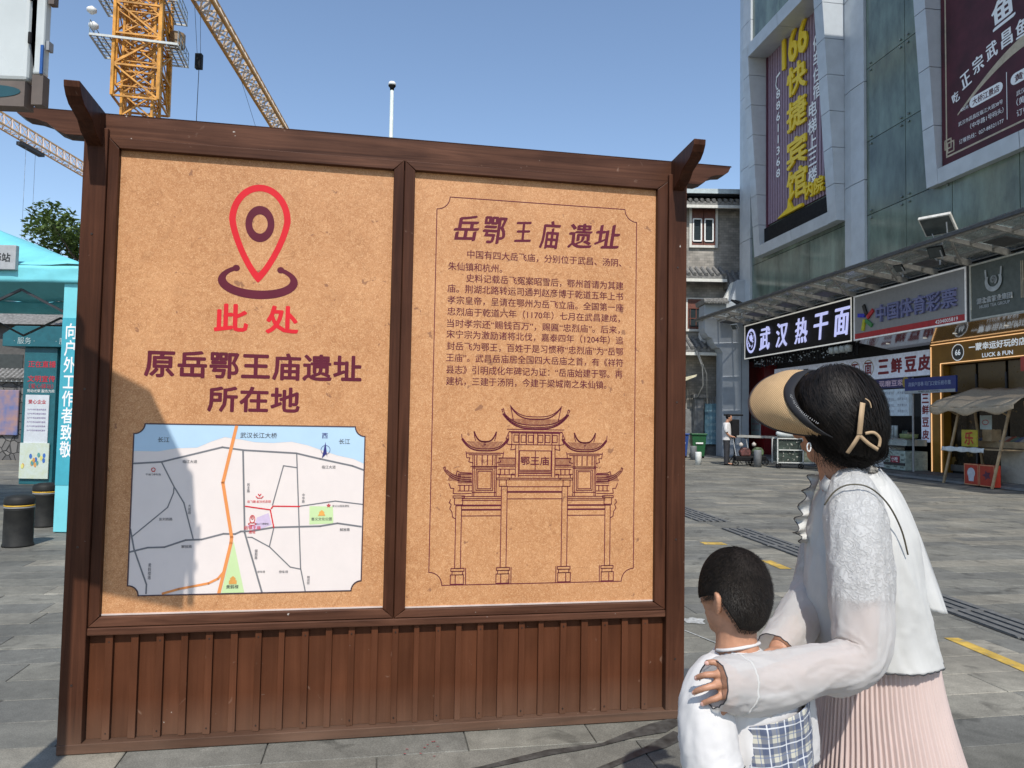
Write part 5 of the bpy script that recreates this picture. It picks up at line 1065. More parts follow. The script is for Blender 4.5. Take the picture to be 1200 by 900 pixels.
# gold shop
GOLD = mat('gold_cladding', (.26, .125, .012), .35, .25, var=.15, scale=1.5); NEON = mat('warm_neon', (.95, .55, .25), .5, emit=.75, bump=0)
gs = thing('gold_shop_front', 'gold clad shop front with warm light lines right of the noodle shop', 'shop front', 'F', (-1.8, 1.4, .13))
MB().fb(-4, 4.78, -1.30, -1.58, 3.32, 4.0).build('fascia', GOLD, gs); MB().fb(4.22, 4.78, -1.30, -1.58, .13, 3.315).build('pillar', GOLD, gs); MB().fb(-4, -2.6, -1.30, -1.58, .13, 3.315).build('pillar', GOLD, gs)
def neon(a, b_): MB().bar((-a[0], 1.29, a[1]), (-b_[0], 1.29, b_[1]), .022, .022).build('light_line', NEON, gs)
neon((4.72, .13), (4.72, 3.90)); neon((4.72, 3.96), (-4, 3.96)); neon((4.32, .13), (4.32, 3.36)); neon((4.32, 3.37), (-2.6, 3.37))
text('一蒙幸运好玩的店', mat('lit_white', (.8, .85, .9), .5, emit=.3), gs, -2.22, 3.75, 1.292, w=1.95, h=.2, bold=.03); text('LUCK & FUN', mat('lit_white', (.8, .85, .9)), gs, -2.19, 3.49, 1.292, w=1.04, h=.11, bold=.03)
mb = MB(); ribbon(mb, ell(-3.62, 3.65, .24, .245, 0, 2 * pi, 28), ell(-3.62, 3.65, .215, .22, 0, 2 * pi, 28), 1.290); mb.build('ring', mat('lit_white', (.8, .85, .9)), gs); MB().flat(ell(-3.62, 3.65, .2, .205, 0, 2 * pi, 24)[:-1], 1.292).build('disc', mat('disc_dark', (.06, .06, .06), .5), gs); text('66', mat('lit_white', (.8, .85, .9)), gs, -3.62, 3.65, 1.289, w=.2, h=.16, bold=.03)
DG = mat('shop_glass', (.022, .014, .007), .12, 0, spec=.25, var=.5, scale=2.5, speck=((.12, .07, .02), 3.2, .62))
for a, b_ in ((3.15, 4.18), (2.1, 3.1), (.9, 2.05), (-.3, .85), (-1.5, -.35), (-2.55, -1.55)):
    MB().fb(a, b_, -1.52, -1.56, .2, 3.0).build('glass_door', DG, gs); MB().fb(a, a + .05, -1.48, -1.515, .2, 3.0).build('door_stile', DKSTEEL, gs); MB().fb(a + .05, b_, -1.48, -1.515, .2, .38).build('door_kick', mat('kick_steel', (.14, .14, .14), .3, .6), gs)
    MB().fb(a + .05, b_, -1.50, -1.518, 2.5, 3.3).build('transom', mat('transom_brown', (.10, .06, .02), .3), gs)
r8 = thing('red_number_sign', 'small red square sign at the right edge under the gold fascia', 'sign', 'F', (-1.6, .8, 3)); MB().fb(.45, 1.12, -1.0, -1.05, 2.94, 3.32).build('plate', mat('plate_red', (.45, .04, .03), .4), r8); text('8', WT, r8, -.80, 3.13, .995, w=.17, h=.26, bold=.03)
# blue street plate on its post
bp_ = thing('street_plate', 'blue street name plate with small white characters in front of the shops', 'street sign', 'F', (-4.6, .55, 0)); 
MB().tube([(-4.62, .6, 0), (-4.62, .6, 2.95)], .03, 8).build('post', GREYM, bp_)
MB().fb(2.75, 4.85, -.50, -.56, 2.46, 2.92).build('plate', mat('plate_blue', (.008, .025, .17), .35), bp_, bevel=.006); MB().fb(2.77, 4.83, -.496, -.499, 2.465, 2.55).build('white_band', mat('band_pale', (.35, .38, .4), .5), bp_)
text('高家户部巷 司门口安乐桥市集', mat('plate_ink', (.35, .42, .55), .5), bp_, -3.8, 2.74, .497, w=1.75, h=.13, bold=.015); text('GAO JIA XIANG', BLACK, bp_, -3.8, 2.508, .4955, w=.9, h=.05, bold=.02)
# --- market stall
WOODS = mat('stall_wood', (.38, .27, .155), .6, var=.2, scale=6, stretch=(1, 1, 1)); CLOTH = mat('tan_cloth', (.42, .335, .235), .85, var=.1, scale=20, bump=.2)
st = thing('market_stall', 'wooden A frame market stall with tan cloth canopy', 'stall', 'F', (-1.1, -.1, 0))
for s_ in (2.05, .42):
    for cc in (.35, -.75):
        a = (s_ + .12 if cc > 0 else s_ - .05); MB().bar((-(a + .02), -cc, .0), (-(s_ - .30 if cc > 0 else s_ - .15), -(cc * .45 + .02), 2.15), .055, .05).build('leg', WOODS, st)
for s_ in (2.0, .42): MB().bar((-(s_ - .1), -.1, 1.78), (-(s_ + .25), -.45, 2.08), .035).build('brace', WOODS, st)
mb = MB(True); rows = []
for i in range(7):
    c_ = .62 - i * .22; row = []
    for j in range(21):
        t_ = j / 20; s_ = 2.35 - 2.75 * t_; z = 2.1 + (.62 - c_) * .34 - .05 * sin(pi * t_) - (.07 if i == 0 else 0) + .015 * sin(t_ * 25 + i); row.append((-s_ + (.0), -c_, z))
    rows.append(row)
mb.loft(rows, cap=False, closed=False); mb.build('canopy', CLOTH, st, solid=.008)
mb = MB(True); rows = []
for i in range(4):
    row = []
    for j in range(21): t_ = j / 20; row.append((-(2.35 - 2.75 * t_), -(.62 + .01 * sin(t_ * 30)), 2.03 - .05 * i - .05 * sin(pi * t_) - .02 * i * sin(t_ * 17)))
    rows.append(row)
mb.loft(rows, cap=False, closed=False); mb.build('canopy_flap', CLOTH, st, solid=.006)
MB().fb(.3, 2.15, .32, -.55, .93, .96).build('shelf', WOODS, st); MB().fb(-.7, 2.0, -.35, -.9, .98, 1.14).build('crate_tray', WOODS, st)
mb = MB(True); rows = []
for i in range(4):
    row = []
    for j in range(17): t_ = j / 16; row.append((-(2.25 - 1.45 * t_), -(.34 + .03 * i * .3), .975 - .04 * i - .012 * sin(t_ * 22 + i)))
    rows.append(row)
mb.loft(rows, cap=False, closed=False); mb.build('white_cloth', mat('cloth_white', (.6, .62, .6), .8), st, solid=.004)
MB().fb(-.9, 1.0, -.30, -.34, .1, .95).build('front_cloth', mat('cloth_cream', (.42, .39, .33), .85, var=.1), st)
yb = thing('yellow_card', 'yellow card with red character on the stall shelf', 'card', 'F', (-1.85, .0, .98)); MB().fb(1.45, 1.98, -.02, -.05, .985, 1.42).build('card', mat('card_yellow', (.5, .42, .04), .5), yb); text('乐', mat('card_red', (.5, .04, .03)), yb, -1.72, 1.2, .017, w=.3, h=.32, bold=.03)
wb = thing('white_card', 'small pale card standing above the yellow card', 'card', 'F', (-1.3, .3, 1.3)); MB().fb(1.18, 1.55, -.2, -.22, 1.44, 1.80).build('card', mat('card_pale', (.42, .5, .52), .5), wb); mb = MB(); mb.line(ell(-1.37, 1.62, .10, .06, 0, 2 * pi, 12), .02, .196); mb.build('scribble', PR, wb)
MB().fb(1.2, 1.5, -.22, -.5, 1.14, 1.44).build('prop', WOODS, wb)
rr = random.Random(9)
for k in range(16):
    c_ = [(.1, .14, .25), (.4, .38, .34), (.3, .08, .06), (.12, .2, .16)][k % 4]; s_ = 1.85 - k * .15; bk = thing('magazine', ['blue', 'cream', 'red', 'green'][k % 4] + ' booklet in the stall tray, ' + ['first', 'second', 'third', 'fourth', 'fifth', 'sixth', 'seventh', 'eighth', 'ninth', 'tenth', 'eleventh', 'twelfth', 'thirteenth', 'fourteenth', 'fifteenth', 'last'][k] + ' from the yellow card', 'booklet', 'F', (-s_, .5, 1.15), 'booklets in the stall tray')
    MB().add([(-(s_ + .07), .42, 1.15), (-(s_ - .07), .42, 1.15), (-(s_ - .09), .62, 1.26 + rr.uniform(-.02, .03)), (-(s_ + .05), .62, 1.27)] + [(-(s_ + .07), .43, 1.14), (-(s_ - .07), .43, 1.14), (-(s_ - .09), .63, 1.24), (-(s_ + .05), .63, 1.25)], [(0, 1, 2, 3), (7, 6, 5, 4), (0, 4, 5, 1), (1, 5, 6, 2), (2, 6, 7, 3), (3, 7, 4, 0)]).build('cover', mat('book%d' % (k % 4), c_, .4), bk)
def redbox(s0, s1, lab, fig):
    t_ = thing('red_box', lab, 'box', 'F', (-(s0 + s1) / 2, -.2, .0)); RB = mat('box_red', (.42, .035, .015), .5, var=.1)
    MB().fb(s0, s1, .22, .05, .02, .56).build('box', RB, t_, bevel=.006); BE = mat('box_edge', (.6, .3, .15), .5)
    MB().line([(-s1 + .015, .035), (-s0 - .015, .035), (-s0 - .015, .545), (-s1 + .015, .545)], .02, -.2215, True).build('edge_line', BE, t_)
    cx = -(s0 + s1) / 2
    if fig: mb = MB(); mb.flat(ell(cx, .33, .13, .13, 0, 2 * pi, 18)[:-1], -.2225); mb.flat([(cx - .08, .12), (cx + .08, .12), (cx + .1, .26), (cx - .1, .26)], -.2226); mb.build('printed_blob', mat('blob_pale', (.55, .55, .6), .5), t_)
    else: mb = MB(); mb.flat([(cx + (.15 if k % 2 else .07) * cos(k * pi / 5), .3 + (.13 if k % 2 else .07) * sin(k * pi / 5)) for k in range(10)], -.2225); mb.build('printed_blob', mat('blob_dark', (.1, .02, .05), .5), t_)
redbox(1.13, 1.62, 'red box with a pale round figure at the foot of the stall', True); redbox(.62, 1.11, 'red box with a dark star shape at the foot of the stall', False)
# --- glazed canopy over the signs
cn = thing('glass_canopy', 'long steel and glass canopy running above the shop signs', 'canopy', 'F', (-6, -.5, 5.9))
STB = mat('canopy_steel', (.36, .35, .32), .55, var=.2); CGL = mat('canopy_glass', (.34, .36, .34), .25, 0, var=.3, scale=3, alpha=.55)
zc = lambda c: 5.80 + (c + .2) * .13
for k in range(17):
    s_ = 15.4 - k * 1.25; MB().add([(-s_ + d_, -c, zc(c) + e) for c, e0, e1 in ((-.25, -.12, .06), (1.62, -.03, .05)) for d_ in (-.03, .03) for e in (e0, e1)], [(0, 1, 3, 2), (4, 6, 7, 5), (0, 4, 5, 1), (2, 3, 7, 6), (1, 5, 7, 3), (0, 2, 6, 4)]).build('cantilever_beam', STB, cn)
    MB().fb(s_ - 1.2, s_ - .05, 1.55, -.2, 6.12, 6.13)
    mb = MB(); mb.add([(-(s_ - q), -c, zc(c) + .085 + t_) for t_ in (0, .012) for q, c in ((.03, 1.72), (1.22, 1.72), (1.22, -.25), (.03, -.25))], [(3, 2, 1, 0), (4, 5, 6, 7), (0, 1, 5, 4), (1, 2, 6, 5), (2, 3, 7, 6), (3, 0, 4, 7)]); mb.build('glass_sheet', CGL, cn)
    if k % 2: MB().bar((-s_, -.2, 5.75), (-(s_ - 1.2), -1.45, 5.98), .045).build('stay_rod', STB, cn)
    MB().add([(-(s_ - q), -c, zc(c) - .02) for q, c in ((.3, .9), (.95, .9), (.95, .35), (.3, .35))], [(0, 1, 2, 3)]).build('service_panel', mat('panel_dim', (.1, .1, .1), .5), cn, solid=.02) if k % 2 == 0 else None
for c in (1.60, 1.0, .4, -.15): MB().bar((-16.0, -c, zc(c) + .03), (4.2, -c, zc(c) + .03), .06, .07).build('purlin', STB, cn)
MB().bar((-16.0, -1.70, zc(1.7) + .06), (4.2, -1.70, zc(1.7) + .06), .03, .10).build('edge_gutter', mat('gutter_dark', (.06, .06, .06), .5), cn)
MB().tube([(-16, .1, 5.79), (4, .1, 5.82)], .02, 6).build('cable_run', BLACK, cn)
def flood(s_, c, z, lab, k=1.0, dark=False, yaw=0, tilt=-.5):
    t_ = thing('floodlight', lab, 'floodlight', 'F', (-s_, -c, z), 'floodlights on the canopy'); Rm = Matrix.Rotation(yaw, 3, 'Z') @ Matrix.Rotation(tilt, 3, 'X')
    def part(nm, b, m_, bev=0):
        vs = [(x, y, zz) for zz in b[4:6] for y in b[2:4] for x in b[0:2]]; vs = [Rm @ Vector(v) * k for v in vs]; vs = [(v.x - s_, v.y - c, v.z + z) for v in vs]
        MB().add(vs, [(0, 2, 3, 1), (4, 5, 7, 6), (0, 1, 5, 4), (2, 6, 7, 3), (0, 4, 6, 2), (1, 3, 7, 5)]).build(nm, m_, t_, bevel=bev)
    part('housing', (-.3, .3, -.25, .25, .0, .07), BLACK if dark else mat('flood_white', (.62, .60, .55), .4), .01); part('lens', (-.27, .27, -.22, .22, -.012, -.001), mat('lens_dark', (.05, .06, .06), .15)); part('rear_fins', (-.2, .2, -.15, .15, .071, .11), mat('flood_white', (.62, .60, .55)) if not dark else BLACK)
    for q in (-.27, .27): MB().bar((-s_ + q * k * .9, -c, z + .02), (-s_ + q * k * .6, -c + .12, z - .30 * k), .025).build('bracket', GREYM, t_)
    MB().tube([(-s_, -c + .12, z - .30 * k), (-s_, -c + .12, z - .5 * k)], .02, 6).build('stem', GREYM, t_)
flood(1.05, 1.35, 6.55, 'large white floodlight standing on top of the canopy', 1.25, False, .55, -.62); flood(1.0, 1.45, 5.86, 'black floodlight hung under the canopy edge beneath the large white one', .62, True, .5, -.9)
flood(2.6, 1.3, 5.78, 'small floodlight under the canopy above the lottery sign', .45, True, .3, -.8); flood(11.9, 1.5, 6.2, 'dark floodlight on a bracket at the far end of the canopy', 1.0, True, 2.2, .6); flood(12.3, 1.5, 5.35, 'small white floodlight below the far end of the canopy', .5, False, .6, -.9)
# --- corbelled grey pillar at the end of the mall (frame W)
PIL = mat('pillar_render', (.33, .36, .39), .7, var=.08, scale=2)
pp = thing('corbelled_pillar', 'pale grey pillar with a scrolled corbel at the far end of the mall', 'pillar', 'W', (9.7, 32.3, 0))
kk = 32.2 / 27.5; px_ = lambda x: x * kk; pz = lambda z: 1.5 + (z - 1.5) * kk
out_ = [(7.90, 0), (8.9, 0), (8.9, 6.9), (8.45, 6.9), (8.35, 6.5), (8.2, 6.05), (7.95, 5.98), (7.22, 5.95), (7.20, 5.05), (7.26, 4.86), (7.36, 4.72), (7.5, 4.66), (7.56, 4.5), (7.68, 4.32), (7.80, 4.28), (7.9, 4.12)]
MB().prism([(px_(x), pz(z) if z else 0) for x, z in out_], 32.2, 33.2).build('shaft', PIL, pp, bevel=.02)
MB().prism([(px_(7.16), pz(5.95)), (px_(8.05), pz(5.99)), (px_(8.0), pz(6.16)), (px_(7.5), pz(6.14)), (px_(7.1), pz(6.12))], 31.9, 33.4).build('coping', TILE, pp, bevel=.02)
mb = MB()
for k in range(9): x = px_(7.2 + k * .1); mb.tube([(x, 31.8, pz(5.97)), (x, 32.4, pz(6.15))], .06, 6)
mb.build('coping_tiles', TILE, pp)['kind'] = 'stuff'
MB().box(px_(8.6), px_(8.61), 32.18, 32.199, 0, 5).build('joint_line', mat('joint_grey', (.12, .13, .14), .7), pp)
# --- carts and equipment by the pillar
def wheel(cx, cy, r_, parent, w_=.04, nm='wheel'):
    mb = MB(True); n_ = 16; vs = []
    for k in range(n_ + 1): pass
    P_ = [(cx + r_ * cos(2 * pi * k / n_), cy, r_ + .005 + r_ * sin(2 * pi * k / n_)) for k in range(n_ + 1)]
    mb.tube(P_, w_ * .5, 6, cap=False)
    for k in range(4): a = pi * k / 4; mb.bar((cx + r_ * cos(a), cy, r_ + r_ * sin(a)), (cx - r_ * cos(a), cy, r_ - r_ * sin(a)), .012)
    mb.build(nm, BLACK, parent)
sp = thing('speaker_stand', 'black loudspeaker under a flat cover on a stand beside the man', 'loudspeaker', 'W', (8.05, 26.3, 0))
MB().box(7.86, 8.14, 26.2, 26.5, 1.05, 1.62).build('cabinet', BLACK, sp, bevel=.02); MB().tube([(8.0, 26.35, .05), (8.0, 26.35, 1.05)], .025, 8).build('pole', BLACK, sp)
MB().box(7.68, 8.25, 26.1, 26.6, 1.74, 1.80).build('flat_cover', BLACK, sp, bevel=.02); MB().tube([(7.85, 26.35, 1.62), (7.72, 26.35, 1.7), (7.75, 26.35, 1.76)], .012, 6).build('arm', GREYM, sp)
for a in (0, 2.1, 4.2): MB().tube([(8.0, 26.35, .35), (8.0 + .3 * cos(a), 26.35 + .3 * sin(a), .015)], .014, 6).build('leg', BLACK, sp)
def scooter(x, y, lab, col):
    t_ = thing('hand_cart', lab, 'cart', 'W', (x, y, 0), 'small wheeled carts by the pillar')
    wheel(x - .28, y, .10, t_); wheel(x + .30, y, .12, t_)
    MB().box(x - .32, x + .30, y - .16, y + .16, .18, .34).build('deck', BLACK, t_, bevel=.03); MB().bar((x - .25, y, .3), (x - .38, y, .95), .03).build('handle_post', GREYM, t_); MB().bar((x - .38, y - .2, .96), (x - .38, y + .2, .96), .03).build('handlebar', BLACK, t_)
    MB().loft([[(x + .04 + a * r_, y + b_ * .13, z) for a, b_ in ((-1, -1), (1, -1), (1, 1), (-1, 1))] for z, r_ in ((.345, .16), (.5, .2), (.64, .1))]).build('load', col, t_, bevel=.04)
    mb = MB(True); mb.lathe((x - .1, y - .02, .66), [(.0, 0), (.07, .03), (.08, .1), (.0, .17)], 10); mb.build('bag', mat('bag_pale', (.5, .45, .4), .6), t_)
scooter(8.1, 25.6, 'small black cart with a red and white load right of the man', mat('load_red', (.12, .04, .035), .6, var=.5, scale=9)); scooter(8.75, 26.2, 'small black cart with a green box nearer the red wall', mat('load_green', (.10, .15, .07), .6, var=.5, scale=9))
MB().bar((8.1, 26.9, 1.02), (9.9, 27.3, .98), .05, .09).build('pale_rail', mat('rail_pale', (.35, .35, .33), .5), fr='W', loc=(8.1, 26.9, 0)); tag(bpy.data.objects['pale_rail'], 'pale horizontal barrier rail behind the carts', 'rail')
MB().tube([(8.15, 26.92, 0), (8.15, 26.92, 1.0)], .025, 8).tube([(9.85, 27.3, 0), (9.85, 27.3, 1.0)], .025, 8)
sc = thing('snack_cart', 'white framed snack cart with pictures and a white cloth heap on top', 'cart', 'W', (9.3, 24.8, 0))
FW = mat('cart_white', (.52, .53, .5), .5)
for x in (8.9, 9.75, 10.55):
    for y in (24.55, 25.05): MB().bar((x, y, .16), (x, y, 1.0), .035).build('frame_post', FW, sc)
for z in (.2, .62, 1.0):
    MB().bar((8.9, 24.55, z), (10.55, 24.55, z), .035).build('frame_rail', FW, sc); MB().bar((8.9, 25.05, z), (10.55, 25.05, z), .035).build('frame_rail', FW, sc)
MB().box(8.92, 9.72, 24.6, 25.0, .24, .95).build('dark_goods', mat('goods_dark', (.03, .045, .035), .6, var=.5, scale=7, speck=((.4, .4, .35), 14, .62)), sc)
MB().box(9.78, 10.52, 24.53, 24.56, .62, 1.0).build('picture_panel', mat('picture_white', (.5, .52, .52), .5, speck=((.35, .05, .08), 7, .55)), sc); MB().box(9.78, 10.52, 24.6, 25.0, .24, .6).build('lower_panel', mat('lower_goods', (.34, .36, .25), .5, scale=4, var=.4), sc)
mb = MB(True); P_ = [(10.3 + .15 * cos(a), 24.52, .42 + .15 * sin(a)) for a in [2 * pi * k / 20 for k in range(20)]]; mb.add(P_, [tuple(range(20))]); mb.build('yellow_wheel_sign', mat('wheel_yellow', (.45, .32, .03), .5), sc)
mb = MB(True)
for j in range(9):
    ring = [(9.35 + (.42 * sin(pi * (j + .2) / 9)) * cos(2 * pi * k / 14) * (1 + .15 * noise.noise(Vector((j, k, 0)))), 24.8 + .2 * sin(pi * (j + .2) / 9) * sin(2 * pi * k / 14), 1.0 + .34 * (1 - cos(pi * j / 9)) / 2 * (1 + .2 * noise.noise(Vector((k * .7, j, 3))))) for k in range(14)]; mb.loft([ring, ring]) if 0 else None
    rows = rows + [ring] if j else [ring]
mb.loft(rows); mb.build('white_cloth_heap', mat('cloth_white', (.6, .62, .6)), sc)
for x in (8.95, 9.7, 10.5): wheel(x, 24.6, .08, sc)
bk2 = thing('bottle_rack', 'dark rack of small bottles behind the snack cart', 'rack', 'W', (11.2, 25.5, 0)); MB().box(10.75, 12.3, 25.3, 25.8, .1, 1.05).build('body', mat('rack_dark', (.02, .02, .025), .5, speck=((.3, .3, .32), 11, .58)), bk2)
MB().box(10.8, 12.25, 25.28, 25.298, .15, 1.0).build('mesh_front', BLACK, bk2) if 0 else None
# ================================================================ PEOPLE (world frame)
def V3(px, py, y):
    """point at distance y in front of the tripod, from its bearing"""
    a, b = px - 600, 450 - py; c_, s_ = cos(ROLL), sin(ROLL); a, b = (c_ * a - s_ * b) / F_PX, (s_ * a + c_ * b) / F_PX
    w_ = Vector((a, cos(PITCH) - sin(PITCH) * b, sin(PITCH) + cos(PITCH) * b)); return Vector((0, 0, 1.5)) + w_ * (y / w_.y)
def spline(P, n):
    """smooth resampling of a list of vectors (tuples are fine)"""
    P = [tuple(p) for p in P]; out = []; m = len(P) - 1
    for k in range(n):
        t = k / (n - 1) * m; i = min(int(t), m - 1); u = t - i
        p0, p1, p2, p3 = P[max(i - 1, 0)], P[i], P[i + 1], P[min(i + 2, m)]
        out.append(tuple(.5 * (2 * b + (c - a) * u + (2 * a - 5 * b + 4 * c - d) * u * u + (3 * b - a - 3 * c + d) * u ** 3) for a, b, c, d in zip(p0, p1, p2, p3)))
    return out
def ell3(mb, c, f, u, rf, rl, ru, n=20):
    c = Vector(c); f = Vector(f).normalized(); u = Vector(u); u = (u - f * u.dot(f)).normalized(); l = u.cross(f); rings = []
    for j in range(1, n):
        th = pi * j / n; rings.append([c + u * ru * cos(th) + (f * rf * cos(2 * pi * k / n) + l * rl * sin(2 * pi * k / n)) * sin(th) for k in range(n)])
    mb.loft(rings)
def limb(mb, pts, rad, n=12, res=10, flat=1.0):
    Q = spline([(*p, r) for p, r in zip([tuple(q) for q in pts], rad)], res); mb.tube([q[:3] for q in Q], [q[3] for q in Q], n, flat=flat)
def fuse(mb, name, m_, parent, voxel=.004, smooth=6):
    """merge closed volumes into one continuous skin"""
    o = mb.build(name, m_, parent); r = o.modifiers.new('r', 'REMESH'); r.mode = 'VOXEL'; r.voxel_size = voxel
    s_ = o.modifiers.new('s', 'SMOOTH'); s_.iterations = smooth; s_.factor = .6
    dg = bpy.context.evaluated_depsgraph_get(); me = bpy.data.meshes.new_from_object(o.evaluated_get(dg)); o.modifiers.clear(); old = o.data; o.data = me; bpy.data.meshes.remove(old)
    me.name = name; me.materials.clear(); me.materials.append(m_); me.polygons.foreach_set('use_smooth', [True] * len(me.polygons)); return o
def head(mb, C, f, s, u=(0, 0, 1)):
    C = Vector(C); f = Vector(f).normalized(); u = Vector(u); u = (u - f * u.dot(f)).normalized(); l = u.cross(f); q = s / .22
    A = lambda a, b, c_: C + (f * a + l * b + u * c_) * q
    ell3(mb, A(-.008, 0, .02), f, u, .094 * q, .073 * q, .092 * q); ell3(mb, A(.022, 0, -.05), f, u, .060 * q, .055 * q, .062 * q); ell3(mb, A(.052, 0, -.088), f, u, .025 * q, .028 * q, .022 * q)
    ell3(mb, A(.045, 0, -.015), f, u, .045 * q, .058 * q, .055 * q)
    limb(mb, [A(.082, 0, .012), A(.096, 0, -.012), A(.106, 0, -.032), A(.092, 0, -.040)], [.008 * q, .010 * q, .013 * q, .009 * q], 8, 6)
    for sgn in (1, -1):
        ell3(mb, A(.088, sgn * .012, -.036), f, u, .010 * q, .009 * q, .007 * q, 10); ell3(mb, A(.076, sgn * .032, .018), f, l, .010 * q, .006 * q, .022 * q, 10)
        limb(mb, [A(-.004, sgn * .072, -.034), A(-.014, sgn * .080, -.012), A(-.018, sgn * .086, .012), A(-.006, sgn * .080, .022), A(.004, sgn * .074, .008)], [.007 * q, .008 * q, .008 * q, .007 * q, .005 * q], 8, 10)
        ell3(mb, A(-.006, sgn * .076, -.004), f, u, .014 * q, .006 * q, .024 * q, 10)
    ell3(mb, A(.084, 0, -.060), l, u, .020 * q, .010 * q, .006 * q, 10); ell3(mb, A(.082, 0, -.071), l, u, .017 * q, .010 * q, .007 * q, 10)
    return A
def finger_set(mb, chains, r0=.0088, r1=.0062):
    for ch in chains: n_ = len(ch); limb(mb, ch, [r0 + (r1 - r0) * k / (n_ - 1) for k in range(n_)], 10, 12)
SKIN = mat('skin_adult', (.43, .215, .13), .55, var=.14, scale=34, sss=.05, bump=.3, bscale=260, dist=.0008); SKINC = mat('skin_child', (.47, .235, .14), .55, var=.12, scale=30, sss=.05, bump=.2, bscale=260, dist=.0007)
def hair_mat(name, c, r_=.35):
    m = mat(name, c, r_, var=.3, scale=90, stretch=(1, 1, .15), bump=.5, bscale=160, spec=.12, dist=.002); return m
HAIR = hair_mat('black_hair', (.009, .007, .006), .65); HAIR2 = hair_mat('child_hair', (.016, .012, .010), .7)
def cloth_mat(name, c, alpha=1, emb=0, back=.25):
    m = mat(name, c, .85, var=.05, scale=9, bump=.35, bscale=26, dist=.004, sheen=.05, backmix=back, alpha=1)
    nt = m.node_tree; N = nt.nodes; Lk = nt.links.new
    if emb:
        b_ = N['Principled BSDF']; tc = N.new('ShaderNodeTexCoord'); v = N.new('ShaderNodeTexVoronoi'); v.inputs['Scale'].default_value = 62; v.feature = 'SMOOTH_F1'
        nz = N.new('ShaderNodeTexNoise'); nz.inputs['Scale'].default_value = 60; nz.inputs['Distortion'].default_value = 2.6; nz.inputs['Detail'].default_value = 2; Lk(tc.outputs['Object'], nz.inputs[0]); Lk(tc.outputs['Object'], v.inputs['Vector'])
        r = N.new('ShaderNodeMapRange'); r.inputs[1].default_value = .46; r.inputs[2].default_value = .54; Lk(nz.outputs['Fac'], r.inputs[0]); bp = N.new('ShaderNodeBump'); bp.inputs['Strength'].default_value = emb; bp.inputs['Distance'].default_value = .003; Lk(r.outputs[0], bp.inputs['Height']); Lk(bp.outputs[0], b_.inputs['Normal'])
        mx = N.new('ShaderNodeMix'); mx.data_type = 'RGBA'; Lk(r.outputs[0], mx.inputs[0]); mx.inputs[6].default_value = (.54, .54, .53, 1); mx.inputs[7].default_value = (.64, .64, .63, 1); Lk(mx.outputs[2], b_.inputs['Base Color'])
        # the embroidery thins out downwards into plain cloth
    if alpha < 1:
        o = N['Material Output']; src = o.inputs[0].links[0].from_socket; tp = N.new('ShaderNodeBsdfTransparent'); ms = N.new('ShaderNodeMixShader'); lw = N.new('ShaderNodeLayerWeight'); lw.inputs[0].default_value = .35
        r = N.new('ShaderNodeMapRange'); r.inputs[3].default_value = alpha; r.inputs[4].default_value = min(1, alpha + .38); Lk(lw.outputs['Facing'], r.inputs[0]); Lk(r.outputs[0], ms.inputs[0]); Lk(tp.outputs[0], ms.inputs[1]); Lk(src, ms.inputs[2]); Lk(ms.outputs[0], o.inputs[0])
    return m
BLOUSE = cloth_mat('white_voile', (.67, .662, .635)); EMB = cloth_mat('white_embroidery', (.64, .64, .63), emb=.7); SHEER = cloth_mat('sheer_voile', (.66, .65, .65), alpha=.60, back=.4); 
def sleeve_mat():
    m = cloth_mat('voile_sleeve', (.70, .69, .665), alpha=1, emb=.6, back=.35); N = m.node_tree.nodes; Lk = m.node_tree.links.new; o = N['Material Output']; src = o.inputs[0].links[0].from_socket
    tc = N.new('ShaderNodeTexCoord'); sp_ = N.new('ShaderNodeSeparateXYZ'); Lk(tc.outputs['Object'], sp_.inputs[0]); nz = N.new('ShaderNodeTexNoise'); nz.inputs['Scale'].default_value = 14; nz.inputs['Detail'].default_value = 4; Lk(tc.outputs['Object'], nz.inputs[0])
    ad = N.new('ShaderNodeMath'); ad.operation = 'MULTIPLY_ADD'; Lk(nz.outputs['Fac'], ad.inputs[0]); ad.inputs[1].default_value = .10; Lk(sp_.outputs[2], ad.inputs[2])
    r = N.new('ShaderNodeMapRange'); r.inputs[1].default_value = 1.125; r.inputs[2].default_value = 1.165; Lk(ad.outputs[0], r.inputs[0])
    b_ = N['Principled BSDF']; cl = b_.inputs['Base Color'].links[0].from_socket; mx = N.new('ShaderNodeMix'); mx.data_type = 'RGBA'; Lk(r.outputs[0], mx.inputs[0]); mx.inputs[6].default_value = (.70, .688, .67, 1); Lk(cl, mx.inputs[7]); Lk(mx.outputs[2], b_.inputs['Base Color'])
    bp = b_.inputs['Normal'].links[0].from_node; ml = N.new('ShaderNodeMath'); ml.operation = 'MULTIPLY'; ml.inputs[1].default_value = .55; Lk(r.outputs[0], ml.inputs[0]); Lk(ml.outputs[0], bp.inputs['Strength'])
    tp = N.new('ShaderNodeBsdfTransparent'); ms = N.new('ShaderNodeMixShader'); lw = N.new('ShaderNodeLayerWeight'); lw.inputs[0].default_value = .35; r2 = N.new('ShaderNodeMapRange'); r2.inputs[3].default_value = .68; r2.inputs[4].default_value = .97; Lk(lw.outputs['Facing'], r2.inputs[0])
    mxx = N.new('ShaderNodeMath'); mxx.operation = 'MAXIMUM'; Lk(r2.outputs[0], mxx.inputs[0]); Lk(r.outputs[0], mxx.inputs[1]); Lk(mxx.outputs[0], ms.inputs[0]); Lk(tp.outputs[0], ms.inputs[1]); Lk(src, ms.inputs[2]); Lk(ms.outputs[0], o.inputs[0]); return m
SHEER = sleeve_mat(); DEDGE = mat('dark_piping', (.03, .03, .035), .6)
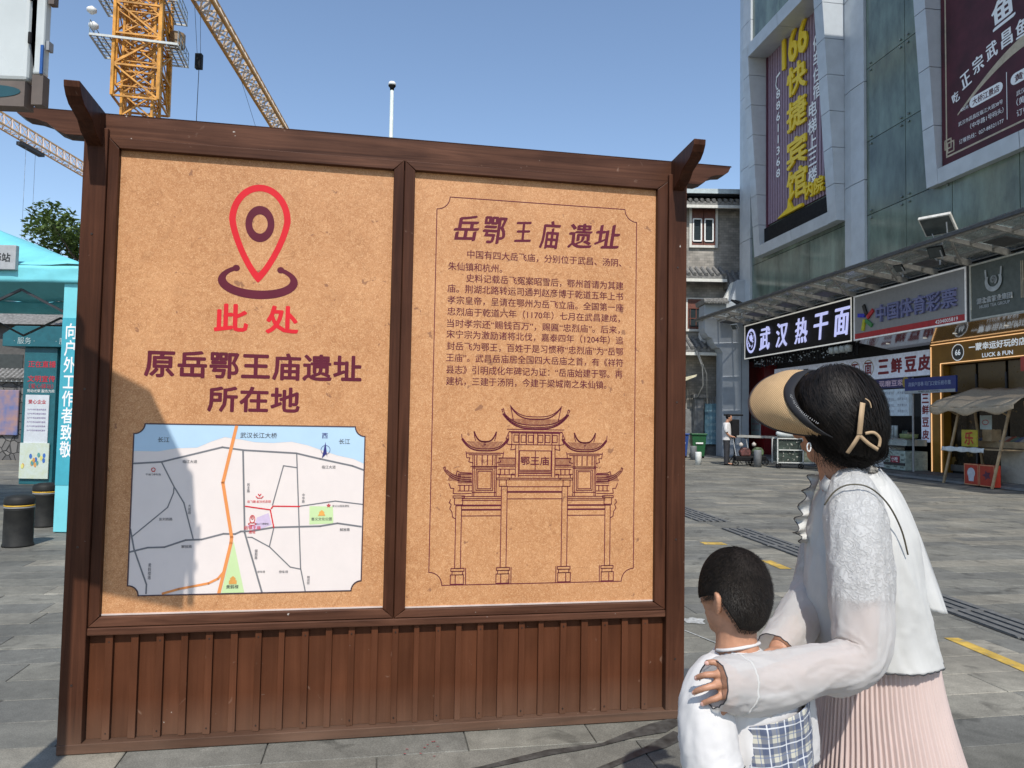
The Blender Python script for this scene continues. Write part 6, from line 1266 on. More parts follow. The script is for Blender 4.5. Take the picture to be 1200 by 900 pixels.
def cloth_tube(mb, pts, rad, n=40, res=60, fold=.05, seed=0, squash=None, fq=3.0, creases=()):
    Q = spline([(*p, r) for p, r in zip([tuple(q) for q in pts], rad)], res); P = [Vector(q[:3]) for q in Q]; a = None; rings = []
    for i, p in enumerate(P):
        t = (P[min(i + 1, res - 1)] - P[max(i - 1, 0)]).normalized()
        if a is None: a = t.cross(Vector((0, 1, 0))).normalized()
        a = (a - t * a.dot(t)).normalized(); b = t.cross(a); ring = []
        for k in range(n):
            th = 2 * pi * k / n; u = i / res
            d = noise.noise(Vector((cos(th) * 1.6 + seed, sin(th) * 1.6, u * fq * 1.3))) + .6 * noise.noise(Vector((cos(th) * 3.2 + seed, sin(th) * 3.2 + u * 4, u * fq * 2.2))) + .25 * noise.noise(Vector((cos(th) * 6 + seed, sin(th) * 6 + u * 9, u * fq * 5)))
            rd = (1 - abs(2.2 * noise.noise(Vector((cos(th) * 1.9 + seed, sin(th) * 1.9 + u * 5, u * fq * 1.9 + th * .5))))) ; d += .55 * max(0, rd) ** 4 - .15; rd = (1 - abs(2.2 * noise.noise(Vector((cos(th) * 3.1 - seed, sin(th) * 3.1, u * fq * 3.4 - th * .8))))); d += .28 * max(0, rd) ** 4
            cz_ = sum(am * exp(-((u - u0) / wd) ** 2) * sin(fr_ * u + 2.2 * th + ph_) * (.5 + .5 * cos(th + ph_)) for u0, wd, am, fr_, ph_ in creases)
            r_ = Q[i][3] * (1 + fold * 2.0 * d + cz_); ring.append(p + (a * cos(th) + b * sin(th) * (squash or 1)) * r_)
        rings.append(ring)
    mb.loft(rings, cap=False); return rings
def slices(mb, rows, n=72, res=50, fold=.03, seed=0, pleats=0, pamp=0, fq=2.0, cap=False):
    """garment from stacked slices (cx, cy, z, half width, half depth, lean)"""
    Q = spline(rows, res); rings = []
    for i, (cx, cy, z, rx, ry, an) in enumerate(Q):
        ring = []; u = i / res
        for k in range(n):
            th = 2 * pi * k / n; d = noise.noise(Vector((cos(th) * 1.5 + seed, sin(th) * 1.5, u * fq))) + .5 * noise.noise(Vector((cos(th) * 4 + seed, sin(th) * 4, u * fq * 1.6))) + .25 * noise.noise(Vector((cos(th) * 9 + seed, sin(th) * 9, u * fq * 2.5)))
            if not pleats: rd = 1 - abs(2.2 * noise.noise(Vector((cos(th) * 2.8 + seed, sin(th) * 2.8 + u, u * fq * .9 + th * .35)))); d += .5 * max(0, rd) ** 4 - .12; rd = 1 - abs(2.2 * noise.noise(Vector((cos(th) * 5 - seed, sin(th) * 5, u * fq * 2.6)))); d += .22 * max(0, rd) ** 4
            s_ = 1 + fold * 2 * d
            if pleats: ph = (th * pleats / (2 * pi)) % 1.0; s_ += pamp * (ph if ph < .75 else (1 - ph) * 3) * (.55 + .6 * u) * (1 + .25 * noise.noise(Vector((th * 5, u * 2, 0))))
            x, y = rx * cos(th) * s_, ry * sin(th) * s_; ring.append((cx + x * cos(an) - y * sin(an), cy + x * sin(an) + y * cos(an), z))
        rings.append(ring)
    mb.loft(rings, cap=cap); return rings
def legs(mb, hip, spread, z_hip, r, fwd, foot=.24):
    for sg in (-1, 1):
        l = Vector((-fwd[1], fwd[0], 0)); h = Vector(hip) + l * spread * sg; fw = Vector((fwd[0], fwd[1], 0))
        limb(mb, [h + Vector((0, 0, z_hip)), h + Vector((0, 0, z_hip * .52)) + fw * .015, h + Vector((0, 0, z_hip * .3)), h + Vector((0, 0, .07))], [r, r * .66, r * .62, r * .4], 14, 16)
        limb(mb, [h + Vector((0, 0, .06)) - fw * foot * .15, h + Vector((0, 0, .045)) + fw * foot * .3, h + Vector((0, 0, .03)) + fw * foot * .68], [foot * .17, foot * .17, foot * .12], 10, 8)
def shoe(name, m_, parent, c, fw, L, w_):
    fw = Vector((fw[0], fw[1], 0)).normalized(); l = Vector((-fw.y, fw.x, 0)); c = Vector(c); rings = []
    for t, wd, h in ((-.24, .6, .6), (-.2, .85, .95), (0, .9, 1), (.3, 1, .75), (.6, 1, .5), (.76, .55, .35)):
        rings.append([c + fw * t * L + l * cos(a) * w_ * wd * .55 + Vector((0, 0, max(.004, .045 * h + sin(a) * .045 * h))) for a in [2 * pi * k / 14 for k in range(14)]])
    mb = MB(True); mb.loft(rings); return mb.build(name, m_, parent)

# ---------------------------------------------------------------- the woman
F = Vector((-.74, .67, -.04)).normalized(); HC = V3(979, 493, 1.87)
wo = thing('person', 'woman in straw sun visor, sheer white blouse and pink pleated skirt, hand on child', 'person', 'W', (1.0, 1.9, 0))
mb = MB(); A = head(mb, HC, F, .215, (-.10, .05, 1))
limb(mb, [V3(978, 520, 1.875), V3(985, 560, 1.885), V3(1000, 595, 1.89)], [.052, .050, .075], 16, 8)
# trunk
tor = [(V3(1004, 590, 1.885), .08, .06), (V3(1007, 612, 1.885), .105, .08), (V3(1012, 670, 1.885), .105, .085), (V3(1020, 740, 1.89), .095, .075), (V3(1027, 800, 1.90), .105, .08), (V3(1034, 870, 1.905), .115, .09), (Vector((.98, 1.91, .55)), .12, .09)]
fa_ = atan2(F.y, F.x) - pi / 2; rows = [(c.x, c.y, c.z, a, b, fa_) for c, a, b in tor]; slices(mb, rows, 28, 24, 0, cap=True)
limb(mb, [V3(1003, 612, 1.825), V3(1010, 690, 1.71), V3(1006, 772, 1.655)], [.045, .040, .037], 14, 12)
limb(mb, [V3(1006, 772, 1.655), V3(950, 786, 1.60), V3(900, 798, 1.565), V3(872, 800, 1.54)], [.038, .037, .030, .025], 14, 14)
limb(mb, [V3(988, 612, 1.96), V3(970, 680, 1.97), V3(958, 715, 1.95)], [.05, .042, .036], 12, 10); limb(mb, [V3(958, 715, 1.95), V3(930, 740, 1.86), V3(912, 762, 1.76)], [.036, .03, .024], 12, 10)
# near hand: palm and five fingers closing over the child's shoulder
limb(mb, [V3(876, 800, 1.538), V3(864, 800, 1.522), V3(852, 800, 1.510)], [.026, .031, .028], 14, 8, flat=.62)
CH = [[V3(862, 788, 1.52), V3(848, 780, 1.508), V3(837, 776, 1.504), V3(827, 777, 1.512)],
      [V3(858, 792, 1.512), V3(840, 790, 1.497), V3(826, 791, 1.495), V3(815, 795, 1.512)],
      [V3(858, 801, 1.509), V3(840, 803, 1.492), V3(824, 807, 1.490), V3(812, 812, 1.508)],
      [V3(860, 810, 1.509), V3(846, 816, 1.493), V3(834, 820, 1.490), V3(822, 825, 1.504)],
      [V3(864, 818, 1.514), V3(856, 826, 1.500), V3(850, 832, 1.498), V3(843, 838, 1.508)]]
for c_ in CH: finger_set(mb, [c_], .0086, .0066); [ell3(mb, c_[q], (c_[q] - c_[q - 1]), (0, -.3, 1), .0078, .0087 - q * .0006, .0087 - q * .0006, 10) for q in (1, 2)]
# far hand on the child's other shoulder
limb(mb, [V3(912, 764, 1.76), V3(906, 768, 1.72)], [.024, .026], 12, 4, flat=.6)
for k in range(4): finger_set(mb, [[V3(908 + k * 5, 769, 1.72 + k * .012), V3(904 + k * 5, 772, 1.70 + k * .012), V3(901 + k * 5, 778, 1.705 + k * .012)]], .0085, .0065)
finger_set(mb, [[V3(900, 767, 1.74), V3(892, 768, 1.72), V3(886, 771, 1.705)]], .009, .007)
legs(mb, (.99, 1.93, 0), .09, .6, .075, F, .24)
fuse(mb, 'body', SKIN, wo, .0042, 5)
mb = MB(True)
for ch in CH:
    t_ = ch[-1]; d_ = (ch[-1] - ch[-2]).normalized(); ell3(mb, t_ + Vector((0, -.0052, .0012)) - d_ * .001, d_, (0, -1, .2), .0058, .0045, .0022, 8)
mb.build('fingernails', mat('nail_pink', (.62, .36, .30), .3), wo)['kind'] = 'stuff'
for sg in (1, -1): mb = MB(True); ell3(mb, A(.074, sg * .031, .004), F, (0, 0, 1), .008, .013, .008, 10); mb.build('eye', mat('eye_white', (.6, .58, .55), .2), wo)
for sg in (-.09, .09):
    l = Vector((-F.y, F.x, 0)).normalized(); shoe('shoe', mat('shoe_white', (.6, .58, .55), .6), wo, Vector((.99, 1.93, 0)) + l * sg, F, .26, .10)
# hair: cap, side fall and low bun
mb = MB(True); hc = V3(978, 487, 1.87); N_ = 60; rings = []
fl = Vector((F.x, F.y, 0)).normalized(); ll = Vector((-fl.y, fl.x, 0))
def hairpt(az_, el_):
    """surface of the hair; az from the back of the head, el up"""
    d = (-fl * cos(az_) + ll * sin(az_)) * cos(el_) + Vector((0, 0, 1)) * sin(el_)
    rf, rl, ru = .118, .104, .124
    r = 1 / sqrt((d.dot(fl) / rf) ** 2 + (d.dot(ll) / rl) ** 2 + (d.z / ru) ** 2)
    low = max(0, -sin(el_)); r *= 1 - .03 * low + .02 * max(0, cos(az_)) * low
    r *= 1 + .008 * noise.noise(Vector((az_ * 9, el_ * 2.0, 0))) + .004 * noise.noise(Vector((az_ * 26, el_ * 3, 5)))
    p = hc + d * r + Vector((.012, -.004, -.004)) * low * 2; return p
for j in range(46):
    el_ = radians(88 - j * 138 / 45); am = radians(126 + 42 * min(1, max(0, (el_ - radians(-4)) / radians(22)))); rings.append([hairpt(-am + 2 * am * k / (N_ * 2), el_) for k in range(N_ * 2 + 1)])
mb.loft(rings, cap=False, closed=False); o = mb.build('hair_cap', HAIR, wo, solid=.004)
mb = MB(True); bc = V3(1019, 527, 1.842); ell3(mb, bc, (1, 0, 0), (0, 0, 1), .038, .036, .032, 24); ell3(mb, V3(988, 531, 1.865), (1, 0, -.45), (0, 0, 1), .060, .060, .040, 26); ell3(mb, V3(1024, 508, 1.86), (1, 0, 0), (0, 0, 1), .026, .034, .034, 18); ell3(mb, V3(966, 522, 1.845), (1, 0, -.75), (0, 0, 1), .050, .045, .022, 18); ell3(mb, V3(1004, 536, 1.85), (1, 0, .1), (0, 0, 1), .045, .045, .030, 18); mb.build('hair_bun', HAIR, wo)
# strands lying along the cap, swept from the parting back into the bun
mb = MB(); r = random.Random(21)
def strand(P, w0):
    for i in range(len(P) - 1):
        a, b = P[i], P[i + 1]; d = (b - a)
        s_ = d.cross(a - hc).normalized() * w0 * (1 - .6 * i / len(P)); mb.add([a - s_, a + s_, b + s_ * .9, b - s_ * .9], [(0, 1, 2, 3)])
for k in range(5200):
    a0 = radians(r.uniform(-125, 125)); e0 = radians(r.uniform(30, 84)); a1 = a0 * r.uniform(.35, .75) + r.gauss(0, .12); e1 = radians(r.uniform(-52, -8)); lift = r.uniform(.0006, .0055); P = []
    for i in range(11):
        t = i / 10; q = hairpt(a0 + (a1 - a0) * t ** 1.3, e0 + (e1 - e0) * t); q = hc + (q - hc) * (1 + lift / .11 * (1 + .8 * sin(t * 5 + k))); P.append(q)
    strand(P, r.uniform(.0004, .0013))
for k in range(420):
    th = r.uniform(0, 2 * pi); ph = r.uniform(-.9, .9); d = Vector((cos(th) * cos(ph), -abs(sin(th)) * cos(ph), sin(ph))); P = []
    for i in range(8): t = i / 7 - .5; q = d.copy(); q.rotate(Matrix.Rotation(t * 1.6, 3, Vector((.3, -1, .2)))); P.append(bc + Vector((q.x * .0415, q.y * .0395, q.z * .0355)) * r.uniform(1.0, 1.07))
    strand(P, .0005)
for k in range(160):   # fly-away wisps
    a0 = radians(r.uniform(-100, 100)); e0 = radians(r.uniform(-45, 80)); q = hairpt(a0, e0); d = (q - hc).normalized(); t2 = Vector((r.gauss(0, 1), r.gauss(0, 1), r.gauss(0, 1) - .6)).normalized(); P = [q + d * (.001 + .010 * (i / 5)) + t2 * .030 * (i / 5) ** 1.2 for i in range(6)]; strand(P, .00022)
for k in range(900):
    t = r.random(); p0 = V3(948 + 78 * t + r.gauss(0, 3), 506 + 14 * t + r.gauss(0, 8), 1.80 + .03 * t); p2 = V3(1000 + r.gauss(0, 16), 541 + r.gauss(0, 5), 1.80 + r.uniform(0, .04)); p1 = (p0 + p2) / 2 + Vector((-.012 + r.gauss(0, .004), -.006, -.016 + r.gauss(0, .004)))
    P = [p0 * (1 - q) ** 2 + p1 * 2 * q * (1 - q) + p2 * q * q for q in [i / 8 for i in range(9)]]; strand(P, r.uniform(.0004, .001))
for k in range(130):
    p0 = V3(955 + 60 * r.random(), 535 + r.gauss(0, 5), 1.82); d = Vector((r.gauss(0, .5), r.gauss(0, .3), -1)).normalized(); P = [p0 + d * .006 * i + Vector((.0004 * i * i, 0, 0)) for i in range(6)]; strand(P, .0003)
for k in range(300):
    p0 = V3(1022 + r.gauss(0, 9), 522 + r.gauss(0, 9), 1.82); a_ = r.uniform(-.9, 1.6); d = Vector((cos(a_), -.25, -sin(a_) * .8)).normalized(); cv = r.gauss(0, .0009); P = [p0 + d * r.uniform(.0045, .006) * i + Vector((0, 0, cv * i * i)) for i in range(7)]; strand(P, .0005)
o = mb.build('hair_strands', mat('hair_strand', (.013, .0095, .0075), .55, var=.4, scale=40, bump=0, spec=.22, objrand=.75), wo); o['kind'] = 'stuff'
# parting and skin of the nape
mb = MB(True); P = [hairpt(radians(a), radians(e)) for a, e in ((82, 62), (66, 70), (48, 72), (30, 68), (18, 60))]; P = [hc + (p - hc) * 1.012 for p in P]; mb.tube([tuple(p) for p in spline(P, 12)], [.0015] * 3 + [.0024] * 6 + [.001] * 3, 6, flat=.35); mb.build('hair_parting', mat('scalp', (.20, .115, .08), .6), wo)
# straw visor
inner = [V3(972, 446, 2.02), V3(952, 438, 1.985), V3(934, 438, 1.945), V3(922, 450, 1.90), V3(919, 461, 1.862), V3(923, 475, 1.826), V3(934, 490, 1.80), V3(949, 503, 1.785), V3(962, 510, 1.79)]
outer = [V3(962, 447, 2.07), V3(938, 439, 2.09), V3(910, 439, 2.07), V3(889, 450, 2.04), V3(878, 469, 2.0), V3(884, 488, 1.945), V3(903, 501, 1.895), V3(930, 508, 1.845), V3(958, 511, 1.80)]
I_ = [Vector(p) for p in spline(inner, 48)]; O2 = [Vector(p) for p in spline(outer, 48)]; mb = MB(True); rows_ = []
nrm = Vector((-.35, -.75, .55)).normalized()
for j in range(17):
    t = j / 16; rows_.append([a.lerp(b, t) + nrm * .014 * sin(pi * t) for a, b in zip(I_, O2)])
mb.loft(rows_, cap=False, closed=False)
def straw_mat():
    m = mat('woven_straw', (.66, .46, .25), .6, var=.1, scale=60, bump=0); N = m.node_tree.nodes; Lk = m.node_tree.links.new; b_ = N['Principled BSDF']; tc = N.new('ShaderNodeTexCoord'); bump = N.new('ShaderNodeBump'); bump.inputs['Strength'].default_value = .8; bump.inputs['Distance'].default_value = .0015
    hs_ = []
    for rot_ in (.5, -.95):
        mp = N.new('ShaderNodeMapping'); mp.inputs['Rotation'].default_value = (0, rot_, .2); Lk(tc.outputs['Object'], mp.inputs[0]); w_ = N.new('ShaderNodeTexWave'); w_.inputs['Scale'].default_value = 88; w_.inputs['Distortion'].default_value = .8; Lk(mp.outputs[0], w_.inputs[0]); hs_.append(w_.outputs['Fac'])
    mm = N.new('ShaderNodeMath'); mm.operation = 'MULTIPLY'; Lk(hs_[0], mm.inputs[0]); Lk(hs_[1], mm.inputs[1]); Lk(mm.outputs[0], bump.inputs['Height']); Lk(bump.outputs[0], b_.inputs['Normal'])
    mx = N.new('ShaderNodeMix'); mx.data_type = 'RGBA'; src = b_.inputs['Base Color'].links[0].from_socket; Lk(src, mx.inputs[7]); mx.inputs[6].default_value = (.40, .245, .11, 1); r_ = N.new('ShaderNodeMapRange'); r_.inputs[2].default_value = .5; Lk(mm.outputs[0], r_.inputs[0]); Lk(r_.outputs[0], mx.inputs[0]); Lk(mx.outputs[2], b_.inputs['Base Color']); return m
vis = mb.build('sun_visor_brim', straw_mat(), wo, solid=.0025)
mb = MB(True); mb.tube([tuple(p) for p in O2], .0036, 8); mb.build('brim_binding', mat('binding_dark', (.022, .014, .014), .6), wo)
bandb = [V3(986, 444, 2.01), V3(970, 437, 1.975), V3(950, 436, 1.93), V3(935, 450, 1.875), V3(931, 463, 1.835), V3(938, 480, 1.798), V3(950, 495, 1.775), V3(964, 507, 1.765), V3(976, 514, 1.775)]
B_ = [Vector(p) for p in spline(bandb, 48)]; mb = MB(True); mb.loft([[a.lerp(b, j / 5) + nrm * (.004 + .004 * sin(pi * j / 5)) for a, b in zip(I_, B_)] for j in range(6)], cap=False, closed=False); mb.build('visor_band', mat('band_black', (.010, .010, .012), .7), wo, solid=.003)
mb = MB(); L0 = [Vector(p) for p in spline([V3(927, 466, 1.812), V3(934, 479, 1.792), V3(945, 490, 1.772), V3(960, 500, 1.758)], 22)]
for i, p in enumerate(L0[:-1]):
    d = (L0[i + 1] - p).normalized(); up_ = d.cross(nrm).normalized(); c = p + nrm * .012; h = .0022
    mb.bar(c - up_ * h, c + up_ * h, .0008, .0004)
    if i % 3: mb.bar(c + up_ * h * (.9 if i % 2 else 0), c + d * .0026 + up_ * h * (.9 if i % 2 else 0), .0007, .0004)
mb.build('band_lettering', mat('thread_white', (.5, .5, .5), .6), wo)
# straps of the visor tied behind the bun, earring
TAN = mat('strap_tan', (.42, .29, .17), .7, var=.08)
mb = MB(True)
def rib(pts, w_, nm='strap'):
    P = [Vector(p) for p in spline(pts, 16)]; m2 = MB(True); rows_ = [[], []]
    for i, p in enumerate(P): d = (P[min(i + 1, 15)] - P[max(0, i - 1)]).normalized(); s_ = d.cross(Vector((0, -1, 0))).normalized() * w_; rows_[0].append(p - s_); rows_[1].append(p + s_)
    m2.loft(rows_, cap=False, closed=False); m2.build(nm, TAN, wo, solid=.0012)
rib([V3(1011, 472, 1.744), V3(1009, 490, 1.737), V3(1007, 510, 1.745)], .0062); rib([V3(1007, 510, 1.745), V3(1000, 521, 1.748), V3(993, 531, 1.76)], .0048); rib([V3(1008, 511, 1.745), V3(1018, 520, 1.752), V3(1029, 527, 1.765)], .0045)
rib([V3(1014, 508, 1.750), V3(1024, 507, 1.752), V3(1031, 514, 1.762), V3(1030, 524, 1.765)], .0036); rib([V3(1014, 467, 1.742), V3(1019, 471, 1.742), V3(1021, 478, 1.745)], .0012)
mb = MB(True); P = [V3(948 + 2.2 * cos(a), 524 + 5 * sin(a), 1.80) for a in [2 * pi * k / 18 for k in range(19)]]; mb.tube(P, .0016, 8); mb.build('earring', mat('pearl', (.8, .8, .78), .2), wo)
# blouse
def row(px0, px1, py, y, ry, an=fa_ * .0): a, b = V3(px0, py, y), V3(px1, py, y); return ((a.x + b.x) / 2, y, a.z, (b.x - a.x) / 2, ry, an)
mb = MB(True); slices(mb, [row(976, 1034, 553, 1.885, .055), row(966, 1047, 572, 1.885, .085), row(955, 1058, 600, 1.885, .115), row(949, 1070, 640, 1.885, .130), row(948, 1080, 690, 1.885, .138), row(949, 1088, 727, 1.89, .142), row(952, 1097, 765, 1.895, .150)], 120, 70, .034, 3, fq=2.4)
hem = mb.v[-120:]
mb.build('blouse', BLOUSE, wo, solid=.0015)
mb = MB(True); mb.tube([tuple(Vector(p) + Vector((0, 0, -.001 + .0018 * sin(k * 1.9)))) for k, p in enumerate(hem + hem[:1])], .0016, 6, cap=False); mb.build('hem_piping', DEDGE, wo)
SL = [V3(1000, 562, 1.87), V3(1000, 582, 1.815), V3(1003, 615, 1.765), V3(1007, 655, 1.73), V3(1009, 695, 1.703), V3(1011, 740, 1.675), V3(1005, 770, 1.655), V3(985, 782, 1.635), V3(955, 784, 1.61), V3(925, 794, 1.585), V3(898, 800, 1.565), V3(872, 801, 1.540), V3(854, 800, 1.516), V3(836, 800, 1.500)]
mb = MB(True); rg = cloth_tube(mb, SL, [.045, .064, .074, .0735, .0705, .067, .060, .055, .053, .058, .061, .059, .055, .045], 84, 170, .042, 5, squash=.93, fq=5.0, creases=((.545, .05, .05, 60, 0), (.50, .06, .03, 44, 2.0), (.62, .05, .035, 52, 1.0), (.86, .05, .03, 70, .5))); mb.build('sleeve', SHEER, wo)
mb = MB(True); mb.tube([tuple(p) for p in rg[-1] + rg[-1][:1]], .0013, 6, cap=False); mb.build('cuff_piping', DEDGE, wo)
mb = MB(True); i0 = int(len(rg) * .88); mb.tube([tuple(p) for p in rg[i0] + rg[i0][:1]], .0022, 6, cap=False); mb.build('cuff_seam', BLOUSE, wo)
mb = MB(True); rg2 = cloth_tube(mb, [V3(982, 592, 1.97), V3(968, 640, 1.985), V3(958, 690, 1.97), V3(940, 722, 1.91), V3(920, 748, 1.83), V3(907, 764, 1.77)], [.05, .060, .062, .058, .050, .044], 48, 70, .05, 9, fq=4); mb.build('sleeve', SHEER, wo)
mb = MB(True); mb.tube([tuple(p) for p in rg2[-1] + rg2[-1][:1]], .0013, 6, cap=False); mb.build('cuff_piping', DEDGE, wo)
# trailing back panel of the collar
mb = MB(True); La = [V3(1012, 560, 1.80), V3(1035, 592, 1.79), V3(1056, 636, 1.785), V3(1072, 678, 1.79), V3(1090, 716, 1.80)]; Lb = [V3(1030, 548, 1.87), V3(1056, 578, 1.88), V3(1078, 625, 1.885), V3(1095, 675, 1.87), V3(1110, 719, 1.84)]
La, Lb = [Vector(p) for p in spline(La, 24)], [Vector(p) for p in spline(Lb, 24)]; mb.loft([[a.lerp(b, j / 8) + Vector((.006, -.012, 0)) * sin(pi * j / 8) + Vector((0, -.004, 0)) * sin(j * 1.7 + i * .35) for i, (a, b) in enumerate(zip(La, Lb))] for j in range(9)], cap=False, closed=False); mb.build('collar_panel', BLOUSE, wo, solid=.0015)
mb = MB(True); mb.loft([[tuple(Vector(p) + Vector((0, 0, dz)) ) for p in [V3(1000 + a_ * cos(t) , 560 + 13 * sin(t) , 1.87 - .06 * sin(t)) for t in [2 * pi * k / 40 for k in range(40)]]] for a_, dz in ((33, .010), (35, -.004), (40, -.018))], cap=False); mb.build('collar', BLOUSE, wo, solid=.002)
mb = MB(True); mb.tube([tuple(p) for p in spline([V3(966, 592, 1.76), V3(978, 576, 1.752), V3(995, 568, 1.742), V3(1018, 571, 1.735), V3(1040, 590, 1.735), V3(1056, 620, 1.745), V3(1064, 650, 1.75)], 30)], .0020, 6); mb.build('bag_strap', mat('strap_olive', (.07, .06, .035), .5), wo)
# frilled bow at the front
mb = MB(True); C0_ = [Vector(p) for p in spline([V3(963, 556, 1.93), V3(955, 575, 1.92), V3(949, 600, 1.91), V3(944, 622, 1.91), V3(952, 636, 1.905)], 40)]; rows_ = []
for j in range(5): rows_.append([c + Vector((-.0065 * j - .0014 * j * sin(i * .9), -.0045 * j * cos(i * .9), .001 * j * sin(i * .6))) for i, c in enumerate(C0_)])
mb.loft(rows_, cap=False, closed=False); mb.build('frill', BLOUSE, wo, solid=.001); e_ = rows_[-1]; mb = MB(True); mb.tube([tuple(p) for p in e_], .0012, 6); mb.build('frill_piping', DEDGE, wo)
# pleated skirt
PINK = mat('pink_chiffon', (.76, .615, .565), .8, var=.03, scale=8, bump=.05, bscale=500, backmix=.3, dist=.0005)
mb = MB(True); slices(mb, [row(970, 1088, 752, 1.90, .12), row(965, 1096, 800, 1.90, .13), row(961, 1108, 850, 1.90, .145), row(957, 1124, 905, 1.90, .165), (1.01, 1.90, .42, .215, .2, 0), (1.02, 1.90, .28, .24, .22, 0)], 620, 46, .010, 6, pleats=84, pamp=.115, fq=1.2); mb.build('pleated_skirt', PINK, wo, solid=.001)

# ---------------------------------------------------------------- the child
G_ = Vector((-.56, .83, .02)).normalized(); CC_ = V3(860, 700, 1.63)
ch_ = thing('person', 'small child with short black hair in white tee and plaid vest before the board', 'person', 'W', (.49, 1.62, 0))
mb = MB(); A = head(mb, CC_, G_, .176); limb(mb, [V3(862, 725, 1.635), V3(863, 752, 1.63), V3(866, 782, 1.63)], [.047, .044, .062], 16, 8)
rows = [(V3(868, 782, 1.63), .085, .055), (V3(870, 800, 1.63), .115, .075), (V3(872, 850, 1.63), .105, .078), (V3(874, 900, 1.63), .10, .075), (Vector((.52, 1.63, .60)), .11, .085), (Vector((.52, 1.63, .52)), .10, .08)]
slices(mb, [(c.x, c.y, c.z, a, b, .12) for c, a, b in rows], 26, 20, 0, cap=True)
limb(mb, [V3(838, 796, 1.60), V3(828, 850, 1.56), V3(835, 905, 1.53)], [.036, .030, .026], 12, 10); limb(mb, [V3(835, 905, 1.53), V3(822, 950, 1.56), V3(812, 985, 1.60)], [.026, .022, .018], 12, 8)
limb(mb, [V3(918, 796, 1.66), V3(936, 850, 1.70), V3(934, 905, 1.74)], [.036, .028, .025], 12, 10); limb(mb, [V3(934, 905, 1.74), V3(915, 945, 1.80)], [.025, .018], 12, 8)
for wr, dr in ((V3(812, 985, 1.60), Vector((-.2, .5, -.8))), (V3(915, 945, 1.80), Vector((-.3, .5, -.7)))):
    dr.normalize(); ell3(mb, wr + dr * .028, dr, (1, 0, 0), .034, .012, .024, 12); sd = dr.cross(Vector((0, 1, .3))).normalized()
    for k in range(4): b0 = wr + dr * .055 + sd * (.012 * (k - 1.5)); ln = (.034, .040, .037, .028)[k]; finger_set(mb, [[b0, b0 + dr * ln * .6, b0 + dr * ln + Vector((0, .008, 0))]], .0055, .0045)
    b0 = wr + dr * .02 + sd * .022; finger_set(mb, [[b0, b0 + dr * .018 + sd * .012, b0 + dr * .034 + sd * .014]], .006, .005)
legs(mb, (.52, 1.64, 0), .06, .54, .055, G_, .17)
fuse(mb, 'body', SKINC, ch_, .0040, 5)
for sg in (1, -1): mb = MB(True); ell3(mb, A(.074, sg * .031, .004), G_, (0, 0, 1), .007, .012, .008, 10); mb.build('eye', mat('eye_white', (.6, .58, .55)), ch_)
for sg in (-.06, .06):
    l = Vector((-G_.y, G_.x, 0)).normalized(); shoe('shoe', mat('shoe_grey', (.2, .22, .3), .6), ch_, Vector((.52, 1.64, 0)) + l * sg, G_, .18, .075)
# cropped hair: cap with a sharp nape line plus thousands of bristles
hc2 = V3(860, 695, 1.632); fl2 = Vector((G_.x, G_.y, 0)).normalized(); ll2 = Vector((-fl2.y, fl2.x, 0))
def hair2(az_, el_):
    d = (-fl2 * cos(az_) + ll2 * sin(az_)) * cos(el_) + Vector((0, 0, 1)) * sin(el_); rf, rl, ru = .0840, .0655, .100
    r_ = 1 / (abs(d.dot(fl2) / rf) ** 2.25 + abs(d.dot(ll2) / rl) ** 2.25 + abs(d.z / ru) ** 2.25) ** (1 / 2.25)
    return hc2 + d * r_ * (1 - .09 * max(0, -sin(el_)))
def low2(a):      # lower hair limit round the head, degrees; it climbs over each ear
    a = abs(a); return -57 + 3 * sin(radians(a) * 2) if a < 40 else (-54 + (a - 40) * 1.25 if a < 78 else (-6 if a < 96 else -6 - (a - 96) * .35))
mb = MB(True); rings = []
for j in range(36): rings.append([hair2(radians(a), radians(89 + (low2(a) + 8 - 89) * j / 35)) for a in [-135 + 270 * k / 90 for k in range(91)]])
mb.loft(rings, cap=False, closed=False); mb.build('hair_cap', HAIR2, ch_, solid=.002)
mb = MB(); r = random.Random(5); crown = hair2(radians(-28), radians(60))
for k in range(21000):
    a = r.uniform(-134, 134); lo = low2(a); e = degs = lo + (88 - lo) * (1 - r.random() ** .62) if r.random() < .75 else lo + (88 - lo) * r.random(); p = hair2(radians(a), radians(e)); n_ = (p - hc2).normalized()
    sw = (p - crown); sw = (sw - n_ * sw.dot(n_)); sw = sw.normalized() if sw.length > 1e-4 else Vector((1, 0, 0)); sw2 = n_.cross(sw); d = (n_ * .42 + sw * .8 + sw2 * .35 + Vector((r.gauss(0, .12), r.gauss(0, .12), r.gauss(0, .12)))).normalized()
    L_ = r.uniform(.005, .0095) * (.55 if e < lo + 16 else 1); s_ = d.cross(n_).normalized() * .00042; mb.add([p - s_, p + s_, p + d * L_], [(0, 1, 2)])
o = mb.build('hair_bristles', mat('hair_strand_child', (.022, .017, .013), .6, var=.4, scale=60, bump=0, spec=.3, objrand=.6), ch_); o['kind'] = 'stuff'
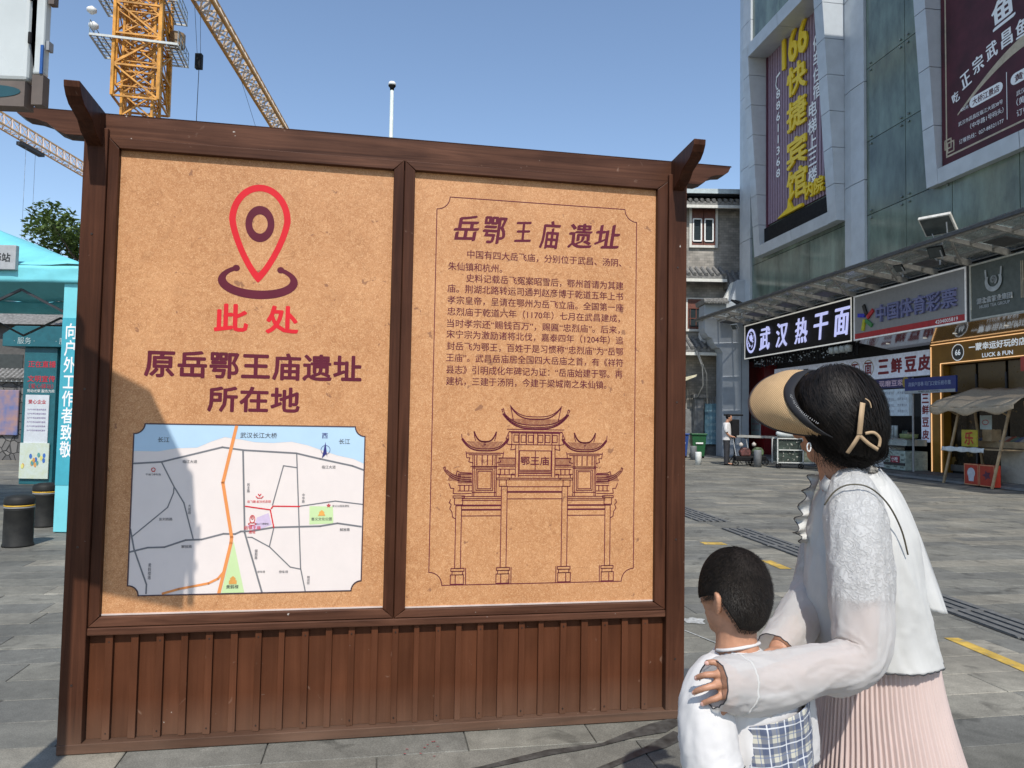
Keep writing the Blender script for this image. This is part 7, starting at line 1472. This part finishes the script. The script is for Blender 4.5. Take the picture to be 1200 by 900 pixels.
# tee shirt
TEE = cloth_mat('white_cotton', (.66, .642, .63), back=.12)
mb = MB(True); slices(mb, [row(842, 888, 757, 1.63, .046), row(837, 898, 765, 1.63, .056), row(822, 922, 780, 1.63, .080), row(814, 935, 802, 1.63, .094), row(815, 937, 850, 1.63, .098), row(818, 940, 905, 1.63, .10), (.52, 1.63, .62, .13, .11, 0)], 100, 60, .030, 12, fq=3.6); mb.build('tee_shirt', TEE, ch_, solid=.0015)
mb = MB(True); P = [V3(865 + 24.5 * cos(t), 757.5 - 4.0 * cos(t) + 2.5 * sin(t), 1.63 - .047 * sin(t)) for t in [2 * pi * k / 48 for k in range(49)]]; mb.tube(P, .0045, 8, cap=False, flat=.8); mb.build('neck_band', TEE, ch_)
mb = MB(True); rg3 = cloth_tube(mb, [V3(842, 783, 1.61), V3(832, 805, 1.575), V3(828, 840, 1.55), V3(832, 880, 1.53), V3(838, 905, 1.52)], [.040, .052, .057, .059, .060], 60, 56, .028, 14, fq=2.6); mb.build('tee_sleeve', TEE, ch_, solid=.0015)
mb = MB(True); mb.tube([tuple(p) for p in rg3[-1] + rg3[-1][:1]], .0022, 6, cap=False); mb.build('sleeve_edge', DEDGE, ch_)
mb = MB(True); cloth_tube(mb, [V3(915, 786, 1.65), V3(928, 810, 1.67), V3(933, 850, 1.69), V3(934, 885, 1.70)], [.036, .044, .046, .047], 40, 30, .04, 17); mb.build('tee_sleeve', TEE, ch_, solid=.0015)
def plaid():
    m = bpy.data.materials.new('blue_plaid'); m.use_nodes = True; N = m.node_tree.nodes; Lk = m.node_tree.links.new; b_ = N['Principled BSDF']; tc = N.new('ShaderNodeTexCoord'); sp_ = N.new('ShaderNodeSeparateXYZ'); mp = N.new('ShaderNodeMapping'); mp.inputs['Rotation'].default_value = (0, .12, 0); Lk(tc.outputs['Object'], mp.inputs[0]); Lk(mp.outputs[0], sp_.inputs[0])
    def M_(op, a, b=None):
        x = N.new('ShaderNodeMath'); x.operation = op
        for i, v in enumerate((a, b)):
            if v is None: continue
            if isinstance(v, (int, float)): x.inputs[i].default_value = v
            else: Lk(v, x.inputs[i])
        return x.outputs[0]
    def mixc(f, a, b):
        x = N.new('ShaderNodeMix'); x.data_type = 'RGBA'; Lk(f, x.inputs[0]); Lk(a, x.inputs[6]) if not isinstance(a, tuple) else setattr(x.inputs[6], 'default_value', (*a, 1)); x.inputs[7].default_value = (*b, 1); return x.outputs[2]
    c = (.50, .48, .40); band = {}
    for ax in (0, 2):
        t = M_('FRACT', M_('MULTIPLY', M_('ADD', sp_.outputs[ax], 3.0), 1 / .038)); band[ax] = t
        c = mixc(M_('MULTIPLY', M_('GREATER_THAN', t, .42), .7), c, (.04, .062, .135))
    for ax in (0, 2): c = mixc(M_('MULTIPLY', M_('LESS_THAN', M_('ABSOLUTE', M_('SUBTRACT', band[ax], .78)), .035), .8), c, (.65, .66, .68)); c = mixc(M_('MULTIPLY', M_('LESS_THAN', M_('ABSOLUTE', M_('SUBTRACT', band[ax], .28)), .025), .7), c, (.10, .14, .26))
    Lk(c, b_.inputs[0]); b_.inputs['Roughness'].default_value = .85; return m
mb = MB(True); rw_ = [row(828, 944, 838, 1.63, .103), row(826, 945, 860, 1.63, .107), row(824, 947, 905, 1.63, .110), (.52, 1.63, .60, .145, .12, 0)]
rings = slices(MB(), rw_, 90, 36, .03, 19, fq=2.2); rings = [[(p[0], p[1], p[2] + max(0, (p[0] - .44)) * .26 * (1 - i / 36)) for p in rg] for i, rg in enumerate(rings)]; mb.loft(rings, cap=False); mb.build('plaid_vest', plaid(), ch_, solid=.0015)
mb = MB(True)
for sg in (-1, 1): mb.loft([[Vector((.52 + sg * .062 + .078 * k_ * cos(t), 1.635 + .085 * k_ * sin(t), z)) for t in [2 * pi * q / 24 for q in range(24)]] for z, k_ in ((.68, .92), (.60, .97), (.45, 1.02), (.32, 1.05))], cap=False)
mb.build('shorts', mat('shorts_navy', (.04, .05, .09), .8), ch_, solid=.002)

# ---------------------------------------------------------------- the man by the pillar
mn = thing('person', 'man in white tee shirt and black trousers standing by the grey pillar', 'person', 'W', (7.65, 26, 0)); H_ = 1.80; fx = Vector((.93, -.35, 0)).normalized(); lx = Vector((-fx.y, fx.x, 0)); o_ = Vector((7.62, 26, 0))
Q = lambda a, b, z: o_ + fx * a + lx * b + Vector((0, 0, z))
mb = MB(); head(mb, Q(.09, 0, 1.66), (fx + Vector((0, 0, -.45))), .23); limb(mb, [Q(.05, 0, 1.60), Q(.01, 0, 1.48)], [.055, .065], 12, 5)
slices(mb, [(Q(0, 0, z).x, Q(a, 0, z).y, z, rx, ry, atan2(fx.y, fx.x)) for a, z, rx, ry in ((0, 1.49, .08, .14), (0, 1.42, .11, .20), (0, 1.25, .12, .19), (0, 1.02, .12, .17), (0, .92, .12, .17))], 20, 14, 0, cap=True)
for sg in (-1, 1):
    limb(mb, [Q(0, sg * .20, 1.42), Q(.0, sg * .25, 1.25), Q(.03, sg * .24, 1.12)], [.05, .042, .038], 10, 8); limb(mb, [Q(.03, sg * .24, 1.12), Q(.14, sg * .17, 1.02), Q(.24, sg * .10, 1.0)], [.038, .032, .025], 10, 8)
    for k in range(4): finger_set(mb, [[Q(.25, sg * .10 + .02 * (k - 1.5), 1.0), Q(.30, sg * .09 + .018 * (k - 1.5), .985), Q(.33, sg * .08 + .016 * (k - 1.5), .965)]], .010, .008)
    finger_set(mb, [[Q(.24, sg * .07, 1.01), Q(.28, sg * .05, 1.02)]], .011, .009)
legs(mb, o_, .10, .93, .09, fx, .27); fuse(mb, 'body', SKIN, mn, .010, 4)
mb = MB(True); ell3(mb, Q(.065, 0, 1.705), fx + Vector((0, 0, -.4)), (0, 0, 1), .105, .088, .095); mb.build('hair', HAIR, mn)
mb = MB(True); slices(mb, [(o_.x, o_.y, z, rx, ry, atan2(fx.y, fx.x)) for z, rx, ry in ((1.50, .075, .09), (1.46, .12, .19), (1.25, .145, .215), (1.0, .150, .20), (.88, .155, .205))], 40, 20, .03, 22)
for sg in (-1, 1): cloth_tube(mb, [Q(0, sg * .19, 1.45), Q(0, sg * .26, 1.27), Q(.02, sg * .25, 1.18)], [.06, .07, .072], 20, 10, .03, sg)
mb.build('tee_shirt', TEE, mn, solid=.003)
TRO = mat('trousers_black', (.022, .022, .026), .8)
for sg in (-1, 1): mb = MB(True); cloth_tube(mb, [Q(0, sg * .08, .98), Q(.01, sg * .10, .5), Q(0, sg * .10, .04)], [.115, .088, .08], 24, 30, .04, sg * 3); mb.build('trouser_leg', TRO, mn, solid=.003); shoe('shoe', BLACK, mn, Q(0, sg * .10, 0), fx, .29, .11)
MB().box(7.89, 7.93, 25.82, 25.9, .98, 1.08).build('phone', BLACK, mn)
